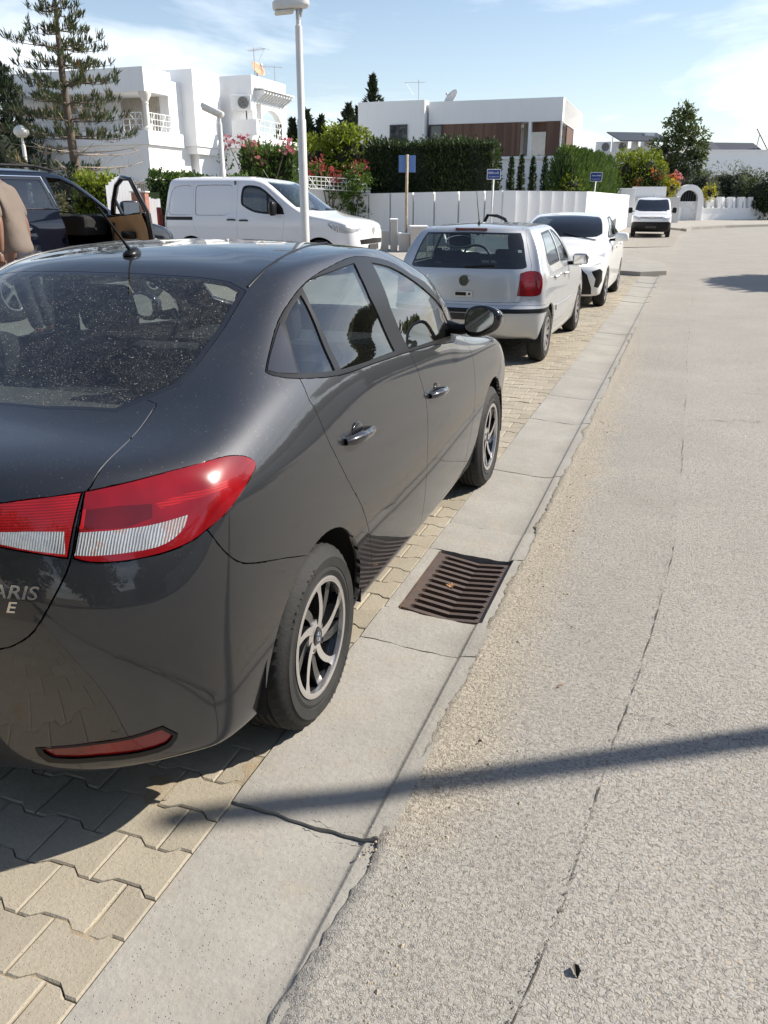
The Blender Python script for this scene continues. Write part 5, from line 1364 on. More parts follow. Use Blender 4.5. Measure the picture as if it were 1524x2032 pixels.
M['dish_rust'] = plain('rusty_dish', (0.62, 0.36, 0.22), 0.7, var=0.3, scale=4)
VILLA, VX1, VY1 = villa()

# --- the modern white house with dark wooden cladding
def modern():
    d0 = 40.0; ang = math.atan2(-2.2, 10.05)                     # front wall direction in camera space
    p1 = at_depth(1117, 190, d0); rz = R(1.0)
    t = thing('modern_house', 'modern flat roofed white house with brown timber cladding on the upper floor', 'house', (p1.x, p1.y, 0), rz)
    inv = Matrix.Rotation(-rz, 3, 'Z')
    def F(u, v, y=0.0):                                           # point on the plane y (house frame)
        r = inv @ ray(u, v); o = inv @ (Vector((0, 0, CAM_H))-Vector((p1.x, p1.y, 0))); k = (y-o.y)/r.y; q = o+r*k; return q.x, q.z
    zt = p1.z; xL = F(719, 202, 0.6)[0]; xm = F(843, 198, 0)[0]; xr = 0.0
    zs = F(1115, 238)[1]; zlo = F(1112, 308)[1]; x8 = F(853, 200, 0.5)[0]
    dep = 8.5
    m = MB(); m.box(xL, xm, 0, dep, .2, F(843, 198)[1]); m.box(xm-.01, xr, .9, dep-.05, zs-.02, zt-.006)
    m.box(xm+.05, xr, 0.5, 1.2, zs, zt) if False else None
    m.box(x8, xr, .35, dep, zs, zt)                               # roof band over the timber
    m.box(x8, xr+0.0, .42, dep-.3, .2, zlo-.12); m.box(x8-.02, xr+.02, .30, dep-.2, zlo-.12, zlo)
    m.box(x8, -2.6, 1.25, dep-.4, zlo, zs); m.box(-.05, .0, 5.0, dep, zlo, zs+.004); m.box(-2.7, -.2, 3.6, dep-.5, zlo, zs)
    m.build('wall', M['white'], t)
    # windows: one in the left block, one narrow beside the timber
    (xa, za), (xb, zb) = F(774, 248), F(808, 288)
    def win(xa, xb, za, zb, y, mull=True):
        m = MB(); m.box(xa, xb, y-.03, y+.02, za, zb); w = m.build('window', M['win_dark'], t)
        m = MB(); e = .06
        for q in ((xa, xa+e, za, zb), (xb-e, xb, za, zb), (xa, xb, zb-e, zb)) + ((((xa+xb)/2-.03, (xa+xb)/2+.03, za, zb),) if mull else ()): m.box(q[0], q[1], y-.055, y-.031, q[2], q[3])
        m.build('frame', M['frame_dark'], w)
        return w
    win(xa, xb, zb-1.2, za, -.004); (xc, zc), (xd, zd) = F(854, 248, .42), F(877, 300, .42); win(xc, xd, zlo, zs, .40, False)
    # timber
    (xe, _), (xf, _) = F(877, 248, .40), F(1034, 240, .40)
    m = MB(); m.box(xe, xf, .40, .46, zlo, zs); m.build('timber_cladding', M['wood'], t)
    (xg, _), (xh, _) = F(1034, 240, .4), F(1055, 240, .4)
    m = MB(); m.box(xg+.05, xh, 1.0, 1.1, zlo, zs); m.build('window', M['shutter'], t)
    m = MB(); m.box(xh-.12, xh+.0, .36, .9, zlo, zs); m.build('pillar', M['white'], t)
    (xi, _), (xj, _) = F(1055, 240, .4), F(1085, 240, .4)
    m = MB(); m.box(xi, xj+.2, .75, .80, zlo, zs); m.build('timber_cladding', M['wood'], t)
    m = MB(); m.box(xj, -.08, .38, .45, zlo, zs); m.build('timber_cladding', M['wood'], t)
    m = MB(); m.box(xi, xj, .36, .38, zlo, zlo+1.0); m.build('glass_balustrade', glass_mat('balustrade_glass', (.75, .78, .76), 0, .12, 0, .08), t)
    m = MB(); m.box(-.06, .0, .40, .47, zlo, zs); m.build('corner_post', M['white'], t)
    Rz = Matrix.Rotation(R(90), 4, 'Z')
    m = MB(); m.box(-.30, -.22, .9, 2.6, zlo+.9, zs); m.build('timber_cladding', M['wood'], t)
    m = MB(); m.box(-.10, -.04, 2.6, 5.0, zlo, zs); m.build('timber_cladding', M['wood'], t)
    T = Matrix.Translation((p1.x, p1.y, 0)) @ Matrix.Rotation(rz, 4, 'Z')
    dish(T @ Vector((x8+.4, 3.2, zt-.02)), .44, R(-40), 'white satellite dish lying back on the roof of the timber clad house', 'dirty_white', 1.0)
    antenna(T @ Vector((xL+2.1, 3, zt-.2)), 1.5, 'thin mast antenna on the left block of the timber clad house', R(10), 4)
    return t
modern()

# --- garden wall of the modern house: panels with narrow gaps between them
def garden_wall():
    A = at_depth(640, 386, 35.5); Bq = at_depth(998, 378, 32.0); Cq = at_depth(1243, 387, 51.5); Z0 = at_depth(560, 390, 37)
    t = thing('garden_wall', 'long white garden wall of plain panels with narrow dark gaps round the modern house', 'wall', (Bq.x, Bq.y, 0), 0)
    def run(P, Q, us, name, gap, th, recess, ztop=None, tilt=0.0):
        d = (Q-P); d.z = 0; L = d.length; d.normalize(); n = Vector((d.y, -d.x, 0)); rz = math.atan2(d.y, d.x)
        if n.dot(Vector((-P.x, -P.y, 0))) < 0: n = -n; 
        for a, b in zip(us[:-1], us[1:]):
            m = MB(); z0 = P.z+(Q.z-P.z)*a; z1 = P.z+(Q.z-P.z)*b
            p = P+d*(L*a+gap/2); q = P+d*(L*b-gap/2)
            off = n*tilt
            v = []
            for (w, zz, o_) in ((p, z0, Vector()), (q, z1, off)):
                for s in (0, 1): 
                    for zt in (-.4, zz): v.append(Vector((w.x, w.y, 0))+o_-n*(th*s)+Vector((0, 0, zt)))
            v = [x-Vector((Bq.x, Bq.y, 0)) for x in v]
            m.add(v, [(0, 1, 5, 4), (2, 6, 7, 3), (0, 2, 3, 1), (4, 5, 7, 6), (1, 3, 7, 5), (0, 4, 6, 2)])
            m.build(name, M['white'], t)
        m = MB(); p, q = P-n*(th+.005), Q-n*(th+.005); v = []
        for w in (p, q):
            for s in (0, 1):
                for zt in (-.4, w.z-.28): v.append(Vector((w.x-Bq.x, w.y-Bq.y, 0))-n*(.10*s)+Vector((0, 0, zt)))
        m.add(v, [(0, 1, 5, 4), (2, 6, 7, 3), (0, 2, 3, 1), (4, 5, 7, 6), (1, 3, 7, 5), (0, 4, 6, 2)]); m.build('backing_wall', M['white'], t)
    run(A, Bq, [0, .19, .275, .40, .53, .645, .775, .91, 1.0], 'wall_panel', .07, .16, .1)
    C1 = at_depth(1163, 380, 33.4)
    run(Bq, C1, [i/7 for i in range(8)], 'wall_panel', .10, .16, .1, None, .14)
    run(C1, Cq, [i/16 for i in range(17)], 'wall_panel', .09, .14, .1, None, .18)
    # slatted metal gate at the left end
    g = thing('slatted_gate', 'pale grey gate of narrow vertical slats left of the garden wall', 'gate', (Z0.x, Z0.y, 0), 0)
    m = MB(); d = A-Z0; d.z = 0
    for k in range(44):
        p = Vector((0, 0, 0))+d*(k/44); q = d*((k+.62)/44); m.add([(p.x, p.y, .1), (q.x, q.y, .1), (q.x, q.y, 1.95), (p.x, p.y, 1.95), (p.x, p.y+.03, .1), (q.x, q.y+.03, .1), (q.x, q.y+.03, 1.95), (p.x, p.y+.03, 1.95)], [(0, 1, 2, 3), (7, 6, 5, 4), (0, 4, 5, 1), (1, 5, 6, 2), (2, 6, 7, 3), (3, 7, 4, 0)])
    m.build('gate_panel', M['metal_white'], g)
    m = MB(); m.tube([(0, .015, .1), (d.x, d.y+.015, .1)], .03, 6); m.tube([(0, .015, 1.9), (d.x, d.y+.015, 1.9)], .03, 6); m.build('gate_frame', M['metal_white'], g)
    # end pillar
    P0 = at_depth(1248, 376, 52.3)
    pl = thing('gate_pillar', 'tall square white pillar at the far end of the garden wall', 'pillar', (P0.x, P0.y, 0), PSI)
    m = MB(); m.bbox(-.62, .32, -.35, .35, .1, P0.z, .02); m.build('shaft', M['white'], pl); m = MB(); m.bbox(-.66, .36, -.39, .39, P0.z, P0.z+.06, .02); m.build('coping', M['white'], pl)
garden_wall()

# --- far end of the street: wall behind the van, arched gate, balustraded wall, white house and solar panels
def far_end():
    # plain wall behind the parked van
    p, q = at_depth(1258, 391, 56), at_depth(1335, 390, 57)
    t = thing('back_wall', 'stepped plain white wall behind the far parked van', 'wall', (p.x, p.y, 0), PSI)
    w = (q-p).length; m = MB(); m.box(0, w, 0, .2, .1, p.z); m.build('wall_panel', M['dirty_white'], t)
    r_ = at_depth(1317, 371, 57.4); m = MB(); m.box(0, w*.72, .35, .55, .1, r_.z); m.build('upper_wall', M['white'], t)
    # arched gate
    g0 = at_depth(1362, 441, 60); W_ = 1.9
    t = thing('arched_gate', 'white round arched garden gate with barred fanlight', 'gate', (g0.x, g0.y, g0.z), PSI)
    m = MB(); ri, ro = .62, .98; hs = 1.45; n = 18
    for side in (-1, 1): m.box(min(side*ri, side*ro), max(side*ri, side*ro), 0, .55, 0, hs)
    for a, b in zip(np.linspace(0, math.pi, n)[:-1], np.linspace(0, math.pi, n)[1:]):
        m.prism([(ri*math.cos(a), hs+ri*math.sin(a)), (ro*math.cos(a), hs+ro*math.sin(a)), (ro*math.cos(b), hs+ro*math.sin(b)), (ri*math.cos(b), hs+ri*math.sin(b))], 0, .55, 'xz')
    m.build('arch', M['white'], t)
    m = MB(); m.box(-ri, ri, .22, .27, .02, hs-.1); m.build('door', M['metal_white'], t)
    m = MB()
    for k in range(7): x = -ri+.1+k*(2*ri-.2)/6; m.tube([(x, .25, hs-.1), (x, .25, hs+math.sqrt(max(.01, ri*ri-x*x)))], .02, 5)
    m.build('fanlight_bars', M['frame_dark'], t)
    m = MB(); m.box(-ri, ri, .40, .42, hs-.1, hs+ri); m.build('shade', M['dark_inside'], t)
    # balustraded wall to the right and short piece to the left
    def bal(pa, pb, label, n):
        d = pb-pa; d.z = 0; L = d.length; rz = math.atan2(d.y, d.x); z = (pa.z)
        t = thing('balustrade_wall', label, 'wall', (pa.x, pa.y, 0), rz)
        m = MB(); m.box(0, L, 0, .25, .0, z+.85); m.build('plinth', M['white'], t)
        m = MB(); m.box(-.03, L, -.03, .28, z+.85, z+.90); m.build('ledge', M['white'], t)
        m = MB(); m.box(0, L, .28, .36, z+.9, z+1.55); m.build('recess_wall', M['dirty_white'], t)
        for k in range(n):
            x = L*(k+.2)/n; m = MB(); m.prism([(0, z+.9), (.34, z+.9), (.34, z+1.62), (.16, z+1.62)], x, x+.16, 'yz') if k % 2 else m.box(x, x+.26, -.01, .27, z+.9, z+1.62); m.build('post', M['white'], t)
        m = MB(); m.box(0, L, -.02, .06, z+1.56, z+1.64) if False else None
        return t
    bal(at_depth(1376, 440, 60.4), at_depth(1600, 436, 63), 'low white wall with upright posts right of the arched gate', 22)
    bal(at_depth(1336, 440, 59.5), at_depth(1349, 440, 59.9), 'short low white wall between the far van and the arched gate', 2)
    # white house on the right
    p = at_depth(1394, 300, 78); q = at_depth(1640, 300, 80)
    t = thing('white_house', 'long plain white house with flat roof at the far right behind olive trees', 'house', (p.x, p.y, 0), PSI)
    m = MB(); m.box(0, 16, 0, 9, 0, p.z); m.build('wall', M['white'], t)
    m = MB(); m.box(-.1, 16.1, -.1, 9.1, p.z, p.z+.12); m.build('parapet', M['white'], t)
    p2 = at_depth(1186, 281, 84); t2 = thing('flat_roof_house', 'pale flat roofed house with rooftop boxes behind the feathery hedge', 'house', (p2.x, p2.y, 0), PSI+R(6))
    m = MB(); m.box(0, 11, 0, 8, 0, p2.z-.9); m.box(4.2, 11.0, -.3, 8, 0, p2.z-.4); m.build('wall', M['cream'], t2)
    m = MB(); m.box(5.0, 5.9, 1, 2, p2.z-.4, p2.z+.9); m.box(3.6, 4.1, .3, .8, p2.z-.9, p2.z+.3); m.build('chimney', M['white'], t2)
    for k, (x, w) in enumerate(((.1, 1.3), (1.7, 1.5))):
        aircon('', Vector((p2.x, p2.y, p2.z-.9))+Matrix.Rotation(PSI, 3, 'Z') @ Vector((x+.6, .6, 0)), PSI+R(0), 1.6, ['grey rooftop cooling unit at the left edge of the pale flat roof', 'white rooftop cooling unit with dark front on the pale flat roof'][k], 'cooling units on the pale flat roof')
    def solar(u, v, d, w, h, label, tilt=.42, rz=0.0, legs=1.2):
        c = at_depth(u, v, d); t = thing('solar_panel', label, 'solar panel', c, PSI+rz, 'solar panels on the roofs')
        T = Matrix.Rotation(tilt, 4, 'X'); m = MB(); m.box(-w/2, w/2, -h/2, h/2, 0, .06, T); m.build('panel', M['solar'], t)
        m = MB(); m.box(-w/2-.03, w/2+.03, -h/2-.03, h/2+.03, -.03, -.002, T); m.build('back_frame', M['metal_grey'], t)
        m = MB()
        for x in (-w*.4, w*.4): m.tube([T @ Vector((x, h*.4, 0)), (x, h*.38, -legs)], .04, 5); m.tube([T @ Vector((x, -h*.4, 0)), (x, -h*.38, -legs*.7)], .04, 5)
        m.build('stand', M['metal_grey'], t)
    solar(1268, 272, 85, 5.2, 3.2, 'wide tilted solar panel array above the pale flat roofed house', .30, .2)
    solar(1400, 292, 80, 2.6, 2.0, 'small solar panel beside the tall bushy tree', .5, .3, .8)
    solar(1463, 293, 82, 4.2, 2.2, 'dark solar panel row in the middle of the white roof', .40, .15, .8)
    solar(1540, 283, 81, 3.4, 3.0, 'tall tilted solar panel on a frame at the right edge', .9, .5, 1.8)
far_end()

# ------------------------------------------------------------------ planters, lamp posts, signs
def planter_walls():
    o = at_depth(815, 492, 24.5); z = terrain(o.x, o.y)
    def place(u0, u1, v0, d, dep, name, label, mat='beige', h=None):
        a = at_depth(u0, v0, d); b = at_depth(u1, v0, d); t = thing(name, label, 'planter', (a.x, a.y, 0), PSI)
        w = (b-a).length; m = MB(); zt = a.z
        m.bbox(0, w, 0, dep, .0, zt, .015); m.build('block', M[mat], t)
        m = MB(); m.bbox(-.015, w+.015, -.015, dep+.015, zt, zt+.035, .01); m.build('coping', M['white'], t)
    place(815, 849, 451, 24.3, .9, 'planter_block', 'wide beige rendered planter block nearest the silver hatchback')
    place(775, 789, 437, 25.0, 1.0, 'planter_block', 'tall slim beige rendered block left of the rusty sign post')
    place(792, 813, 465, 24.6, .5, 'planter_block', 'low beige rendered block at the foot of the rusty sign post')
    place(744, 771, 459, 25.2, .4, 'planter_block', 'low beige rendered wall just right of the white van nose')
planter_walls()
M['pole'] = plain('lamp_post_paint', (0.60, 0.59, 0.57), 0.5, var=.08); M['lamp_glass'] = plain('lamp_bowl', (0.62, 0.60, 0.52), 0.25)
def street_lamp(u0, v0, base_d, top_v, r, head, label, group='street lamps', rz=0.0, hs=1.0, ground=.33):
    p = at_depth(u0, v0, base_d); top = at_depth(u0, top_v, base_d).z
    t = thing('street_lamp', label, 'street lamp', (p.x, p.y, ground), rz, group); H = top-ground
    m = MB(); m.tube([(0, 0, -.1), (0, 0, .02), (0, 0, H*.62), (0, 0, H*.625), (0, 0, H-.22), (0, 0, H-.21), (0, 0, H)], [r, r, r*.97, r*.80, r*.74, r*.5, r*.5], 14); m.build('pole', M['pole'], t, auto=40)
    if head == 'box':
        m = MB(); bm = bmesh.new(); bmesh.ops.create_cube(bm, size=2); bmesh.ops.subdivide_edges(bm, edges=bm.edges[:], cuts=4, use_grid_fill=True)
        for q in bm.verts:
            p_ = q.co.copy(); l_ = (abs(p_.x)**5+abs(p_.y)**5+abs(p_.z)**5)**.2; p_ /= l_; k = 1-.25*max(0, -p_.x); q.co = Vector((p_.x*.34*hs, p_.y*.17*hs*k, p_.z*.10*hs*(1 if p_.z > 0 else .8)))
        m.bm(bm, Matrix.Translation((-.13*hs, 0, H+.08*hs)) @ Matrix.Rotation(R(-7), 4, 'Y')); hd = m.build('lamp_head', M['pole'], t, smooth_=True)
        m = MB(); m.bbox(-.24*hs, .12*hs, -.12*hs, .12*hs, -.06*hs, 0, .03, Matrix.Translation((-.20*hs, 0, H-.005*hs)) @ Matrix.Rotation(R(-7), 4, 'Y')); m.build('lamp_bowl', M['lamp_glass'], hd)
        m = MB(); m.tube([(0, 0, H-.16*hs), (0, 0, H+.03)], .045*hs, 10); m.tube([(.05*hs, 0, H-.1*hs), (.07*hs, 0, H+.05)], .03*hs, 8); m.build('bracket', M['metal_grey'], t)
    elif head == 'tube':
        m = MB(); T = Matrix.Translation((-.20*hs, 0, H+.10*hs)) @ Matrix.Rotation(R(24), 4, 'Y')
        m.bbox(-.36*hs, .36*hs, -.15*hs, .15*hs, -.07*hs, .09*hs, .06*hs, T); hd = m.build('lamp_head', M['pole'], t, auto=40)
        m = MB(); m.bbox(-.30*hs, .24*hs, -.12*hs, .12*hs, -.12*hs, -.05*hs, .04*hs, T); m.build('lamp_bowl', M['lamp_glass'], hd, auto=40)
    else:
        m = MB(); m.lathe([(.0, -.12), (.14, -.11), (.22, -.03), (.235, .03), (.20, .12), (.11, .19), (0, .21)], 20, 'z', (0, 0, H+.12)); hd = m.build('lamp_head', M['pole'], t, smooth_=True)
        m = MB(); m.lathe([(.0, -.135), (.12, -.13), (.17, -.085)], 20, 'z', (0, 0, H+.12)); m.build('lamp_bowl', M['lamp_glass'], hd, smooth_=True)
    return t
street_lamp(597, 200, 15.0, 20, .075, 'box', 'tall white street lamp post rising in front of the white van', rz=PSI+R(10), hs=.86)
street_lamp(437, 260, 22.5, 226, .075, 'tube', 'street lamp with long tubular head leaning over the white van roof', rz=PSI, hs=.82)
street_lamp(48, 300, 27.0, 272, .075, 'ball', 'short street lamp with round mushroom head by the dark conifer', rz=0)
# the post out of frame on the right whose shadow falls across the road
a_, b_ = on_z(1524, 1460), on_z(800, 1560); dvec = (a_-b_); dvec.z = 0; dvec.normalize(); base_ = a_+dvec*4.3
tl_ = thing('street_lamp', 'street lamp post out of view on the right that shades the road', 'street lamp', (base_.x, base_.y, 0), 0, 'street lamps')
m = MB(); m.tube([(0, 0, -.1), (0, 0, 5.0)], [.072, .045], 14); m.build('pole', M['pole'], tl_)
M['sign_blue'] = plain('sign_blue', (0.018, 0.050, 0.22), 0.35, var=.08); M['sign_back'] = plain('sign_back_blue', (0.10, 0.19, 0.42), 0.45, var=.1); M['sign_white'] = plain('sign_white', (0.75, 0.76, 0.78), 0.4)
M['pole_rust'] = plain('rusty_pole', (0.40, 0.31, 0.22), 0.75, var=.4, scale=9)
def sign(u, v, v_base, d, w, h, label, text=True, pole='pole', double=False, back=False, ground=None, rz=None, lean=0.0):
    c = at_depth(u, v, d); g = terrain(c.x, c.y) if ground is None else ground
    t = thing('street_sign', label, 'sign', (c.x, c.y, g), PSI if rz is None else rz, 'blue street name signs')
    H = c.z-g; m = MB(); pr = .030 if not double else .042
    m.tube([(lean, .035, -.1), (0, .035, H-h*.5 if not back else H+h*.55)], pr, 10); m.build('post', M[pole], t, smooth_=True)
    if back: m = MB(); m.bbox(-w/2, w/2, .072, .092, H-h/2, H+h/2, .008); pb = m.build('sign_plate', M['sign_back'], t); return t
    m = MB(); m.bbox(-w/2, w/2, -.012, .0, H-h/2, H+h/2, .005); pb = m.build('sign_plate', M['sign_white'], t)
    m = MB(); m.bbox(-w/2+.018, w/2-.018, -.016, -.0125, H-h/2+.018, H+h/2-.018, .0015); pf = m.build('sign_face', M['sign_blue'], pb)
    if text:
        rg = np.random.default_rng(int(u)); Rm = Matrix.Rotation(math.pi/2, 4, 'X')
        m = MB(); x = w/2-.07                                        # cursive upper line, read right to left
        k = 0
        while x > -w/2+.08:
            L = rg.uniform(.03, .075); yb = H+h*.13
            m.box(x-L, x, -.019, -.0165, yb-.010, yb+.008)
            if rg.random() < .7: m.box(x-L*.5-.007, x-L*.5+.007, -.019, -.0165, yb+.008, yb+rg.uniform(.03, .055))
            if rg.random() < .6: m.box(x-L*.4-.006, x-L*.4+.006, -.019, -.0165, yb-.035, yb-.022)
            x -= L+(.022 if k % 3 == 2 else .004); k += 1
        m.build('upper_line', M['sign_white'], pb)
        m = MB(); x = -w*.36
        while x < w*.34:                                             # small latin line, too small to read
            L = rg.uniform(.012, .022); hh = rg.choice([.022, .030]); yb = H-h*.27
            m.box(x, x+L*.3, -.019, -.0165, yb, yb+hh); m.box(x+L*.3, x+L, -.019, -.0165, yb+.006, yb+.016); x += L+rg.choice([.006, .006, .018])
        m.build('lower_line', M['sign_white'], pb)
    return t
sign(980, 346, 410, 29.5, .46, .32, 'blue street name plate on a pale post in front of the white garden wall', True, ground=.2, lean=-.05)
sign(1183, 351, 400, 37.0, .50, .36, 'dark blue street name plate with two white lines by the feathery hedge', True, ground=.15, lean=-.10)
sign(808, 325, 465, 24.9, .47, .44, 'back of a square blue sign on a rusty post behind the planter blocks', None, 'pole_rust', True, True, .33, lean=-.02)

# ------------------------------------------------------------------ planting
def gp(u, v, d, z=None):
    p = at_depth(u, v, d); return Vector((p.x, p.y, terrain(p.x, p.y) if z is None else z))
# tiered pine in front of the villa and the dark one behind it
p = gp(150, 340, 28.5); top = at_depth(100, -75, 28.5).z
araucaria('norfolk_pine', 'tall tiered pine with flat whorls of upright tufts in front of the white villa', p, top-p.z, 1.4, 2.75, 14, 7, 'leaf_pine', 5, 3.2)
p = gp(30, 340, 34); top = at_depth(22, 128, 34).z
araucaria('norfolk_pine', 'dense dark conifer at the left edge behind the mushroom street lamp', p, top-p.z, .6, 1.7, 20, 9, 'leaf_conifer', 9, 0, tuft=.30)
p = gp(-15, 345, 33); bush('conifer', 'dark spreading conifer low at the left edge', 'tree', p, [((0, 0, 1.6), (1.3, 1.2, 1.6)), ((.6, 0, 3.0), (.9, .9, 1.2)), ((-.4, 0, 4.0), (.7, .7, 1.3))], 2600, (.26, .06), 'leaf_conifer', (2.5, .14), seed=4)
p = gp(128, 350, 27.5); bush('shrub', 'dark clipped shrub under the tiered pine', 'shrub', p, [((0, 0, .9), (.55, .5, 1.0)), ((.1, 0, 1.7), (.45, .45, .7))], 1500, (.16, .06), 'leaf_conifer', None, seed=41)
p = gp(75, 350, 26); bush('shrub', 'dry greyish shrub beside the mushroom street lamp', 'shrub', p, [((0, 0, .8), (.8, .7, .7)), ((.4, 0, 1.1), (.5, .5, .5))], 1500, (.13, .04), 'leaf_grey', None, core=.5, seed=42)
# hedges left
a, b = gp(160, 380, 22), gp(234, 380, 22); hedge('hedge', 'low yellow green clipped hedge under the tiered pine', a, b, .9, 0, at_depth(190, 362, 22).z-a.z, 3200, (.10, .05), 'leaf_bright', 3)
a, b = gp(298, 370, 22.5), gp(492, 370, 23); hedge('hedge', 'neatly clipped green hedge behind the roof of the white van', a, b, .9, 0, at_depth(390, 352, 22.5).z-a.z, 6500, (.09, .045), 'leaf_hedge', 6, ragged=.05)
a, b = gp(486, 330, 30), gp(588, 330, 30); hedge('hedge', 'tall dark hedge below the arched balcony of the villa', a, b, 1.6, 0, at_depth(540, 303, 30).z-a.z, 5000, (.22, .06), 'leaf_cypress', 7, up=1.0, ragged=.12)
# bougainvillea above it
def flowers(u, v, d, sx, sz, n, mat, label, seed, base=None, green='leaf_hedge', ng=700, lf=(.13, .10)):
    c = at_depth(u, v, d); g = terrain(c.x, c.y); H = c.z-g
    t = thing('bougainvillea', label, 'flowering shrub', (c.x, c.y, g), PSI, 'bougainvilleas'); rg = np.random.default_rng(seed)
    bl = [((rg.uniform(-sx, sx), rg.uniform(-.3, .3), H+rg.uniform(-sz, sz)), (.34, .3, .28)) for _ in range(max(4, n//45))]
    P, D = blob_pts(bl, n, rg, .3); V, F = leaves(P, D, lf[0], lf[1], rg); leaf_obj('flowers', V, F, M[mat], t)
    bl2 = [((rg.uniform(-sx, sx), rg.uniform(-.2, .5), rg.uniform(H*.3, H+sz*.4)), (.55, .4, .5)) for _ in range(8)]
    P, D = blob_pts(bl2, ng, rg, .2); V, F = leaves(P, D, .13, .06, rg); leaf_obj('crown', V, F, M[green], t)
    m = MB()
    for k in range(6): e = bl[k % len(bl)][0]; m.tube([(0, 0, -.05), (e[0]*.3, .1, H*.5), e], [.04, .025, .01], 5)
    m.build('trunk', M['bark'], t, smooth_=True); return t
flowers(515, 297, 29.0, 1.1, .22, 190, 'leaf_pink', 'pink bougainvillea spilling over the tall dark hedge', 31, ng=300)
flowers(655, 345, 34.2, 1.25, .42, 300, 'leaf_red', 'red bougainvillea behind the white metal railing', 32, ng=2600, lf=(.10, .08))
flowers(700, 352, 34.6, .6, .35, 90, 'leaf_pink', 'small magenta bougainvillea at the left end of the long dark hedge', 33, ng=900, lf=(.10, .08))
p = gp(592, 345, 31); bush('shrub', 'brown dry creeper beside the tall dark hedge', 'shrub', p, [((0, 0, 1.2), (.5, .4, 1.2))], 700, (.12, .05), 'leaf_grey', None, seed=44, core=.4)
# bright tree between the villa and the modern house
p = gp(668, 340, 37); H = at_depth(668, 232, 37).z-p.z
bush('garden_tree', 'bright yellow green round tree between the two white houses', 'tree', p, [((-.9, 0, H*.62), (1.2, 1.1, 1.2)), ((.5, .2, H*.70), (1.3, 1.2, 1.15)), ((1.0, 0, H*.45), (1.1, 1.0, 1.2)), ((-.3, -.3, H*.38), (1.5, 1.1, 1.1)), ((-1.2, .2, H*.4), (.9, .9, 1.0)), ((.2, 0, H*.86), (.8, .8, .6))], 9000, (.20, .09), 'leaf_bright', (1.6, .13), shell=.5, core=.55, seed=11)
# long dark hedge and the second feathery one
a, b = gp(736, 350, 36.2, .25), gp(984, 350, 34.8, .25); hedge('hedge', 'long tall dark hedge along the front of the modern house', a, b, 1.6, .6, at_depth(870, 288, 35.5).z-.25, 15000, (.17, .06), 'leaf_dark', 12, up=.6, ragged=.10)
for k, (u, v0) in enumerate(((1012, 312), (1032, 308), (1055, 312), (1079, 310), (1103, 309))):
    p = gp(u, 380, 35.5+k*.6, .3); h = at_depth(u, v0, 35.5+k*.6).z-.3
    cone_tree('column_cypress', ['slim dark column cypress touching the end of the long dark hedge', 'slim column cypress second from the long dark hedge', 'slim column cypress in the middle of the row of five', 'slim column cypress second from the feathery hedge', 'widest column cypress of the row beside the feathery hedge'][k], 'cypress', p, h, .24 if k < 4 else .34, 900, (.16, .045), 'leaf_dark', 60+k, 'row of five slim cypresses', ragged=.2, spire=.55)
LAB = ['dark shaded feathery cypress at the near end of the hedge', 'tall feathery cypress directly behind the near end of the hedge', 'feathery light green cypress left of the dark blue sign', 'feathery light green cypress behind the dark blue sign', 'feathery light green cypress right of the dark blue sign', 'feathery cypress at the far end next to the white pillar']
C1 = at_depth(1163, 380, 33.4); C2 = at_depth(1243, 387, 51.5); d_ = (C2-C1); d_.z = 0; d_.normalize(); n_ = Vector((-d_.y, d_.x, 0))
for k in range(6):
    q = (k+.42)/5.9; p = C1.lerp(C2, q)+n_*(.98+.1*k); p.z = .35; dd = fwd(p.x, p.y); h = at_depth(1150+16*k, 291+17*k/5, dd).z-.35
    cone_tree('cypress', LAB[k], 'cypress', p, h, .80+.1*k, 2300, (.30, .05), 'leaf_cypress', 70+k, 'feathery cypress hedge', h0=.2, ragged=.18, spire=.28, up=1.6)
bush('shrub', 'small yellow green shrub at the foot of the feathery hedge', 'shrub', C1+d_*.8+n_*.7-Vector((0, 0, C1.z-.6)), [((0, 0, 1.6), (.55, .4, .45))], 500, (.14, .05), 'leaf_bright', None, seed=46)
p = gp(1262, 330, 60); H = at_depth(1262, 291, 60).z-p.z
bush('garden_tree', 'yellow green leafy tree right of the feathery hedge', 'tree', p, [((-.6, 0, H*.55), (1.3, 1.2, H*.4)), ((.6, 0, H*.62), (1.2, 1.1, H*.36)), ((1.4, 0, H*.5), (.8, .8, H*.3))], 4200, (.26, .11), 'leaf_bright', (1.5, .12), seed=13)
flowers(1292, 352, 58.5, .8, .5, 110, 'leaf_orange', 'orange flowering creeper over the wall behind the far van', 34, ng=900, green='leaf_tree', lf=(.18, .13))
flowers(1322, 342, 60, .7, .45, 90, 'leaf_orange', 'red and orange flowering creeper below the tall bushy tree', 35, ng=900, green='leaf_tree', lf=(.18, .13))
flowers(1350, 352, 61, .3, .3, 70, 'leaf_pink', 'magenta bougainvillea left of the grey olive trees', 36, ng=200, green='leaf_olive', lf=(.18, .13))
p = gp(1341, 330, 66); H = at_depth(1341, 206, 66).z-p.z
bush('street_tree', 'tall bushy dark green tree with open crown rising above the far walls', 'tree', p, [((0, 0, H*.80), (1.25, 1.2, H*.17)), ((-.9, 0, H*.62), (1.2, 1.1, H*.15)), ((.9, 0, H*.68), (1.3, 1.2, H*.16)), ((.2, 0, H*.92), (.8, .8, H*.10)), ((-.4, 0, H*.45), (1.5, 1.3, H*.14)), ((.7, .2, H*.42), (1.3, 1.2, H*.14)), ((1.4, 0, H*.56), (.8, .8, H*.12))], 5200, (.30, .11), 'leaf_tree', (4.2, .20), shell=.3, core=.30, seed=14)
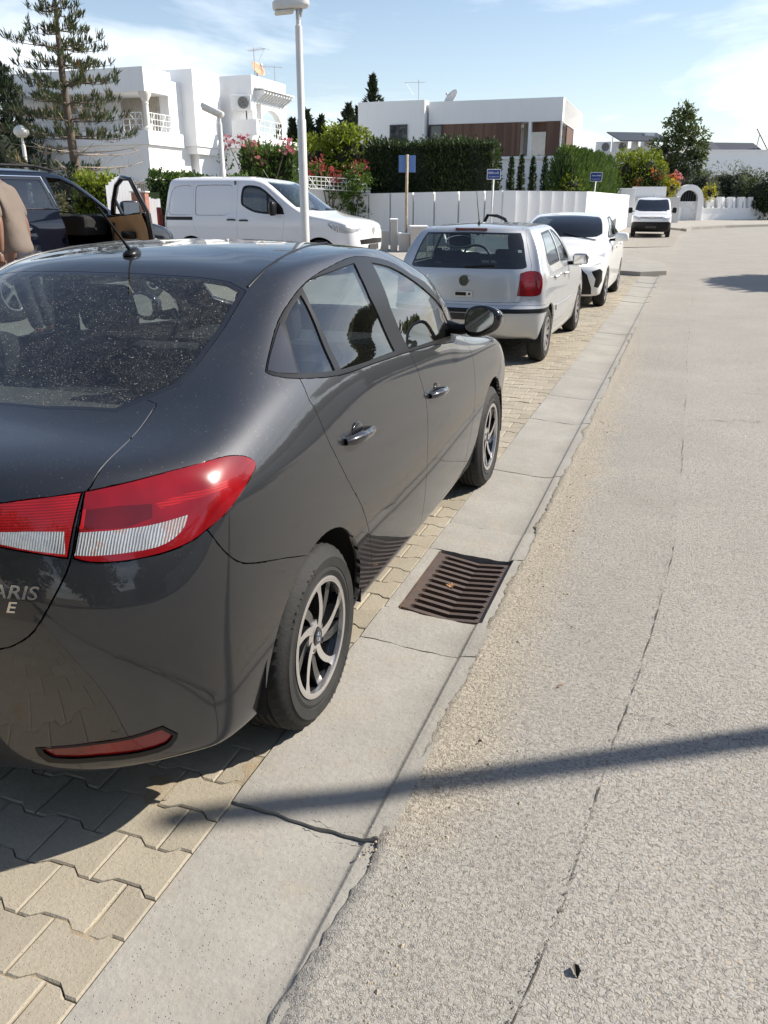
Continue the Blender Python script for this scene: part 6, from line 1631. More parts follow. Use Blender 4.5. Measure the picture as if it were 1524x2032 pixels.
for k, (u, v0, d, sx, lab) in enumerate(((1385, 330, 65, 1.5, 'grey green olive tree directly above the arched gate'), (1436, 318, 66, 2.2, 'large grey green olive tree above the balustraded wall'), (1482, 350, 64, 1.0, 'smaller olive tree next to the dark green bush'))):
    p = gp(u, 380, d); H = at_depth(u, v0, d).z-p.z; rg_ = np.random.default_rng(80+k)
    bush('olive_tree', lab, 'tree', p, [((rg_.uniform(-sx, sx)*.7, 0, H*rg_.uniform(.35, .75)), (sx*.62, 1.0, H*.26)) for _ in range(6)]+[((0, 0, H*.5), (sx, 1.1, H*.45))], 4600, (.26, .055), 'leaf_olive', (1.2, .16), seed=80+k, group='olive trees behind the far wall')
p = gp(1512, 390, 62); bush('shrub', 'dense dark green bush at the right edge above the low wall', 'shrub', p, [((0, 0, 1.9), (1.3, 1.1, 1.2)), ((1.4, 0, 2.1), (1.3, 1.1, 1.3)), ((.3, 0, 1.1), (1.2, 1, .9))], 4200, (.20, .10), 'leaf_dark', (1.0, .12), seed=47)
p = gp(1334, 384, 58.5); bush('shrub', 'yellow leaved shrub left of the arched gate', 'shrub', p, [((0, 0, 2.2), (.45, .4, .5)), ((-.3, 0, 1.8), (.35, .3, .4))], 420, (.18, .08), 'leaf_yellow', None, core=.4, seed=48, group='yellow shrubs on the far wall')
p = gp(1404, 405, 60.2); bush('shrub', 'yellow green shrub hanging over the low wall right of the arched gate', 'shrub', p, [((0, 0, 1.9), (.5, .4, .55))], 420, (.18, .08), 'leaf_yellow', None, core=.4, seed=49, group='yellow shrubs on the far wall')
# dark spires far behind
for k, (u, v0, d, r, lab) in enumerate(((741, 150, 75, 1.1, 'tallest dark cypress spire behind the modern house roof'), (712, 212, 75, .5, 'small dark cypress tip left of the tallest spire'), (694, 208, 70, 1.2, 'broad dark cypress above the bright round tree'), (640, 232, 70, .7, 'short dark cypress tip above the left of the bright tree'), (614, 220, 70, .8, 'dark cypress tip right of the tall lamp post'), (585, 236, 70, .6, 'dark cypress tip left of the tall lamp post'))):
    p = gp(u, 380, d, 0); cone_tree('far_cypress', lab, 'cypress', p, at_depth(u, v0, d).z, r*1.4, 1100, (.6, .16), 'leaf_conifer', 90+k, 'dark cypress spires in the distance', ragged=.5, spire=.9, h0=3)
# fence bits on the left
a, b = gp(213, 400, 20.5), gp(252, 400, 20.7)
t = thing('picket_fence', 'white picket fence of wide slats with dark gaps behind the open car door', 'fence', (a.x, a.y, a.z), math.atan2((b-a).y, (b-a).x)); L = (gp(320, 400, 20.9)-a).length; zt = at_depth(230, 372, 20.5).z-a.z
m = MB()
for k in range(17): x = L*k/17; m.box(x, x+.07, 0, .03, .75, zt+.25*math.sin(k*.3+.2))
m.build('picket', M['white'], t); m = MB(); m.box(-.2, L+.1, -.02, .15, -.2, .75); m.build('plinth', M['white'], t); m = MB(); m.box(0, L, .03, .06, .9, zt-.1); m.build('backing', M['leaf_dark'], t)
p = gp(275, 400, 20.2); t = thing('brick_pillar', 'short red brick pillar seen through the open car door window', 'pillar', p, PSI)
tb = NT('red_brick'); br = tb.n('TexBrick'); br.inputs['Scale'].default_value = 9; br.inputs['Color1'].default_value = (.33, .12, .07, 1); br.inputs['Color2'].default_value = (.26, .09, .055, 1); br.inputs['Mortar'].default_value = (.35, .30, .26, 1); tb.l(tb.co('Object', (1, 1, 1), (math.pi/2, 0, 0)), br.inputs[0]); M['brick'] = tb.bsdf(br.outputs[0], .9)
m = MB(); m.bbox(-.16, .16, 0, .32, -.1, at_depth(275, 382, 20.2).z-p.z, .01); m.build('brick_shaft', M['brick'], t); m = MB(); m.bbox(-.19, .19, -.03, .35, at_depth(275, 382, 20.2).z-p.z, at_depth(275, 379, 20.2).z-p.z, .01); m.build('cap', M['dirty_white'], t)
# white metal railing by the red bougainvillea
a, b = gp(612, 372, 33.5), gp(728, 378, 34.5); t = thing('metal_railing', 'white metal railing with zigzag bars in front of the red bougainvillea', 'railing', (0, 0, 0)); z1 = at_depth(625, 350, 33.5).z; z0 = at_depth(650, 374, 33.5).z
railing('rail', t, (a.x, a.y, z0), (b.x, b.y, z0-.1), z1-z0, M['metal_white'], 14)
a, b = gp(560, 380, 33.8), gp(735, 380, 34.9); t = thing('terrace_wall', 'white terrace wall under the metal railing', 'wall', (a.x, a.y, 0), math.atan2((b-a).y, (b-a).x)); m = MB(); m.box(0, (b-a).length, 0, .3, 0, z0); m.build('wall_face', M['white'], t); m = MB(); m.box(0, (b-a).length, -.03, .33, z0, z0+.05); m.build('coping', M['white'], t)

# ------------------------------------------------------------------ the other side of the road, out of frame: seen only in reflections and as shade; the hedge and one crown are added
def opposite():
    t = thing('opposite_house', 'white house across the road mirrored in the car windows', 'house', (13.5, 4, 0))
    m = MB(); m.box(0, 9, -6, 6, 0, 5.2); m.box(-.3, 9.2, -6.2, 2, 5.2, 5.6); m.build('wall', M['cream'], t)
    for k in range(4): m = MB(); m.box(-.04, .02, -5+3*k, -3.8+3*k, 2.9, 4.3); m.build('window', M['win_dark'], t)
    t = thing('opposite_wall', 'rendered wall across the road mirrored in the car doors', 'wall', (10.2, 0, 0)); m = MB(); m.box(0, .25, -16, 30, -.1, 1.9); m.build('wall_face', M['dirty_white'], t)
    for k, (x, y, h, r) in enumerate(((11.6, -6, 6.5, 2.2), (11.8, 8.5, 6.0, 2.0), (12.0, 13.5, 7.5, 2.2))):
        bush('opposite_tree', ['dark tree across the road near the photographer mirrored in the rear door', 'dark tree across the road mirrored in the front window', 'tall dark tree across the road beyond the parked row'][k], 'tree', (x, y, 0), [((0, 0, h*.62), (r, r, h*.3)), ((.5, .7, h*.45), (r*.8, r*.8, h*.25)), ((-.3, -.8, h*.8), (r*.6, r*.6, h*.2))], 2200, (.40, .2), 'leaf_tree', (2.4, .18), seed=101+k, group='trees across the road')
    hedge('opposite_hedge', 'tall dark hedge across the road mirrored in the parked cars', (10.6, -8, 0), (11.2, 46, 0), 1.0, .2, 3.1, 9000, (.42, .2), 'leaf_tree', 141, ragged=.2)  # unseen hedge, added to give the car paint dark reflections
    t = thing('rear_house', 'houses behind the photographer mirrored in the boot', 'house', (-4, -24, 0)); m = MB(); m.box(-14, -3, -8, 0, 0, 5.5); m.box(-2, 9, -7, 1, 0, 4.0); m.build('wall', M['cream'], t)
    for k, (x, y, h, r) in enumerate(((-7.5, -9, 7.5, 3.0), (-1.5, -10, 7, 2.8), (5.0, -9.5, 7.5, 2.8))):  # unseen trees, enlarged and moved close to block sky fill from behind
        bush('rear_tree', ['leafy tree behind the photographer on the left', 'leafy tree straight behind the photographer', 'leafy tree behind the photographer on the right'][k], 'tree', (x, y, 0), [((0, 0, h*.6), (r, r, h*.34)), ((.8, .3, h*.36), (r*.95, r*.9, h*.30))], 2600, (.45, .24), 'leaf_tree', (2.0, .2), seed=121+k, group='trees behind the photographer')
    # unseen dense crown, added to cast the rounded car-like shade at the right edge
    c = on_z(1500, 560); sh = c+sdir*(4.6/sdir.z)
    bush('shade_tree', 'round crowned tree at the right kerb that shades the road', 'tree', (sh.x+1.0, sh.y+.2, 0), [((.2, 0, 4.7), (1.5, 2.3, 1.2)), ((1.4, .3, 5.0), (1.6, 1.9, 1.2))], 5200, (.34, .2), 'leaf_tree', (3.6, .15), shell=.5, core=.98, seed=131)
opposite()

# ------------------------------------------------------------------ the other vehicles
def tracer(B, LOC, RZ, mirror=False):
    inv = Matrix.Rotation(-RZ, 4, 'Z') @ Matrix.Translation(-LOC); o = inv @ Vector((0, 0, CAM_H)); r3 = inv.to_3x3()
    def hit(u, v):
        d = (r3 @ ray(u, v)).normalized(); oo = o.copy()
        if mirror: d.x = -d.x; oo.x = -oo.x
        return B.bvh.ray_cast(oo, d)[0]
    return hit
def arch_poly(y0, zc, r):
    return [(y0+r*math.cos(a), zc+r*math.sin(a)) for a in np.linspace(-.14, math.pi+.14, 30)]+[(y0-r-.02, -.2), (y0+r+.02, -.2)]
def car_base(root, B, wy, zc, r, w_out, w_in, wr, ww, rim, style, floor, dark='dark_inside', detail=False):
    for y0 in wy:
        for sx in (1, -1):
            m = MB(); n = 18; prof = [(r+.006, w_out-.02), (r+.02, w_out-.06), (r+.02, w_in), (0, w_in)]
            vs = [(sx*x, y0+q*math.cos(a), zc+q*math.sin(a)) for q, x in prof for a in np.linspace(-.16, math.pi+.16, n)]
            m.add(vs, [(i*n+j, i*n+j+1, (i+1)*n+j+1, (i+1)*n+j) for i in range(3) for j in range(n-1)]); m.build('wheel_arch', M[dark], root, smooth_=True)
            wheel(root, sx*(w_out-.012), y0, wr, ww, rim, style, sx, detail=detail)
    m = MB(); m.box(-floor[0], floor[0], floor[1], floor[2], floor[3], floor[3]+.05); m.build('underbody', M['dark_inside'], root)
def cabin(root, ys, w, zf, zs, dash, wheel_x=None, rear=None, seat_mat='seat_cloth'):
    m = MB(); m.box(-w, w, ys[0], ys[1], zf-.05, zf); m.build('cabin_floor', M['dark_inside'], root)
    m = MB()
    for x in (-.34, .34): seat(m, x, ys[2], zs)
    m.build('front_seat', M[seat_mat], root, auto=40)
    if rear is not None:
        m = MB(); m.bbox(-w+.06, w-.06, rear, rear+.5, zs-.02, zs+.14, .05); m.bbox(-w+.06, w-.06, rear-.12, rear+.02, zs+.08, zs+.58, .05)
        for x in (-.34, .34): m.bbox(x-.12, x+.12, rear-.11, rear-.02, zs+.60, zs+.74, .03)
        m.build('rear_seat', M[seat_mat], root, auto=40)
    m = MB(); m.bbox(-w+.04, w-.04, dash[0], dash[1], dash[2]-.25, dash[2], .05); m.build('dashboard', M['dark_inside'], root)
    if wheel_x is not None:
        m = MB(); ring = [(.18+.013*math.cos(a), .013*math.sin(a)) for a in np.linspace(0, 2*math.pi, 9)]; m.lathe(ring, 28, 'y', (wheel_x, dash[0]-.10, dash[2]+.02)); m.bbox(wheel_x-.06, wheel_x+.06, dash[0]-.12, dash[0]-.07, dash[2]-.05, dash[2]+.07, .02); m.build('steering_wheel', M['black_plastic'], root, auto=50)
def mirror_part(root, c, s, mat, glass_back=True, size=(.11, .06, .075)):
    for sx in (1, -1):
        bm = bmesh.new(); bmesh.ops.create_cube(bm, size=2); bmesh.ops.subdivide_edges(bm, edges=bm.edges[:], cuts=4, use_grid_fill=True)
        for q in bm.verts:
            p = q.co.copy(); p /= (abs(p.x)**4+abs(p.y)**4+abs(p.z)**4)**.25; q.co = Vector((p.x*size[0], (p.y*size[1] if p.y > 0 else p.y*.02), p.z*size[2]))
        m = MB().bm(bm, Matrix.Translation((c[0], c[1], c[2]))); m.v = [(x*sx, y, z) for x, y, z in m.v]; o = m.build('wing_mirror', M[mat], root, smooth_=True)
        m = MB(); m.bbox(c[0]-size[0]*.8, c[0]+size[0]*.8, c[1]-.024, c[1]-.021, c[2]-size[2]*.75, c[2]+size[2]*.75, .001); m.v = [(x*sx, y, z) for x, y, z in m.v]; m.build('mirror_glass', M['mirror'], o)
        m = MB(); m.tube([(c[0]-size[0]-.08, c[1]+.02, c[2]-.05), (c[0]-size[0]*.6, c[1]+.01, c[2]-.04)], .022, 8); m.v = [(x*sx, y, z) for x, y, z in m.v]; m.build('mirror_foot', M['black_plastic'], o)
def handles(parent, pts, sx_list, mat, L=.10):
    for (y, z, x) in pts:
        for sx in sx_list:
            k = MB(); k.tube([(x+.006, y-L, z), (x+.03, y-L*.7, z+.004), (x+.034, y, z+.006), (x+.03, y+L*.7, z+.004), (x+.006, y+L, z)], .014, 8); k.v = [(a*sx, b, c) for a, b, c in k.v]; k.build('door_handle', M[mat], parent, auto=60)
def swing(objs, hx, hy, ang, side=1):
    """turn door meshes about their hinge"""
    for o in objs:
        h = Vector((hx*side, hy, 0)); Rz = Matrix.Rotation(ang, 3, 'Z'); p = h - Rz @ h; o.location = p; o.rotation_euler = (0, 0, ang)
def plate(root, y, z, w, h, text, face=-1, n=(0, 0)):
    m = MB(); m.bbox(-w/2, w/2, y-.006 if face < 0 else y, y if face < 0 else y+.006, z-h/2, z+h/2, .003); p = m.build('number_plate', M['gloss_black'], root)
    Rm = Matrix.Rotation(math.pi/2, 4, 'X') if face < 0 else Matrix.Rotation(math.pi, 4, 'Z') @ Matrix.Rotation(math.pi/2, 4, 'X')
    if text: text_obj('plate_text', text, h*.8, M['plate_white'], p, Matrix.Translation((0, y+face*.0075, z)) @ Rm, .0008)
    return p
M['silver'] = make_paint('silver_paint', (0.50, 0.51, 0.525), .55, .36, .13)
M['white_paint'] = make_paint('white_car_paint', (0.76, 0.76, 0.75), 0, .35, .05)
M['van_paint'] = make_paint('white_van_paint', (0.70, 0.70, 0.72), 0, .38, .03)
M['navy'] = make_paint('navy_paint', (0.002, 0.0035, 0.009), .0, .25, .0)
M['clad_grey'] = plain('grey_cladding', (0.24, 0.24, 0.25), .6)

def make_hatch():
    LOC = Vector((-2.165, 9.05, 0)); RZ = R(-.5)
    root = thing('parked_car', 'silver five door hatchback with large rear window and red tail lamps', 'car', LOC, RZ, 'cars parked along the gutter')
    S = [-.32, 0, .5, .95, 1.35, 1.72, 2.38]; rr = (.015, .06, .17); fr = (.03, .12, .32)
    net = [lower_loop(S, .60, -.36, 2.9, [.26, .25, .22, .20, .19, .19, .2, .22, .22], rr, fr),
           lower_loop(S, .76, -.50, 3.06, [.30, .28, .25, .215, .20, .20, .22, .24, .24], rr, fr),
           lower_loop(S, .795, -.545, 3.12, [.35, .33, .30, .26, .25, .25, .26, .30, .30], rr, fr),
           lower_loop(S, .815, -.575, 3.17, [.46, .44, .42, .40, .38, .38, .40, .40, .40], rr, fr),
           lower_loop(S, .828, -.585, 3.18, [.58, .57, .56, .54, .52, .52, .52, .50, .50], rr, fr),
           lower_loop(S, .826, -.545, 3.14, [.635, .625, .62, .62, .62, .62, .62, .60, .58], rr, fr),
           lower_loop(S, .818, -.532, 3.10, [.76, .76, .76, .76, .75, .75, .74, .68, .66], rr, fr),
           lower_loop(S, .80, -.515, 3.00, [.90, .90, .90, .90, .885, .875, .85, .77, .75], rr, fr),
           lower_loop([-.30, 0, .5, .95, 1.35, 1.70, 2.2], .775, -.495, 2.78, [.975, .985, .985, .98, .965, .95, .91, .86, .85], rr, fr),
           lower_loop([-.27, .02, .5, .95, 1.33, 1.62, 1.80], .748, -.455, 2.06, [1.075, 1.085, 1.085, 1.08, 1.06, 1.04, 1.00, .985, .98], rr, (.03, .10, .20)),
           lower_loop([-.19, .07, .5, .95, 1.22, 1.36, 1.45], .690, -.375, 1.66, [1.225, 1.225, 1.22, 1.22, 1.215, 1.21, 1.20, 1.195, 1.20], rr, (.03, .08, .15)),
           lower_loop([-.10, .14, .5, .90, 1.06, 1.12, 1.15], .605, -.285, 1.32, [1.355, 1.345, 1.34, 1.345, 1.35, 1.35, 1.35, 1.35, 1.36], rr, (.02, .06, .11)),
           lower_loop([-.03, .17, .5, .85, .98, 1.02, 1.04], .525, -.20, 1.18, [1.385, 1.378, 1.378, 1.382, 1.388, 1.385, 1.382, 1.382, 1.388], rr, (.02, .05, .09)),
           lower_loop([.06, .2, .5, .75, .85, .88, .90], .28, -.05, .98, [1.400, 1.400, 1.40, 1.404, 1.412, 1.408, 1.405, 1.405, 1.405], rr, (.02, .04, .06)),
           [(0, y, 1.405+.009*math.sin(max(0, min(1, (y)/.9))*3.1)) for y in [.05, .06, .08, .10, .14, .25, .5, .65, .72, .75, .77, .79, .81, .83, .84]]]
    B = Body(net, 6, 5); hit = tracer(B, LOC, RZ)
    def tr(px, ax): return [(h[AX[ax][0]], h[AX[ax][1]]) for h in (hit(u, v) for u, v in px) if h is not None]
    for y0 in (0, 2.407): B.stamp(90, arch_poly(y0, .29, .325), 'x', lambda c, n: c.x > .4)
    side = lambda c, n: n.x > .3; rear = lambda c, n: n.y < -.15 and c.y < .3
    # rear window, lamps, lid
    rg = [(-.01, .985), (.56, .985), (.615, 1.0), (.60, 1.06), (.545, 1.24), (.50, 1.325), (-.01, 1.332)]
    B.stamp(10, smooth_poly(rg, 2, (0, 1, 5, 6)), 'y', rear); B.stamp(11, [(x-.025 if x > 0 else x, z+(.018 if z < 1.1 else -.018)) for x, z in rg], 'y', rear, (10,))
    # lamp traced from the photograph on the corner
    A = R(-38); Rm = Matrix.Rotation(A, 3, 'Z')
    def rot(a):
        bmesh.ops.rotate(B.bm, verts=B.bm.verts, cent=(0, 0, 0), matrix=Matrix.Rotation(a, 3, 'Z'))
        for q in B.bm.verts: q[B.nl] = Matrix.Rotation(a, 3, 'Z') @ Vector(q[B.nl])
    L = [Rm @ h for h in (hit(u, v) for u, v in [(1033, 543), (1045, 539), (1057, 538), (1069, 540), (1075, 548), (1076.5, 562), (1074, 580), (1066, 587), (1045, 588), (1026, 587)]) if h]
    rot(A); B.stamp(12, smooth_poly([(p.x, p.z) for p in L], 2, (0, 9)), 'y', lambda c, n: n.y < -.1 and c.z > .5); rot(-A)
    lid = [(-.01, .655), (.40, .655), (.575, .66), (.60, .70), (.625, .84), (.66, .95), (.66, 1.02), (.63, 1.10), (.565, 1.27), (.54, 1.352), (-.01, 1.365)]
    B.stamp(13, lid, 'y', rear, (0,))
    B.stamp(14, [(-.01, .552), (.9, .552), (.9, .592), (-.01, .592)], 'y', lambda c, n: c.y < -.12 and c.z < .62, (0,))
    B.cut([(-.02, .628), (.9, .628)], 'y', lambda c, n: c.y < -.1 and c.z < .7, False)
    for f in B.bm.faces:
        c = f.calc_center_median()
        if f[B.lay] == 0 and c.z < .628 and c.y < -.26 and c.z > .1: f[B.lay] = 15
    # side windows and doors
    rw = [(.05, 1.02), (.02, 1.10), (.10, 1.20), (.22, 1.315), (.78, 1.335), (.80, 1.0), (.10, .99)]
    B.stamp(20, smooth_poly(rw, 2, (0, 3, 4, 5, 6)), 'x', side, (0,)); B.stamp(21, [(.08, 1.02), (.06, 1.08), (.13, 1.185), (.235, 1.295), (.76, 1.315), (.78, 1.015)], 'x', side, (20,))
    fw = [(.86, 1.335), (1.02, 1.330), (1.18, 1.255), (1.36, 1.14), (1.52, 1.03), (1.50, .975), (.88, .995)]
    B.stamp(22, smooth_poly(fw, 2, (0, 4, 5, 6)), 'x', side, (0,)); B.stamp(23, [(.885, 1.312), (1.01, 1.308), (1.16, 1.24), (1.33, 1.13), (1.47, 1.03), (1.46, .995), (.905, 1.012)], 'x', side, (22,))
    B.stamp(30, smooth_poly([(.02, 1.36), (-.02, 1.1), (.06, .95), (.22, .82), (.33, .62), (.37, .45), (.40, .27), (.84, .27), (.84, .7), (.83, 1.0), (.82, 1.37)], 1), 'x', side, (0,))
    B.stamp(31, [(.82, 1.37), (.83, 1.0), (.84, .7), (.84, .27), (1.66, .27), (1.70, .45), (1.74, .75), (1.70, .93), (1.60, 1.04), (1.30, 1.25), (1.05, 1.37)], 'x', side, (0,))
    B.stamp(40, [(.30, .505), (1.72, .505), (1.72, .565), (.30, .565)], 'x', side, (30, 31))
    ws = [(-.01, 2.03), (.30, 2.01), (.55, 1.93), (.66, 1.80), (.60, 1.52), (.545, 1.28), (.50, 1.22), (-.01, 1.32)]
    B.stamp(24, ws, 'z', lambda c, n: n.z > .1 and c.z > .95 and c.y > 1.0, (0,))
    B.stamp(41, [(1.0, .83), (1.0, .62), (.62, .64), (.60, .80)], 'y', lambda c, n: c.y > 2.6 and n.y > .1, (0,)) if False else None
    B.remove(90); B.clean()
    for f in B.bm.faces:
        if f[B.lay] == 0 and f.calc_center_median().z > 1.33: f[B.lay] = 5
    P = M['silver']; g = .002; both = dict(both='sides', sides=(1, -1))
    B.part([0, 5], 'body_shell', P, root, gap=g, depth=.02); B.part(13, 'tailgate', P, root, gap=g, depth=.02); B.part(15, 'rear_bumper', P, root, gap=g, depth=.02); B.part(14, 'bumper_strip', M['black_plastic'], root, off=.006)
    B.part(30, 'rear_door', P, root, gap=g, depth=.02, **both); fd = B.part(31, 'front_door', P, root, gap=g, depth=.02, **both); B.part(40, 'door_moulding', P, root, gap=.001, depth=.012, off=.012, **both)
    B.part([20, 22], 'window_frame', M['black_plastic'], root, off=.001, **both); B.part([21, 23], 'window', M['glass_side'], root, off=-.003, **both)
    B.part(10, 'window_seal', M['gloss_black'], root, off=.001); B.part(11, 'rear_window', glass_mat('hatch_rear_glass', (.42, .48, .46), 0, .02, 0, .03), root, off=-.001); B.part(24, 'windscreen', M['glass_clear'], root, off=-.001)
    B.part(12, 'tail_lamp', M['lens_red'], root, gap=.002, depth=.02, off=.006, **both)
    B.part([0, 13, 14, 15, 30, 31, 40, 12], 'inner_lining', M['dark_inside'], root, off=-.022)
    car_base(root, B, (0, 2.407), .29, .325, .822, .50, .288, .175, .178, 'cover', (.55, -.25, 2.8, .20))
    cabin(root, (-.3, 1.7, .80), .66, .32, .42, (1.42, 1.75, .93), -.34, -.02)
    mirror_part(root, (.925, 1.42, .985), 1, 'silver', size=(.095, .07, .068))
    handles(root, [(.35, .865, .808), (1.02, .855, .812)], (1, -1), 'silver', .08)
    m = MB(); m.bbox(-.17, .17, -.298, -.262, 1.352, 1.372, .005); m.build('brake_light', M['lens_dark'], root)
    y_l = lambda x, z: B.bvh.ray_cast(Vector((max(.002, abs(x)), -3, z)), Vector((0, 1, 0)))[0].y
    # emblem: ring with two stacked chevrons
    ye = y_l(0, .865)-.004; m = MB(); T = Matrix.Translation((0, ye, .865)) @ Matrix.Rotation(R(-7), 4, 'X')
    r_ = .058; m.lathe([(r_, 0), (r_-.004, -.006), (r_-.009, -.006), (r_-.011, 0)], 32, 'y'); ringv = len(m.v)
    def stroke(a, b, w=.0075):
        a, b = Vector((a[0], 0, a[1])), Vector((b[0], 0, b[1])); d = (b-a).normalized(); n = Vector((d.z, 0, -d.x))*w/2; v = [a+n, b+n, b-n, a-n]; m.add([(p.x, 0, p.z) for p in v]+[(p.x, -.006, p.z) for p in v], [(0, 1, 2, 3), (7, 6, 5, 4), (0, 4, 5, 1), (1, 5, 6, 2), (2, 6, 7, 3), (3, 7, 4, 0)])
    for s in (-1, 1):
        stroke((s*.020, .046), (0, .006)); stroke((s*.043, .020), (s*.022, -.040)); stroke((s*.022, -.040), (0, .000))
    m.v = [tuple(T @ Vector(p)) for p in m.v]; em = m.build('emblem', M['chrome'], root)
    m = MB(); m.lathe([(r_-.010, -.001), (0, -.001)], 28, 'y'); m.v = [tuple(T @ Vector(p)) for p in m.v]; m.build('emblem_disc', M['frame_dark'], em)
    yh = y_l(0, .735)-.003; m = MB(); m.bbox(-.10, .10, yh-.004, yh, .700, .765, .004); h_ = m.build('tailgate_handle', M['silver'], root); m = MB(); m.bbox(-.085, .03, yh-.007, yh-.003, .715, .750, .003); m.lathe([(.012, -.008), (0, -.008)], 12, 'y', (.065, yh, .733)); m.build('handle_recess', M['black_plastic'], h_)
    text_obj('badge', '1.6', .05, M['chrome'], root, Matrix.Translation((-.42, y_l(-.42, .90)-.003, .90)) @ Matrix.Rotation(math.pi/2, 4, 'X'), .001)
    # wiper, sticker, aerial, plate
    m = MB(); yy = lambda x, z: y_l(min(.5, abs(x)), z)-.012
    m.tube([(0, yy(0, .995), .995), (.16, yy(.16, 1.01), 1.012), (.30, yy(.3, 1.015), 1.018)], .009, 6); m.build('rear_wiper', M['black_plastic'], root)
    text_obj('window_sticker', 'VOLKSWAGEN', .042, M['plate_white'], root, Matrix.Translation((-.10, y_l(.1, 1.165)+.006, 1.165)) @ Matrix.Rotation(R(62), 4, 'X'), .0005, 0, 1.3)
    m = MB(); m.lathe([(.105, 0), (.098, .0)], 32, 'z'); m.v = [tuple(Matrix.Translation((-.10, y_l(.1, 1.245)+.008, 1.245)) @ Matrix.Rotation(R(62), 4, 'X') @ Matrix.Diagonal((1.5, .62, 1, 1)) @ Vector(p)) for p in m.v]; m.build('window_ring', M['plate_white'], root)
    m = MB(); b0 = Vector((0.02, -.05, 1.392)); m.lathe([(.018, 0), (.012, .02), (.006, .05)], 10, 'z', b0); m.tube([b0+Vector((0, 0, .04)), b0+Vector((0, -.10, .22)), b0+Vector((0, -.17, .37))], [.005, .0035, .0025], 6); m.build('aerial', M['black_plastic'], root)
    for sx in (1, -1):
        m = MB(); zt = lambda x, y: B.bvh.ray_cast(Vector((x, y, 3)), Vector((0, 0, -1)))[0].z-.001; m.tube([(sx*q, y, zt(q, y)) for q, y in ((.50, -.12), (.52, .1), (.528, .4), (.525, .7), (.51, .92))], .005, 5); m.build('drip_moulding', M['black_plastic'], root)
    m = MB(); m.bbox(-.26, .26, -.592, -.585, .475, .545, .002); p = m.build('number_plate', M['gloss_black'], root)
    m = MB(); m.tube([(.25, -.60, .225), (.25, -.30, .23)], .024, 10); m.build('exhaust', M['metal_grey'], root)
    return root
make_hatch()

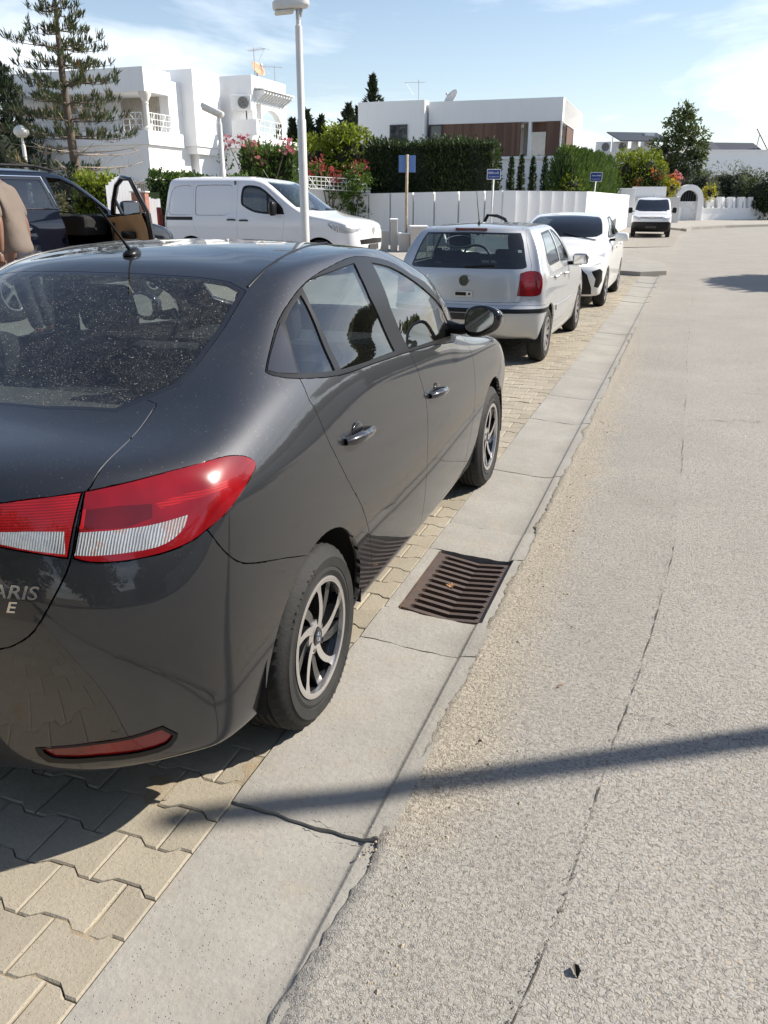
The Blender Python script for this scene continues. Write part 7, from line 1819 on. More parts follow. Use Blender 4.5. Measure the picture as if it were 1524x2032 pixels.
def make_white_saloon():
    LOC = Vector((-2.10, 17.12, 0)); RZ = math.pi
    root = thing('parked_car', 'white saloon facing the camera with black lower grille and open passenger door', 'car', LOC, RZ, 'cars parked along the gutter')
    B = Body(SB_NET, 6, 5); side = lambda c, n: n.x > .25; fr = lambda c, n: c.y > 2.5 and n.y > .05
    for y0 in (0, 2.55): B.stamp(90, arch_poly(y0, .305, .345), 'x', lambda c, n: c.x > .45)
    dl = smooth_poly([(-.12, 1.20), (.05, 1.33), (.30, 1.385), (.70, 1.40), (1.20, 1.395), (1.45, 1.34), (1.75, 1.20), (1.92, 1.10), (1.80, 1.06), (1.0, 1.08), (.3, 1.12)], 2, (0,))
    B.stamp(20, dl, 'x', side); B.stamp(21, [(.02, 1.19), (.12, 1.31), (.34, 1.36), (.88, 1.38), (.91, 1.10), (.3, 1.135)], 'x', side, (20,)); B.stamp(22, [(.97, 1.38), (1.2, 1.37), (1.42, 1.32), (1.70, 1.19), (1.83, 1.11), (1.0, 1.10)], 'x', side, (20,))
    B.stamp(31, [(.94, 1.42), (.95, .26), (1.95, .26), (2.03, .6), (2.03, .85), (1.95, 1.06), (1.72, 1.24), (1.44, 1.40)], 'x', side, (0, 20, 22)) if False else None
    B.stamp(31, [(.94, 1.07), (.95, .26), (1.95, .26), (2.03, .6), (2.03, .85), (1.97, 1.03)], 'x', side, (0,)); B.stamp(30, [(.02, 1.12), (.20, .85), (.36, .55), (.38, .26), (.95, .26), (.94, 1.07)], 'x', side, (0,))
    ws = [(-.01, 2.24), (.22, 2.23), (.42, 2.19), (.57, 2.12), (.655, 2.01), (.615, 1.76), (.56, 1.55), (.51, 1.48), (.33, 1.50), (-.01, 1.53)]
    B.stamp(72, smooth_poly(ws, 2, (0, 4, 7, 9)), 'z', lambda c, n: n.z > .15 and c.z > .98 and c.y > 1.1 and c.y < 2.4, (0,))
    B.stamp(80, [(-.01, 2.29), (.24, 2.28), (.45, 2.24), (.63, 2.16), (.70, 2.25), (.695, 2.5), (.66, 2.80), (.56, 2.98), (.30, 3.07), (-.01, 3.09)], 'z', lambda c, n: n.z > .2 and c.z > .8 and c.y > 2.0, (0,))
    # headlamp, lower grille, fog bays as seen from the front
    B.stamp(83, [(.33, .715), (.52, .765), (.72, .83), (.80, .875), (.815, .80), (.78, .71), (.60, .675), (.40, .68)], 'y', fr, (0,))
    B.stamp(84, [(-.01, .63), (.48, .66), (.60, .55), (.67, .34), (.67, .235), (-.01, .235)], 'y', fr, (0,)); B.stamp(85, [(.66, .60), (.78, .64), (.815, .60), (.815, .44), (.77, .34), (.71, .36), (.73, .48)], 'y', fr, (0,)); B.stamp(86, [(-.01, .665), (.30, .69), (.36, .665), (-.01, .635)], 'y', fr, (0,))
    B.remove(90); B.clean(); P = M['white_paint']; g = .002; both = dict(both='sides', sides=(1, -1))
    B.part(0, 'body_shell', P, root, gap=g, depth=.02); B.part(80, 'bonnet', P, root, gap=g, depth=.02); B.part(30, 'rear_door', P, root, gap=g, depth=.02, **both)
    B.part(31, 'front_door', P, root, gap=g, depth=.02, both='sides', sides=(-1,)); od = B.part(31, 'front_door', P, root, gap=g, depth=.02, both='sides', sides=(1,))[0]
    B.part([20], 'window_frame', M['black_plastic'], root, off=.001, **both); B.part([21], 'window', M['glass_side'], root, off=-.003, **both); B.part([22], 'window', M['glass_side'], root, off=-.003, both='sides', sides=(-1,))
    B.part(72, 'windscreen', glass_mat('dark_windscreen', (.40, .45, .46), 0, .01, 0, .03), root, off=-.001); B.part(83, 'headlight', M['lens_white'], root, gap=g, depth=.02, **both); B.part(84, 'grille', M['black_plastic'], root, gap=g, depth=.02, off=-.008); B.part(86, 'grille_bar', M['black_plastic'], root, off=.001); B.part(85, 'fog_light_bay', M['black_plastic'], root, off=.001, **both)
    B.part([0, 30, 80], 'inner_lining', M['dark_inside'], root, off=-.022)
    # open passenger door with its black window frame
    m = MB(); fp = [(1.83, 1.09), (1.45, 1.35), (1.22, 1.405), (.97, 1.415), (.955, 1.06)]
    m.tube([(.79-.24*max(0, (z-1.06)/.36), y, z) for y, z in fp], .030, 8); wf = m.build('door_window_frame', M['black_plastic'], od)
    swing([od], .80, 1.98, R(58), 1)
    m = MB(); m.bbox(.72, .76, 1.0, 1.9, .3, 1.02, .02); m.build('door_trim', M['dark_inside'], od)
    car_base(root, B, (0, 2.55), .305, .345, .858, .52, .30, .19, .195, 'alloy5', (.58, -.4, 2.95, .21))
    cabin(root, (-.3, 2.0, .90), .66, .34, .44, (1.55, 1.95, .96), .36, .10)
    mirror_part(root, (.97, 1.80, 1.08), 1, 'white_paint', size=(.115, .09, .075)); handles(root, [(.35, .93, .84), (1.15, .90, .84)], (-1,), 'white_paint', .09)
    for x0, x1 in ((-.58, -.02), (.02, .58)):
        pz = lambda x, y: (x, y, B.bvh.ray_cast(Vector((max(.002, abs(x)), y, 3)), Vector((0, 0, -1)))[0].z+.012)
        m = MB(); m.tube([pz(x0, 2.24 if x0 < -.5 else 2.26), pz((x0+x1)/2, 2.22), pz(x1, 2.17 if x1 < .5 else 2.10)], .008, 5); m.build('wiper', M['black_plastic'], root)
    m = MB(); m.bbox(-.11, .11, 1.52, 1.56, 1.27, 1.33, .01); m.build('rear_view_mirror', M['black_plastic'], root)
    em = MB(); em.lathe([(.055, 0), (.052, .006), (.045, .006), (.043, 0)], 24, 'y'); ye = B.bvh.ray_cast(Vector((0.001, 5, .65)), Vector((0, -1, 0)))[0].y
    em.v = [(x*1.4, y+ye+.004, z+.65) for x, y, z in em.v]; em.build('emblem', M['chrome'], root)
    return root
make_white_saloon()

def make_suv():
    LOC = Vector((-8.12, 7.65, .33)); RZ = 0.0
    root = thing('parked_car', 'dark navy sport utility car with silver window trim and open front door showing tan trim', 'car', LOC, RZ, 'cars parked on the forecourt')
    S = [-.42, 0, .55, .95, 1.45, 1.92, 2.66]; rr = (.02, .08, .22)
    net = [lower_loop(S, .62, -.6, 3.2, [.34, .32, .30, .28, .27, .27, .28, .30, .30], rr), lower_loop(S, .84, -.88, 3.45, [.42, .40, .36, .31, .29, .29, .32, .34, .34], rr),
           lower_loop(S, .915, -.96, 3.55, [.56, .54, .52, .50, .46, .46, .48, .50, .50], rr), lower_loop(S, .928, -.97, 3.58, [.76, .76, .76, .76, .72, .72, .72, .70, .70], rr),
           lower_loop(S, .92, -.95, 3.56, [.92, .92, .92, .92, .88, .88, .88, .84, .82], rr), lower_loop(S, .905, -.92, 3.45, [1.06, 1.06, 1.06, 1.05, 1.02, 1.00, .99, .92, .90], rr),
           lower_loop([-.38, 0, .55, .95, 1.45, 1.92, 2.55], .875, -.90, 3.2, [1.14, 1.14, 1.14, 1.13, 1.11, 1.09, 1.06, 1.0, .99], rr), lower_loop([-.34, .02, .55, .95, 1.45, 1.9, 2.1], .845, -.86, 2.42, [1.22, 1.22, 1.22, 1.21, 1.19, 1.16, 1.13, 1.10, 1.11], rr, (.03, .1, .22)),
           lower_loop([-.22, .1, .55, .95, 1.38, 1.6, 1.75], .765, -.72, 1.98, [1.42, 1.42, 1.42, 1.42, 1.41, 1.38, 1.36, 1.35, 1.36], rr, (.03, .09, .16)), lower_loop([-.12, .15, .55, .95, 1.2, 1.35, 1.42], .675, -.52, 1.58, [1.59, 1.585, 1.585, 1.59, 1.595, 1.58, 1.57, 1.565, 1.58], rr, (.02, .07, .13)),
           lower_loop([0, .2, .55, .9, 1.05, 1.12, 1.16], .58, -.36, 1.32, [1.645, 1.64, 1.64, 1.645, 1.65, 1.645, 1.635, 1.63, 1.64], (.02, .06, .15), (.02, .06, .1)), lower_loop([.1, .25, .5, .75, .85, .9, .92], .30, -.1, 1.0, [1.675, 1.675, 1.675, 1.68, 1.685, 1.68, 1.675, 1.67, 1.67], (.02, .05, .1), (.02, .04, .06)),
           [(0, y, 1.685) for y in [0, .01, .03, .06, .12, .25, .5, .65, .75, .78, .8, .82, .84, .86, .87]]]
    B = Body(net, 6, 5); side = lambda c, n: n.x > .25
    for y0 in (0, 2.69): B.stamp(90, arch_poly(y0, .37, .40), 'x', lambda c, n: c.x > .5)
    for y0 in (0, 2.69): B.stamp(41, [(y0+.47*math.cos(a), .37+.47*math.sin(a)) for a in np.linspace(-.3, math.pi+.3, 20)], 'x', lambda c, n: c.x > .5, (0,))
    B.stamp(20, [(-.52, 1.30), (-.40, 1.50), (-.28, 1.565), (.9, 1.575), (.96, 1.24), (.95, 1.205), (-.42, 1.235)], 'x', side, (0,)); B.stamp(21, [(-.44, 1.30), (-.34, 1.48), (-.14, 1.535), (.00, 1.535), (.02, 1.26), (-.36, 1.27)], 'x', side, (20,)); B.stamp(22, [(.05, 1.535), (.86, 1.545), (.90, 1.235), (.07, 1.255)], 'x', side, (20,))
    fw = [(1.00, 1.58), (1.25, 1.57), (1.45, 1.50), (1.75, 1.32), (1.93, 1.19), (1.90, 1.14), (1.0, 1.19)]; B.stamp(23, fw, 'x', side, (0,))
    B.stamp(30, [(.02, 1.22), (.05, 1.0), (.25, .82), (.42, .6), (.46, .34), (.97, .34), (.96, 1.24)], 'x', side, (0, 41)); B.stamp(31, [(.97, 1.19), (.98, .34), (1.95, .34), (2.0, .8), (1.95, 1.14)], 'x', side, (0,))
    ws = [(-.01, 2.40), (.3, 2.37), (.6, 2.27), (.76, 2.1), (.70, 1.80), (.62, 1.52), (.56, 1.48), (.3, 1.58), (-.01, 1.62)]; B.stamp(24, ws, 'z', lambda c, n: n.z > .1 and c.z > 1.1 and c.y > 1.2 and c.y < 2.6, (0,))
    B.stamp(25, [(-.01, 1.24), (.60, 1.24), (.66, 1.28), (.56, 1.50), (.50, 1.56), (-.01, 1.56)], 'y', lambda c, n: n.y < -.15 and c.y < .2, (0,))
    B.remove(90)
    for f in list(B.bm.faces):
        if f[B.lay] == 23 and True: f[B.lay] = 91
    B.remove(91)
    for f in list(B.bm.faces):
        if f[B.lay] == 31: f[B.lay] = 31
    B.clean(); P = M['navy']; both = dict(both='sides', sides=(1, -1))
    B.part(0, 'body_shell', P, root, gap=.002, depth=.03); B.part(41, 'wheel_arch_trim', M['clad_grey'], root, gap=.001, depth=.02, off=.012, **both); B.part(30, 'rear_door', P, root, gap=.002, depth=.02, **both); B.part(31, 'front_door', P, root, gap=.002, depth=.02, both='sides', sides=(-1,))
    B.part(20, 'window_frame', M['gloss_black'], root, off=.002, **both); B.part([21, 22], 'window', M['glass_dark'], root, off=-.003, **both); B.part(24, 'windscreen', M['glass_clear'], root, off=-.001); B.part(25, 'rear_window', M['glass_dark'], root, off=-.001)
    for sx in (1,):
        for ln in ([(-.52, 1.30), (-.40, 1.505), (-.28, 1.572), (.90, 1.582), (.965, 1.22), (-.42, 1.232), (-.52, 1.30)], [(-.02, 1.55), (.045, 1.25)], [(-.40, 1.49), (-.20, 1.25)]):
            pts = []
            for y, z in smooth_poly(ln, 4, range(len(ln)), False):
                h = B.bvh.ray_cast(Vector((3, y, z)), Vector((-1, 0, 0)))[0]
                if h: pts.append(h+Vector((.004, 0, 0)))
            m = MB(); m.tube(pts, .008, 5); m.build('window_trim', M['chrome'], root)
    # open front door: outer skin, tan lining, black frame, mirror
    sk = B.part(31, 'front_door', P, root, gap=.002, depth=.03, both='sides', sides=(1,))[0]
    tr = B.part(31, 'door_trim', M['tan_trim'], sk, off=-.075, both='sides', sides=(1,))[0]
    m = MB(); m.tube([(.87, 1.0, 1.17), (.70, 1.02, 1.56), (.69, 1.22, 1.575), (.72, 1.45, 1.50), (.80, 1.75, 1.31), (.86, 1.93, 1.16)], .035, 8); m.tube([(.86, 1.66, 1.14), (.80, 1.70, 1.33)], .02, 6); m.tube([(.87, 1.0, 1.15), (.86, 1.95, 1.13)], .03, 6); m.tube([(.88, .99, .36), (.90, .985, .8), (.87, 1.0, 1.17)], .04, 6); m.build('door_window_frame', M['gloss_black'], sk, auto=60)
    m = MB(); m.bbox(.78, .83, 1.03, 1.93, .40, .62, .02); m.bbox(.775, .825, 1.25, 1.6, .86, .95, .02); m.tube([(.79, 1.80, .45), (.785, 1.86, .8), (.79, 1.80, 1.05)], .014, 6); m.build('door_pocket', M['black_plastic'], sk, auto=50)
    bm = bmesh.new(); bmesh.ops.create_cube(bm, size=2); bmesh.ops.subdivide_edges(bm, edges=bm.edges[:], cuts=4, use_grid_fill=True)
    for q in bm.verts:
        p = q.co.copy(); p /= (abs(p.x)**4+abs(p.y)**4+abs(p.z)**4)**.25; q.co = Vector((1.05+p.x*.14, 1.80+(p.y*.10 if p.y > 0 else p.y*.02), 1.22+p.z*.10))
    mo = MB().bm(bm).build('wing_mirror', M['gloss_black'], sk, smooth_=True); m = MB(); m.bbox(.94, 1.16, 1.774, 1.778, 1.145, 1.295, .001); m.build('mirror_glass', M['mirror'], mo)
    swing([sk], .90, 1.97, R(62), 1)
    handles(root, [(.28, 1.0, .915)], (1,), 'chrome', .10)
    B.part([0, 41, 30], 'inner_lining', M['dark_inside'], root, off=-.024)
    car_base(root, B, (0, 2.69), .37, .40, .93, .55, .355, .22, .23, 'alloy5', (.62, -.5, 3.1, .28))
    cabin(root, (-.5, 2.2, .95), .72, .42, .62, (1.62, 2.1, 1.14), -.38, .0, 'tan_trim')
    for sx in (1, -1):
        m = MB(); m.tube([(sx*.60, -.25, 1.655), (sx*.605, -.1, 1.69), (sx*.61, .9, 1.70), (sx*.60, 1.2, 1.665)], .018, 6); m.build('roof_rail', M['black_plastic'], root)
    return root
make_suv()

def van_net(H=1.80):
    k = H/1.80; S = [-.40, 0, .6, 1.1, 1.45, 1.85, 2.74]; rr = (.008, .03, .10); q = lambda L: [z*k for z in L]
    return [lower_loop(S, .62, -.55, 3.2, q([.30, .28, .26, .25, .24, .24, .25, .26, .26]), rr), lower_loop(S, .84, -.68, 3.42, q([.34, .32, .30, .27, .26, .26, .27, .26, .26]), rr), lower_loop(S, .90, -.73, 3.52, q([.46, .45, .44, .42, .40, .40, .40, .42, .42]), rr),
            lower_loop(S, .922, -.745, 3.545, q([.66, .66, .66, .66, .64, .64, .64, .62, .62]), rr), lower_loop(S, .925, -.74, 3.53, q([.86, .86, .86, .86, .86, .86, .84, .82, .82]), rr), lower_loop(S, .92, -.735, 3.46, q([1.00, 1.00, 1.00, 1.00, 1.00, .99, .97, .93, .93]), rr, (.03, .12, .30)),
            lower_loop([-.40, 0, .6, 1.1, 1.45, 1.9, 2.6], .905, -.72, 3.2, q([1.10, 1.10, 1.10, 1.10, 1.09, 1.07, 1.05, 1.02, 1.03]), rr), lower_loop([-.39, 0, .6, 1.1, 1.5, 2.05, 2.35], .885, -.70, 2.62, q([1.22, 1.22, 1.22, 1.22, 1.19, 1.15, 1.13, 1.12, 1.13]), rr, (.03, .10, .22)),
            lower_loop([-.36, 0, .6, 1.1, 1.5, 1.78, 1.95], .845, -.66, 2.18, q([1.46, 1.46, 1.46, 1.46, 1.44, 1.42, 1.40, 1.39, 1.40]), rr, (.03, .09, .18)), lower_loop([-.33, .02, .6, 1.05, 1.35, 1.52, 1.62], .785, -.61, 1.82, q([1.67, 1.67, 1.67, 1.67, 1.655, 1.64, 1.63, 1.625, 1.63]), rr, (.03, .08, .15)),
            lower_loop([-.28, .06, .6, 1.0, 1.22, 1.33, 1.40], .70, -.55, 1.56, q([1.755, 1.755, 1.755, 1.755, 1.745, 1.735, 1.725, 1.72, 1.725]), rr, (.02, .06, .12)), lower_loop([-.1, .1, .5, .85, 1.0, 1.06, 1.1], .36, -.35, 1.18, q([1.79, 1.79, 1.79, 1.79, 1.785, 1.78, 1.778, 1.775, 1.775]), (.02, .06, .12), (.02, .04, .07)),
            [(0, y, 1.80*k) for y in [-.15, -.14, -.12, -.08, 0, .2, .5, .75, .85, .9, .93, .95, .97, .99, 1.0]]]
def make_van(name, label, LOC, RZ, H, face, group, detail=True):
    root = thing(name, label, 'van', LOC, RZ, group); k = H/1.80
    B = Body(van_net(H), 6, 5); side = lambda c, n: n.x > .25; fr = lambda c, n: c.y > 2.6 and n.y > .05; Z = lambda L: [(y, z*k) for y, z in L]
    for y0 in (0, 2.785): B.stamp(90, arch_poly(y0, .325, .365), 'x', lambda c, n: c.x > .5)
    win = smooth_poly(Z([(1.14, 1.30), (1.15, 1.52), (1.22, 1.61), (1.45, 1.605), (1.62, 1.54), (1.86, 1.36), (2.03, 1.20), (2.06, 1.10), (1.75, 1.10), (1.45, 1.13), (1.22, 1.22)]), 3, (6, 7)); B.stamp(20, win, 'x', side)
    B.stamp(21, smooth_poly(Z([(1.18, 1.31), (1.19, 1.50), (1.25, 1.575), (1.44, 1.57), (1.60, 1.51), (1.68, 1.44), (1.70, 1.14), (1.46, 1.165), (1.26, 1.24)]), 2, (5, 6)), 'x', side, (20,)); B.stamp(22, Z([(1.73, 1.41), (1.84, 1.32), (1.92, 1.20), (1.74, 1.145)]), 'x', side, (20,))
    B.stamp(31, smooth_poly(Z([(1.06, 1.70), (1.05, 1.2), (1.05, .33), (1.98, .33), (2.04, .8), (2.08, 1.08), (1.92, 1.37), (1.64, 1.61), (1.4, 1.69)]), 1), 'x', side, (0,)); B.stamp(30, Z([(.08, 1.70), (.07, .9), (.14, .72), (.33, .50), (.38, .33), (1.05, .33), (1.06, 1.70)]), 'x', side, (0,))
    B.stamp(32, smooth_poly(Z([(-.52, 1.14), (-.50, 1.30), (-.45, 1.48), (-.38, 1.58), (-.25, 1.62), (-.06, 1.63), (.02, 1.60), (.035, 1.52), (.035, 1.16), (.02, 1.10), (-.06, 1.08), (-.42, 1.08)]), 2), 'x', side, (0,)); B.stamp(33, smooth_poly(Z([(.125, 1.14), (.125, 1.54), (.15, 1.61), (.23, 1.63), (.80, 1.63), (.91, 1.615), (.95, 1.54), (.94, 1.30), (.91, 1.16), (.84, 1.09), (.70, 1.075), (.2, 1.075), (.14, 1.09)]), 2), 'x', side, (30,))
    B.stamp(34, Z([(-.60, .985), (.06, .985), (.06, 1.045), (-.60, 1.045)]), 'x', side, (0, 32))
    B.stamp(72, [(-.01, 2.60), (.35, 2.58), (.62, 2.48), (.80, 2.28), (.76, 1.98), (.70, 1.68), (.64, 1.58), (.35, 1.70), (-.01, 1.745)], 'z', lambda c, n: n.z > .08 and c.z > 1.1*k and c.y > 1.3 and c.y < 2.7, (0,))
    B.stamp(80, [(-.01, 2.65), (.36, 2.63), (.66, 2.52), (.82, 2.40), (.80, 2.9), (.70, 3.25), (.40, 3.40), (-.01, 3.44)], 'z', lambda c, n: n.z > .15 and c.z > .9*k and c.y > 2.2, (0,))
    if face == 'a':
        B.stamp(83, smooth_poly(Z([(2.97, .90), (3.00, .955), (3.20, .93), (3.42, .88), (3.50, .83), (3.40, .77), (3.15, .79)]), 2), 'x', lambda c, n: c.y > 2.7 and n.x > .05, (0,)); B.stamp(84, Z([(-.01, .56), (.56, .56), (.60, .64), (-.01, .66)]), 'y', fr, (0,)); B.stamp(86, Z([(-.01, .30), (.70, .30), (.72, .42), (-.01, .42)]), 'y', fr, (0,))
    else:
        B.stamp(83, Z([(.50, .80), (.86, .84), (.90, .94), (.80, .97), (.62, .92)]), 'y', fr, (0,)); B.stamp(84, Z([(-.01, .855), (.52, .86), (.52, .90), (-.01, .895)]), 'y', fr, (0,)); B.stamp(86, Z([(-.01, .22), (.95, .22), (.95, .62), (.80, .70), (-.01, .70)]), 'y', fr, (0,))
    B.remove(90); B.clean(); P = M['van_paint']; both = dict(both='sides', sides=(1, -1))
    B.part(0, 'body_shell', P, root, gap=.002, depth=.03); B.part([30], 'sliding_door', P, root, gap=.003, depth=.02, **both); B.part(33, 'door_panel', P, root, gap=.006, depth=.02, off=-.014, **both); B.part(32, 'side_panel', P, root, gap=.006, depth=.02, off=-.014, **both); fd = B.part(31, 'front_door', P, root, gap=.003, depth=.02, **both)
    B.part(34, 'door_rail', M['black_plastic'], root, gap=.001, depth=.02, off=-.006, **both); B.part(20, 'window_frame', M['black_plastic'], root, off=.002, **both); B.part([21, 22], 'window', M['glass_clear'], root, off=-.003, **both); B.part(72, 'windscreen', M['glass_clear'] if face == 'a' else M['glass_dark'], root, off=-.001); B.part(80, 'bonnet', P, root, gap=.003, depth=.02)
    B.part(83, 'headlight', M['lens_white'], root, gap=.002, depth=.02, **both); B.part(84, 'grille', M['black_plastic'], root, off=.002); B.part(86, 'bumper_grille', M['black_plastic'], root, off=.003)
    B.part([0, 30, 31, 32, 33, 34, 83], 'inner_lining', M['dark_inside'], root, off=-.03)
    m = MB()
    for sx in (1, -1): pass
    for sx in (1, -1):
        m = MB(); m.bbox(.80, .915, -.765, -.70, .72*k, 1.22*k, .015); m.v = [(x*sx, y, z) for x, y, z in m.v]; m.build('tail_lamp', M['lens_red'], root)
    car_base(root, B, (0, 2.785), .325, .365, .915, .55, .32, .20, .20, 'steel', (.62, -.5, 3.2, .26))
    m = MB(); m.box(-.80, .80, .98, 1.02, .4, 1.70*k); m.build('bulkhead', M['trim_grey'], root); cabin(root, (1.0, 2.4, 1.30), .78, .42, .62, (1.95, 2.5, 1.08*k), .40, None)
    mirror_part(root, (1.03, 1.88, 1.20*k), 1, 'black_plastic', size=(.10, .07, .13))
    handles(root, [(.93, .99*k, .915), (1.20, .98*k, .915)], (1, -1), 'black_plastic', .09)
    yf = B.bvh.ray_cast(Vector((.001, 6, .5*k)), Vector((0, -1, 0)))[0].y
    plate(root, yf+.012, (.50 if face == 'a' else .47)*k, .50, .11, '', 1)
    ye = B.bvh.ray_cast(Vector((.001, 6, .78*k)), Vector((0, -1, 0)))[0].y
    m = MB()
    if face == 'a': m.prism([(-.055, .86*k), (.055, .86*k), (.05, .78*k), (0, .72*k), (-.05, .78*k)], ye+.004, ye+.014, 'xz')
    else:
        for dz in (0, .05): m.prism([(-.10, .84*k+dz), (0, .90*k+dz), (.10, .84*k+dz), (.10, .86*k+dz), (0, .925*k+dz), (-.10, .86*k+dz)], ye+.004, ye+.03, 'xz')
    m.build('emblem', M['chrome'], root)
    for x0, x1 in ((-.68, -.05), (.02, .62)):
        m = MB(); m.tube([(x0, 2.50, 1.16*k), (x1, 2.52, 1.20*k)], .009, 5); m.build('wiper', M['black_plastic'], root)
    m = MB(); m.tube([(0, 1.30, 1.77*k), (0, 1.20, 1.92*k)], .006, 5); m.build('aerial', M['black_plastic'], root)
    return root
make_van('delivery_van', 'white panel van seen from the side with black door handles behind the dark saloon roof', Vector((-9.42, 15.82, .33)), R(-90), 1.80, 'a', 'white vans')
pv = on_ground(1303, 464); d_v = 41.0; pv = at_depth(1290, 464, d_v)
make_van('delivery_van', 'small white van facing the camera with dark lower bumper parked far up the street', Vector((pv.x, pv.y, terrain(pv.x, pv.y)+.015))+Matrix.Rotation(math.pi+R(3), 3, 'Z') @ Vector((0, -3.5, 0)), math.pi+R(3), 1.82, 'b', 'white vans')

# ------------------------------------------------------------------ the man at the left edge
def skin_mesh(name, V, E, rad, mat, parent, sub=2, root_i=0):
    me = bpy.data.meshes.new(name); me.from_pydata([tuple(v) for v in V], E, []); o = bpy.data.objects.new(name, me); COL.objects.link(o)
    md = o.modifiers.new('s', 'SKIN'); md.use_smooth_shade = True; sv = me.skin_vertices[0].data
    for i, r_ in enumerate(rad): sv[i].radius = (r_, r_) if isinstance(r_, float) else r_; sv[i].use_root = i == root_i
    s2 = o.modifiers.new('u', 'SUBSURF'); s2.levels = sub; s2.render_levels = sub
    dg = bpy.context.evaluated_depsgraph_get(); m2 = bpy.data.meshes.new_from_object(o.evaluated_get(dg)); m2.name = name
    bpy.data.objects.remove(o); m2.materials.clear(); m2.materials.append(mat); m2.polygons.foreach_set('use_smooth', np.ones(len(m2.polygons), dtype=bool))
    return link(bpy.data.objects.new(name, m2), parent)
M['skin'] = plain('skin', (0.19, 0.10, 0.066), 0.5, var=.10, scale=12, Subsurface_Weight=0.08); M['shirt'] = plain('beige_shirt_cloth', (0.155, 0.122, 0.10), 0.85, var=.10, bump=.9, bscale=13); M['trousers'] = plain('dark_trousers', (0.035, 0.035, 0.045), 0.85); M['hair'] = plain('dark_hair', (0.02, 0.016, 0.014), 0.6)
def man():
    d = 8.3; base = at_depth(84, 600, d); g = terrain(base.x, base.y)
    t = thing('person', 'man in beige short sleeved shirt holding a dark phone at the left edge', 'person', (base.x, base.y, g), PSI+R(84)); t.rotation_euler = (-.20, 0, PSI+R(84))
    # figure faces local +y; z up; right side is +x
    V = []; E = []; rad = []
    def add(p, r_, par=None):
        V.append(p); rad.append(r_); i = len(V)-1
        if par is not None: E.append((par, i))
        return i
    pel = add((0, 0, .95), (.155, .115)); sp = add((0, .01, 1.12), (.150, .110), pel); ch = add((0, 0, 1.32), (.165, .115), sp); nk0 = add((0, -.01, 1.46), (.085, .075), ch); nk = add((0, .02, 1.53), .055, nk0); hd = add((0, .045, 1.60), (.072, .085), nk); hd2 = add((0, .05, 1.68), (.076, .095), hd); hd3 = add((0, .045, 1.755), (.05, .065), hd2)
    for s in (-1, 1):
        sh = add((s*.175, -.005, 1.40), .062, ch); el = add((s*.235, -.03, 1.12), .045, sh); fo = add((s*.25, .0, .98), .037, el); wr = add((s*.245, .035, .865), .027, fo)
        hip = add((s*.09, 0, .88), .095, pel); kn = add((s*.105, .02, .50), .06, hip); an = add((s*.11, -.02, .10), .042, kn); to = add((s*.125, .13, .045), .035, an)
    skin_mesh('body', V, E, rad, M['skin'], t)
    # right and left hands: palm, four curled fingers and a thumb of their own
    for s in (-1, 1):
        w = Vector((s*.245, .035, .865)); dr = Vector((0, .22, -.975)).normalized(); sd = Vector((0, .975, .22)); nr = Vector((-s, 0, 0))
        V2 = [w, w+dr*.045, w+dr*.085]; E2 = [(0, 1), (1, 2)]; r2 = [(.026, .020), (.036, .018), (.040, .016)]
        hand = skin_mesh('hand', V2, E2, r2, M['skin'], t, 2)
        for k in range(4):
            b = w+dr*.088+sd*(.030-.020*k); L = [.068, .076, .071, .055][k]; cu = .35+.12*k
            q1 = b+dr*L*.45; d2 = (dr+nr*cu).normalized(); q2 = q1+d2*L*.33; d3 = (dr+nr*cu*2.4).normalized(); q3 = q2+d3*L*.27
            skin_mesh('finger', [b-dr*.02, b, q1, q2, q3], [(0, 1), (1, 2), (2, 3), (3, 4)], [.010, .0098, .0092, .0085, .0065], M['skin'], hand, 1)
        b = w+dr*.03+sd*.032; q1 = b+(dr*.6+sd*.8+nr*.3).normalized()*.032; q2 = q1+(dr*.85+sd*.35+nr*.5).normalized()*.032; skin_mesh('thumb', [b-sd*.012, b, q1, q2], [(0, 1), (1, 2), (2, 3)], [.012, .012, .011, .008], M['skin'], hand, 1)
    # clothes: shirt with sleeves, trousers, shoes
    V = []; E = []; rad = []
    a0 = add((0, 0, .79), (.190, .158)); a = add((0, 0, .90), (.190, .155), a0); b = add((0, .01, 1.05), (.180, .142), a); c = add((0, 0, 1.30), (.190, .138), b); e = add((0, -.01, 1.45), (.115, .095), c); add((0, .005, 1.50), (.072, .07), e)
    for s in (-1, 1): q = add((s*.19, -.005, 1.395), .080, c); q2 = add((s*.225, -.02, 1.24), .072, q); add((s*.236, -.025, 1.15), .068, q2)
    skin_mesh('shirt', V, E, rad, M['shirt'], t)
    V = []; E = []; rad = []; p0 = add((0, 0, .93), (.140, .108))
    for s in (-1, 1): h = add((s*.085, 0, .80), .092, p0); kq = add((s*.107, .02, .50), .078, h); add((s*.112, -.015, .10), .066, kq)
    skin_mesh('trousers', V, E, rad, M['trousers'], t)
    for s in (-1, 1): m = MB(); m.bbox(s*.118-.048, s*.118+.048, -.085, .19, 0, .085, .03); m.build('shoe', M['black_plastic'], t, auto=50)
    m = MB(); bm = bmesh.new(); bmesh.ops.create_uvsphere(bm, u_segments=20, v_segments=12, radius=1)
    for q in bm.verts: q.co = Vector((q.co.x*.083, q.co.y*.102+.032, q.co.z*.085+1.715)) if True else q.co
    bmesh.ops.delete(bm, geom=[q for q in bm.verts if q.co.z < 1.66 or (q.co.y > .10 and q.co.z < 1.745)], context='VERTS'); m.bm(bm); m.build('hair', M['hair'], t, smooth_=True)
    m = MB()
    for s in (-1, 1): m.lathe([(.0, .011), (.008, .008), (.011, 0)], 10, 'y', (s*.032, .128, 1.66))
    m.build('eye', M['plate_white'], t, smooth_=True) if False else None
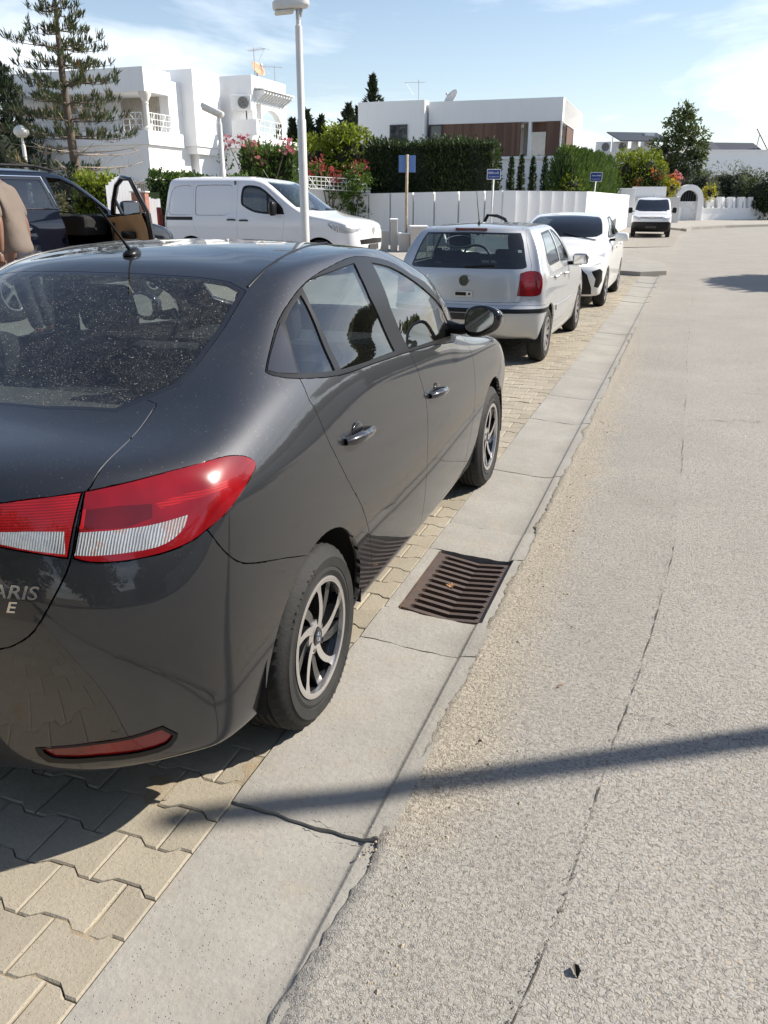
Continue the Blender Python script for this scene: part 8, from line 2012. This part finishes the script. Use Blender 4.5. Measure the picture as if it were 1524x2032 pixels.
    m = MB(); bm = bmesh.new(); bmesh.ops.create_cone(bm, segments=8, radius1=.017, radius2=.006, depth=.05, cap_ends=True); m.bm(bm, Matrix.Translation((0, .128, 1.635))); m.build('nose', M['skin'], t, smooth_=True)
    for s in (-1, 1):
        m = MB(); bm = bmesh.new(); bmesh.ops.create_uvsphere(bm, u_segments=10, v_segments=8, radius=1); m.bm(bm, Matrix.Translation((s*.078, .045, 1.64)) @ Matrix.Diagonal((.012, .022, .034, 1))); m.build('ear', M['skin'], t, smooth_=True)
    # phone held in the right hand: its own thing
    w = Vector((-.245, .035, .865)); dr = Vector((0, .22, -.975)).normalized(); T = Matrix.Translation((base.x, base.y, g)) @ Matrix.Rotation(PSI+R(84), 4, 'Z') @ Matrix.Rotation(-.20, 4, 'X'); c = T @ (w+dr*.11+Vector((.032, .01, 0)))
    ph = thing('mobile_phone', 'dark mobile phone held in the hand of the man', 'phone', c, PSI+R(84)); m = MB(); m.bbox(-.006, .006, -.038, .038, -.08, .08, .004, Matrix.Rotation(R(-34), 4, 'X')); m.build('case', M['gloss_black'], ph); m = MB(); m.bbox(-.0068, -.0062, -.034, .034, -.074, .074, .0002, Matrix.Rotation(R(-34), 4, 'X')); m.build('screen', M['win_dark'], ph)
man()

# small litter on the road
def litter(u, v, name, label, cat, col, L, W_, rz, h=.006):
    p = on_z(u, v); t = MB(); pts = [(-L, 0), (-L*.4, W_), (L*.5, W_*.8), (L, 0), (L*.4, -W_*.7), (-L*.5, -W_)]
    vs = [(x, y, .004+h*(abs(y)/W_)+.004*math.sin(x*90)) for x, y in pts]+[(0, 0, .006)]; t.add(vs, [(i, (i+1) % 6, 6) for i in range(6)])
    o = t.build(name, plain(name, col, .8, var=.3, scale=60)); o.location = (p.x, p.y, 0); o.rotation_euler = (0, 0, rz); return tag(o, label, cat)
litter(1111, 1364, 'twig', 'small tan twig lying on the asphalt right of the sandy strip', 'twig', (.42, .25, .12), .014, .004, .5)
litter(1143, 1930, 'dead_leaf', 'dark curled dead leaf on the asphalt at the bottom of the picture', 'leaf', (.045, .038, .03), .016, .008, 1.9, .014)
litter(952, 1475, 'pebble', 'dark pebble at the edge of the sandy strip in the pole shadow', 'pebble', (.07, .065, .06), .008, .006, .2, .008)
rgp = np.random.default_rng(77); m = MB()
for k in range(900):
    x = -.575+abs(rgp.normal(scale=.13)); y = rgp.uniform(1.0, 6.5); r_ = rgp.uniform(.0015, .0048) if rgp.random() < .93 else rgp.uniform(.005, .009)
    if k < 120: x = rgp.normal(-.57, .03); y = rgp.normal(1.63, .05)
    z = gz(x) if x < GR else 0; q = rgp.random()*6.28; v = []
    for a in range(5): v.append((x+r_*math.cos(q+a*1.257)*rgp.uniform(.7, 1.2), y+r_*math.sin(q+a*1.257)*rgp.uniform(.7, 1.2), z+.0005))
    v.append((x, y, z+r_*rgp.uniform(.6, 1.0))); m.add(v, [(a, (a+1) % 5, 5) for a in range(5)])
gr_o = m.build('gravel', plain('loose_gravel', (.36, .30, .22), .9, var=.35, scale=90)); tag(gr_o, 'loose gravel grains along the edge of the gutter', 'gravel', kind='stuff')
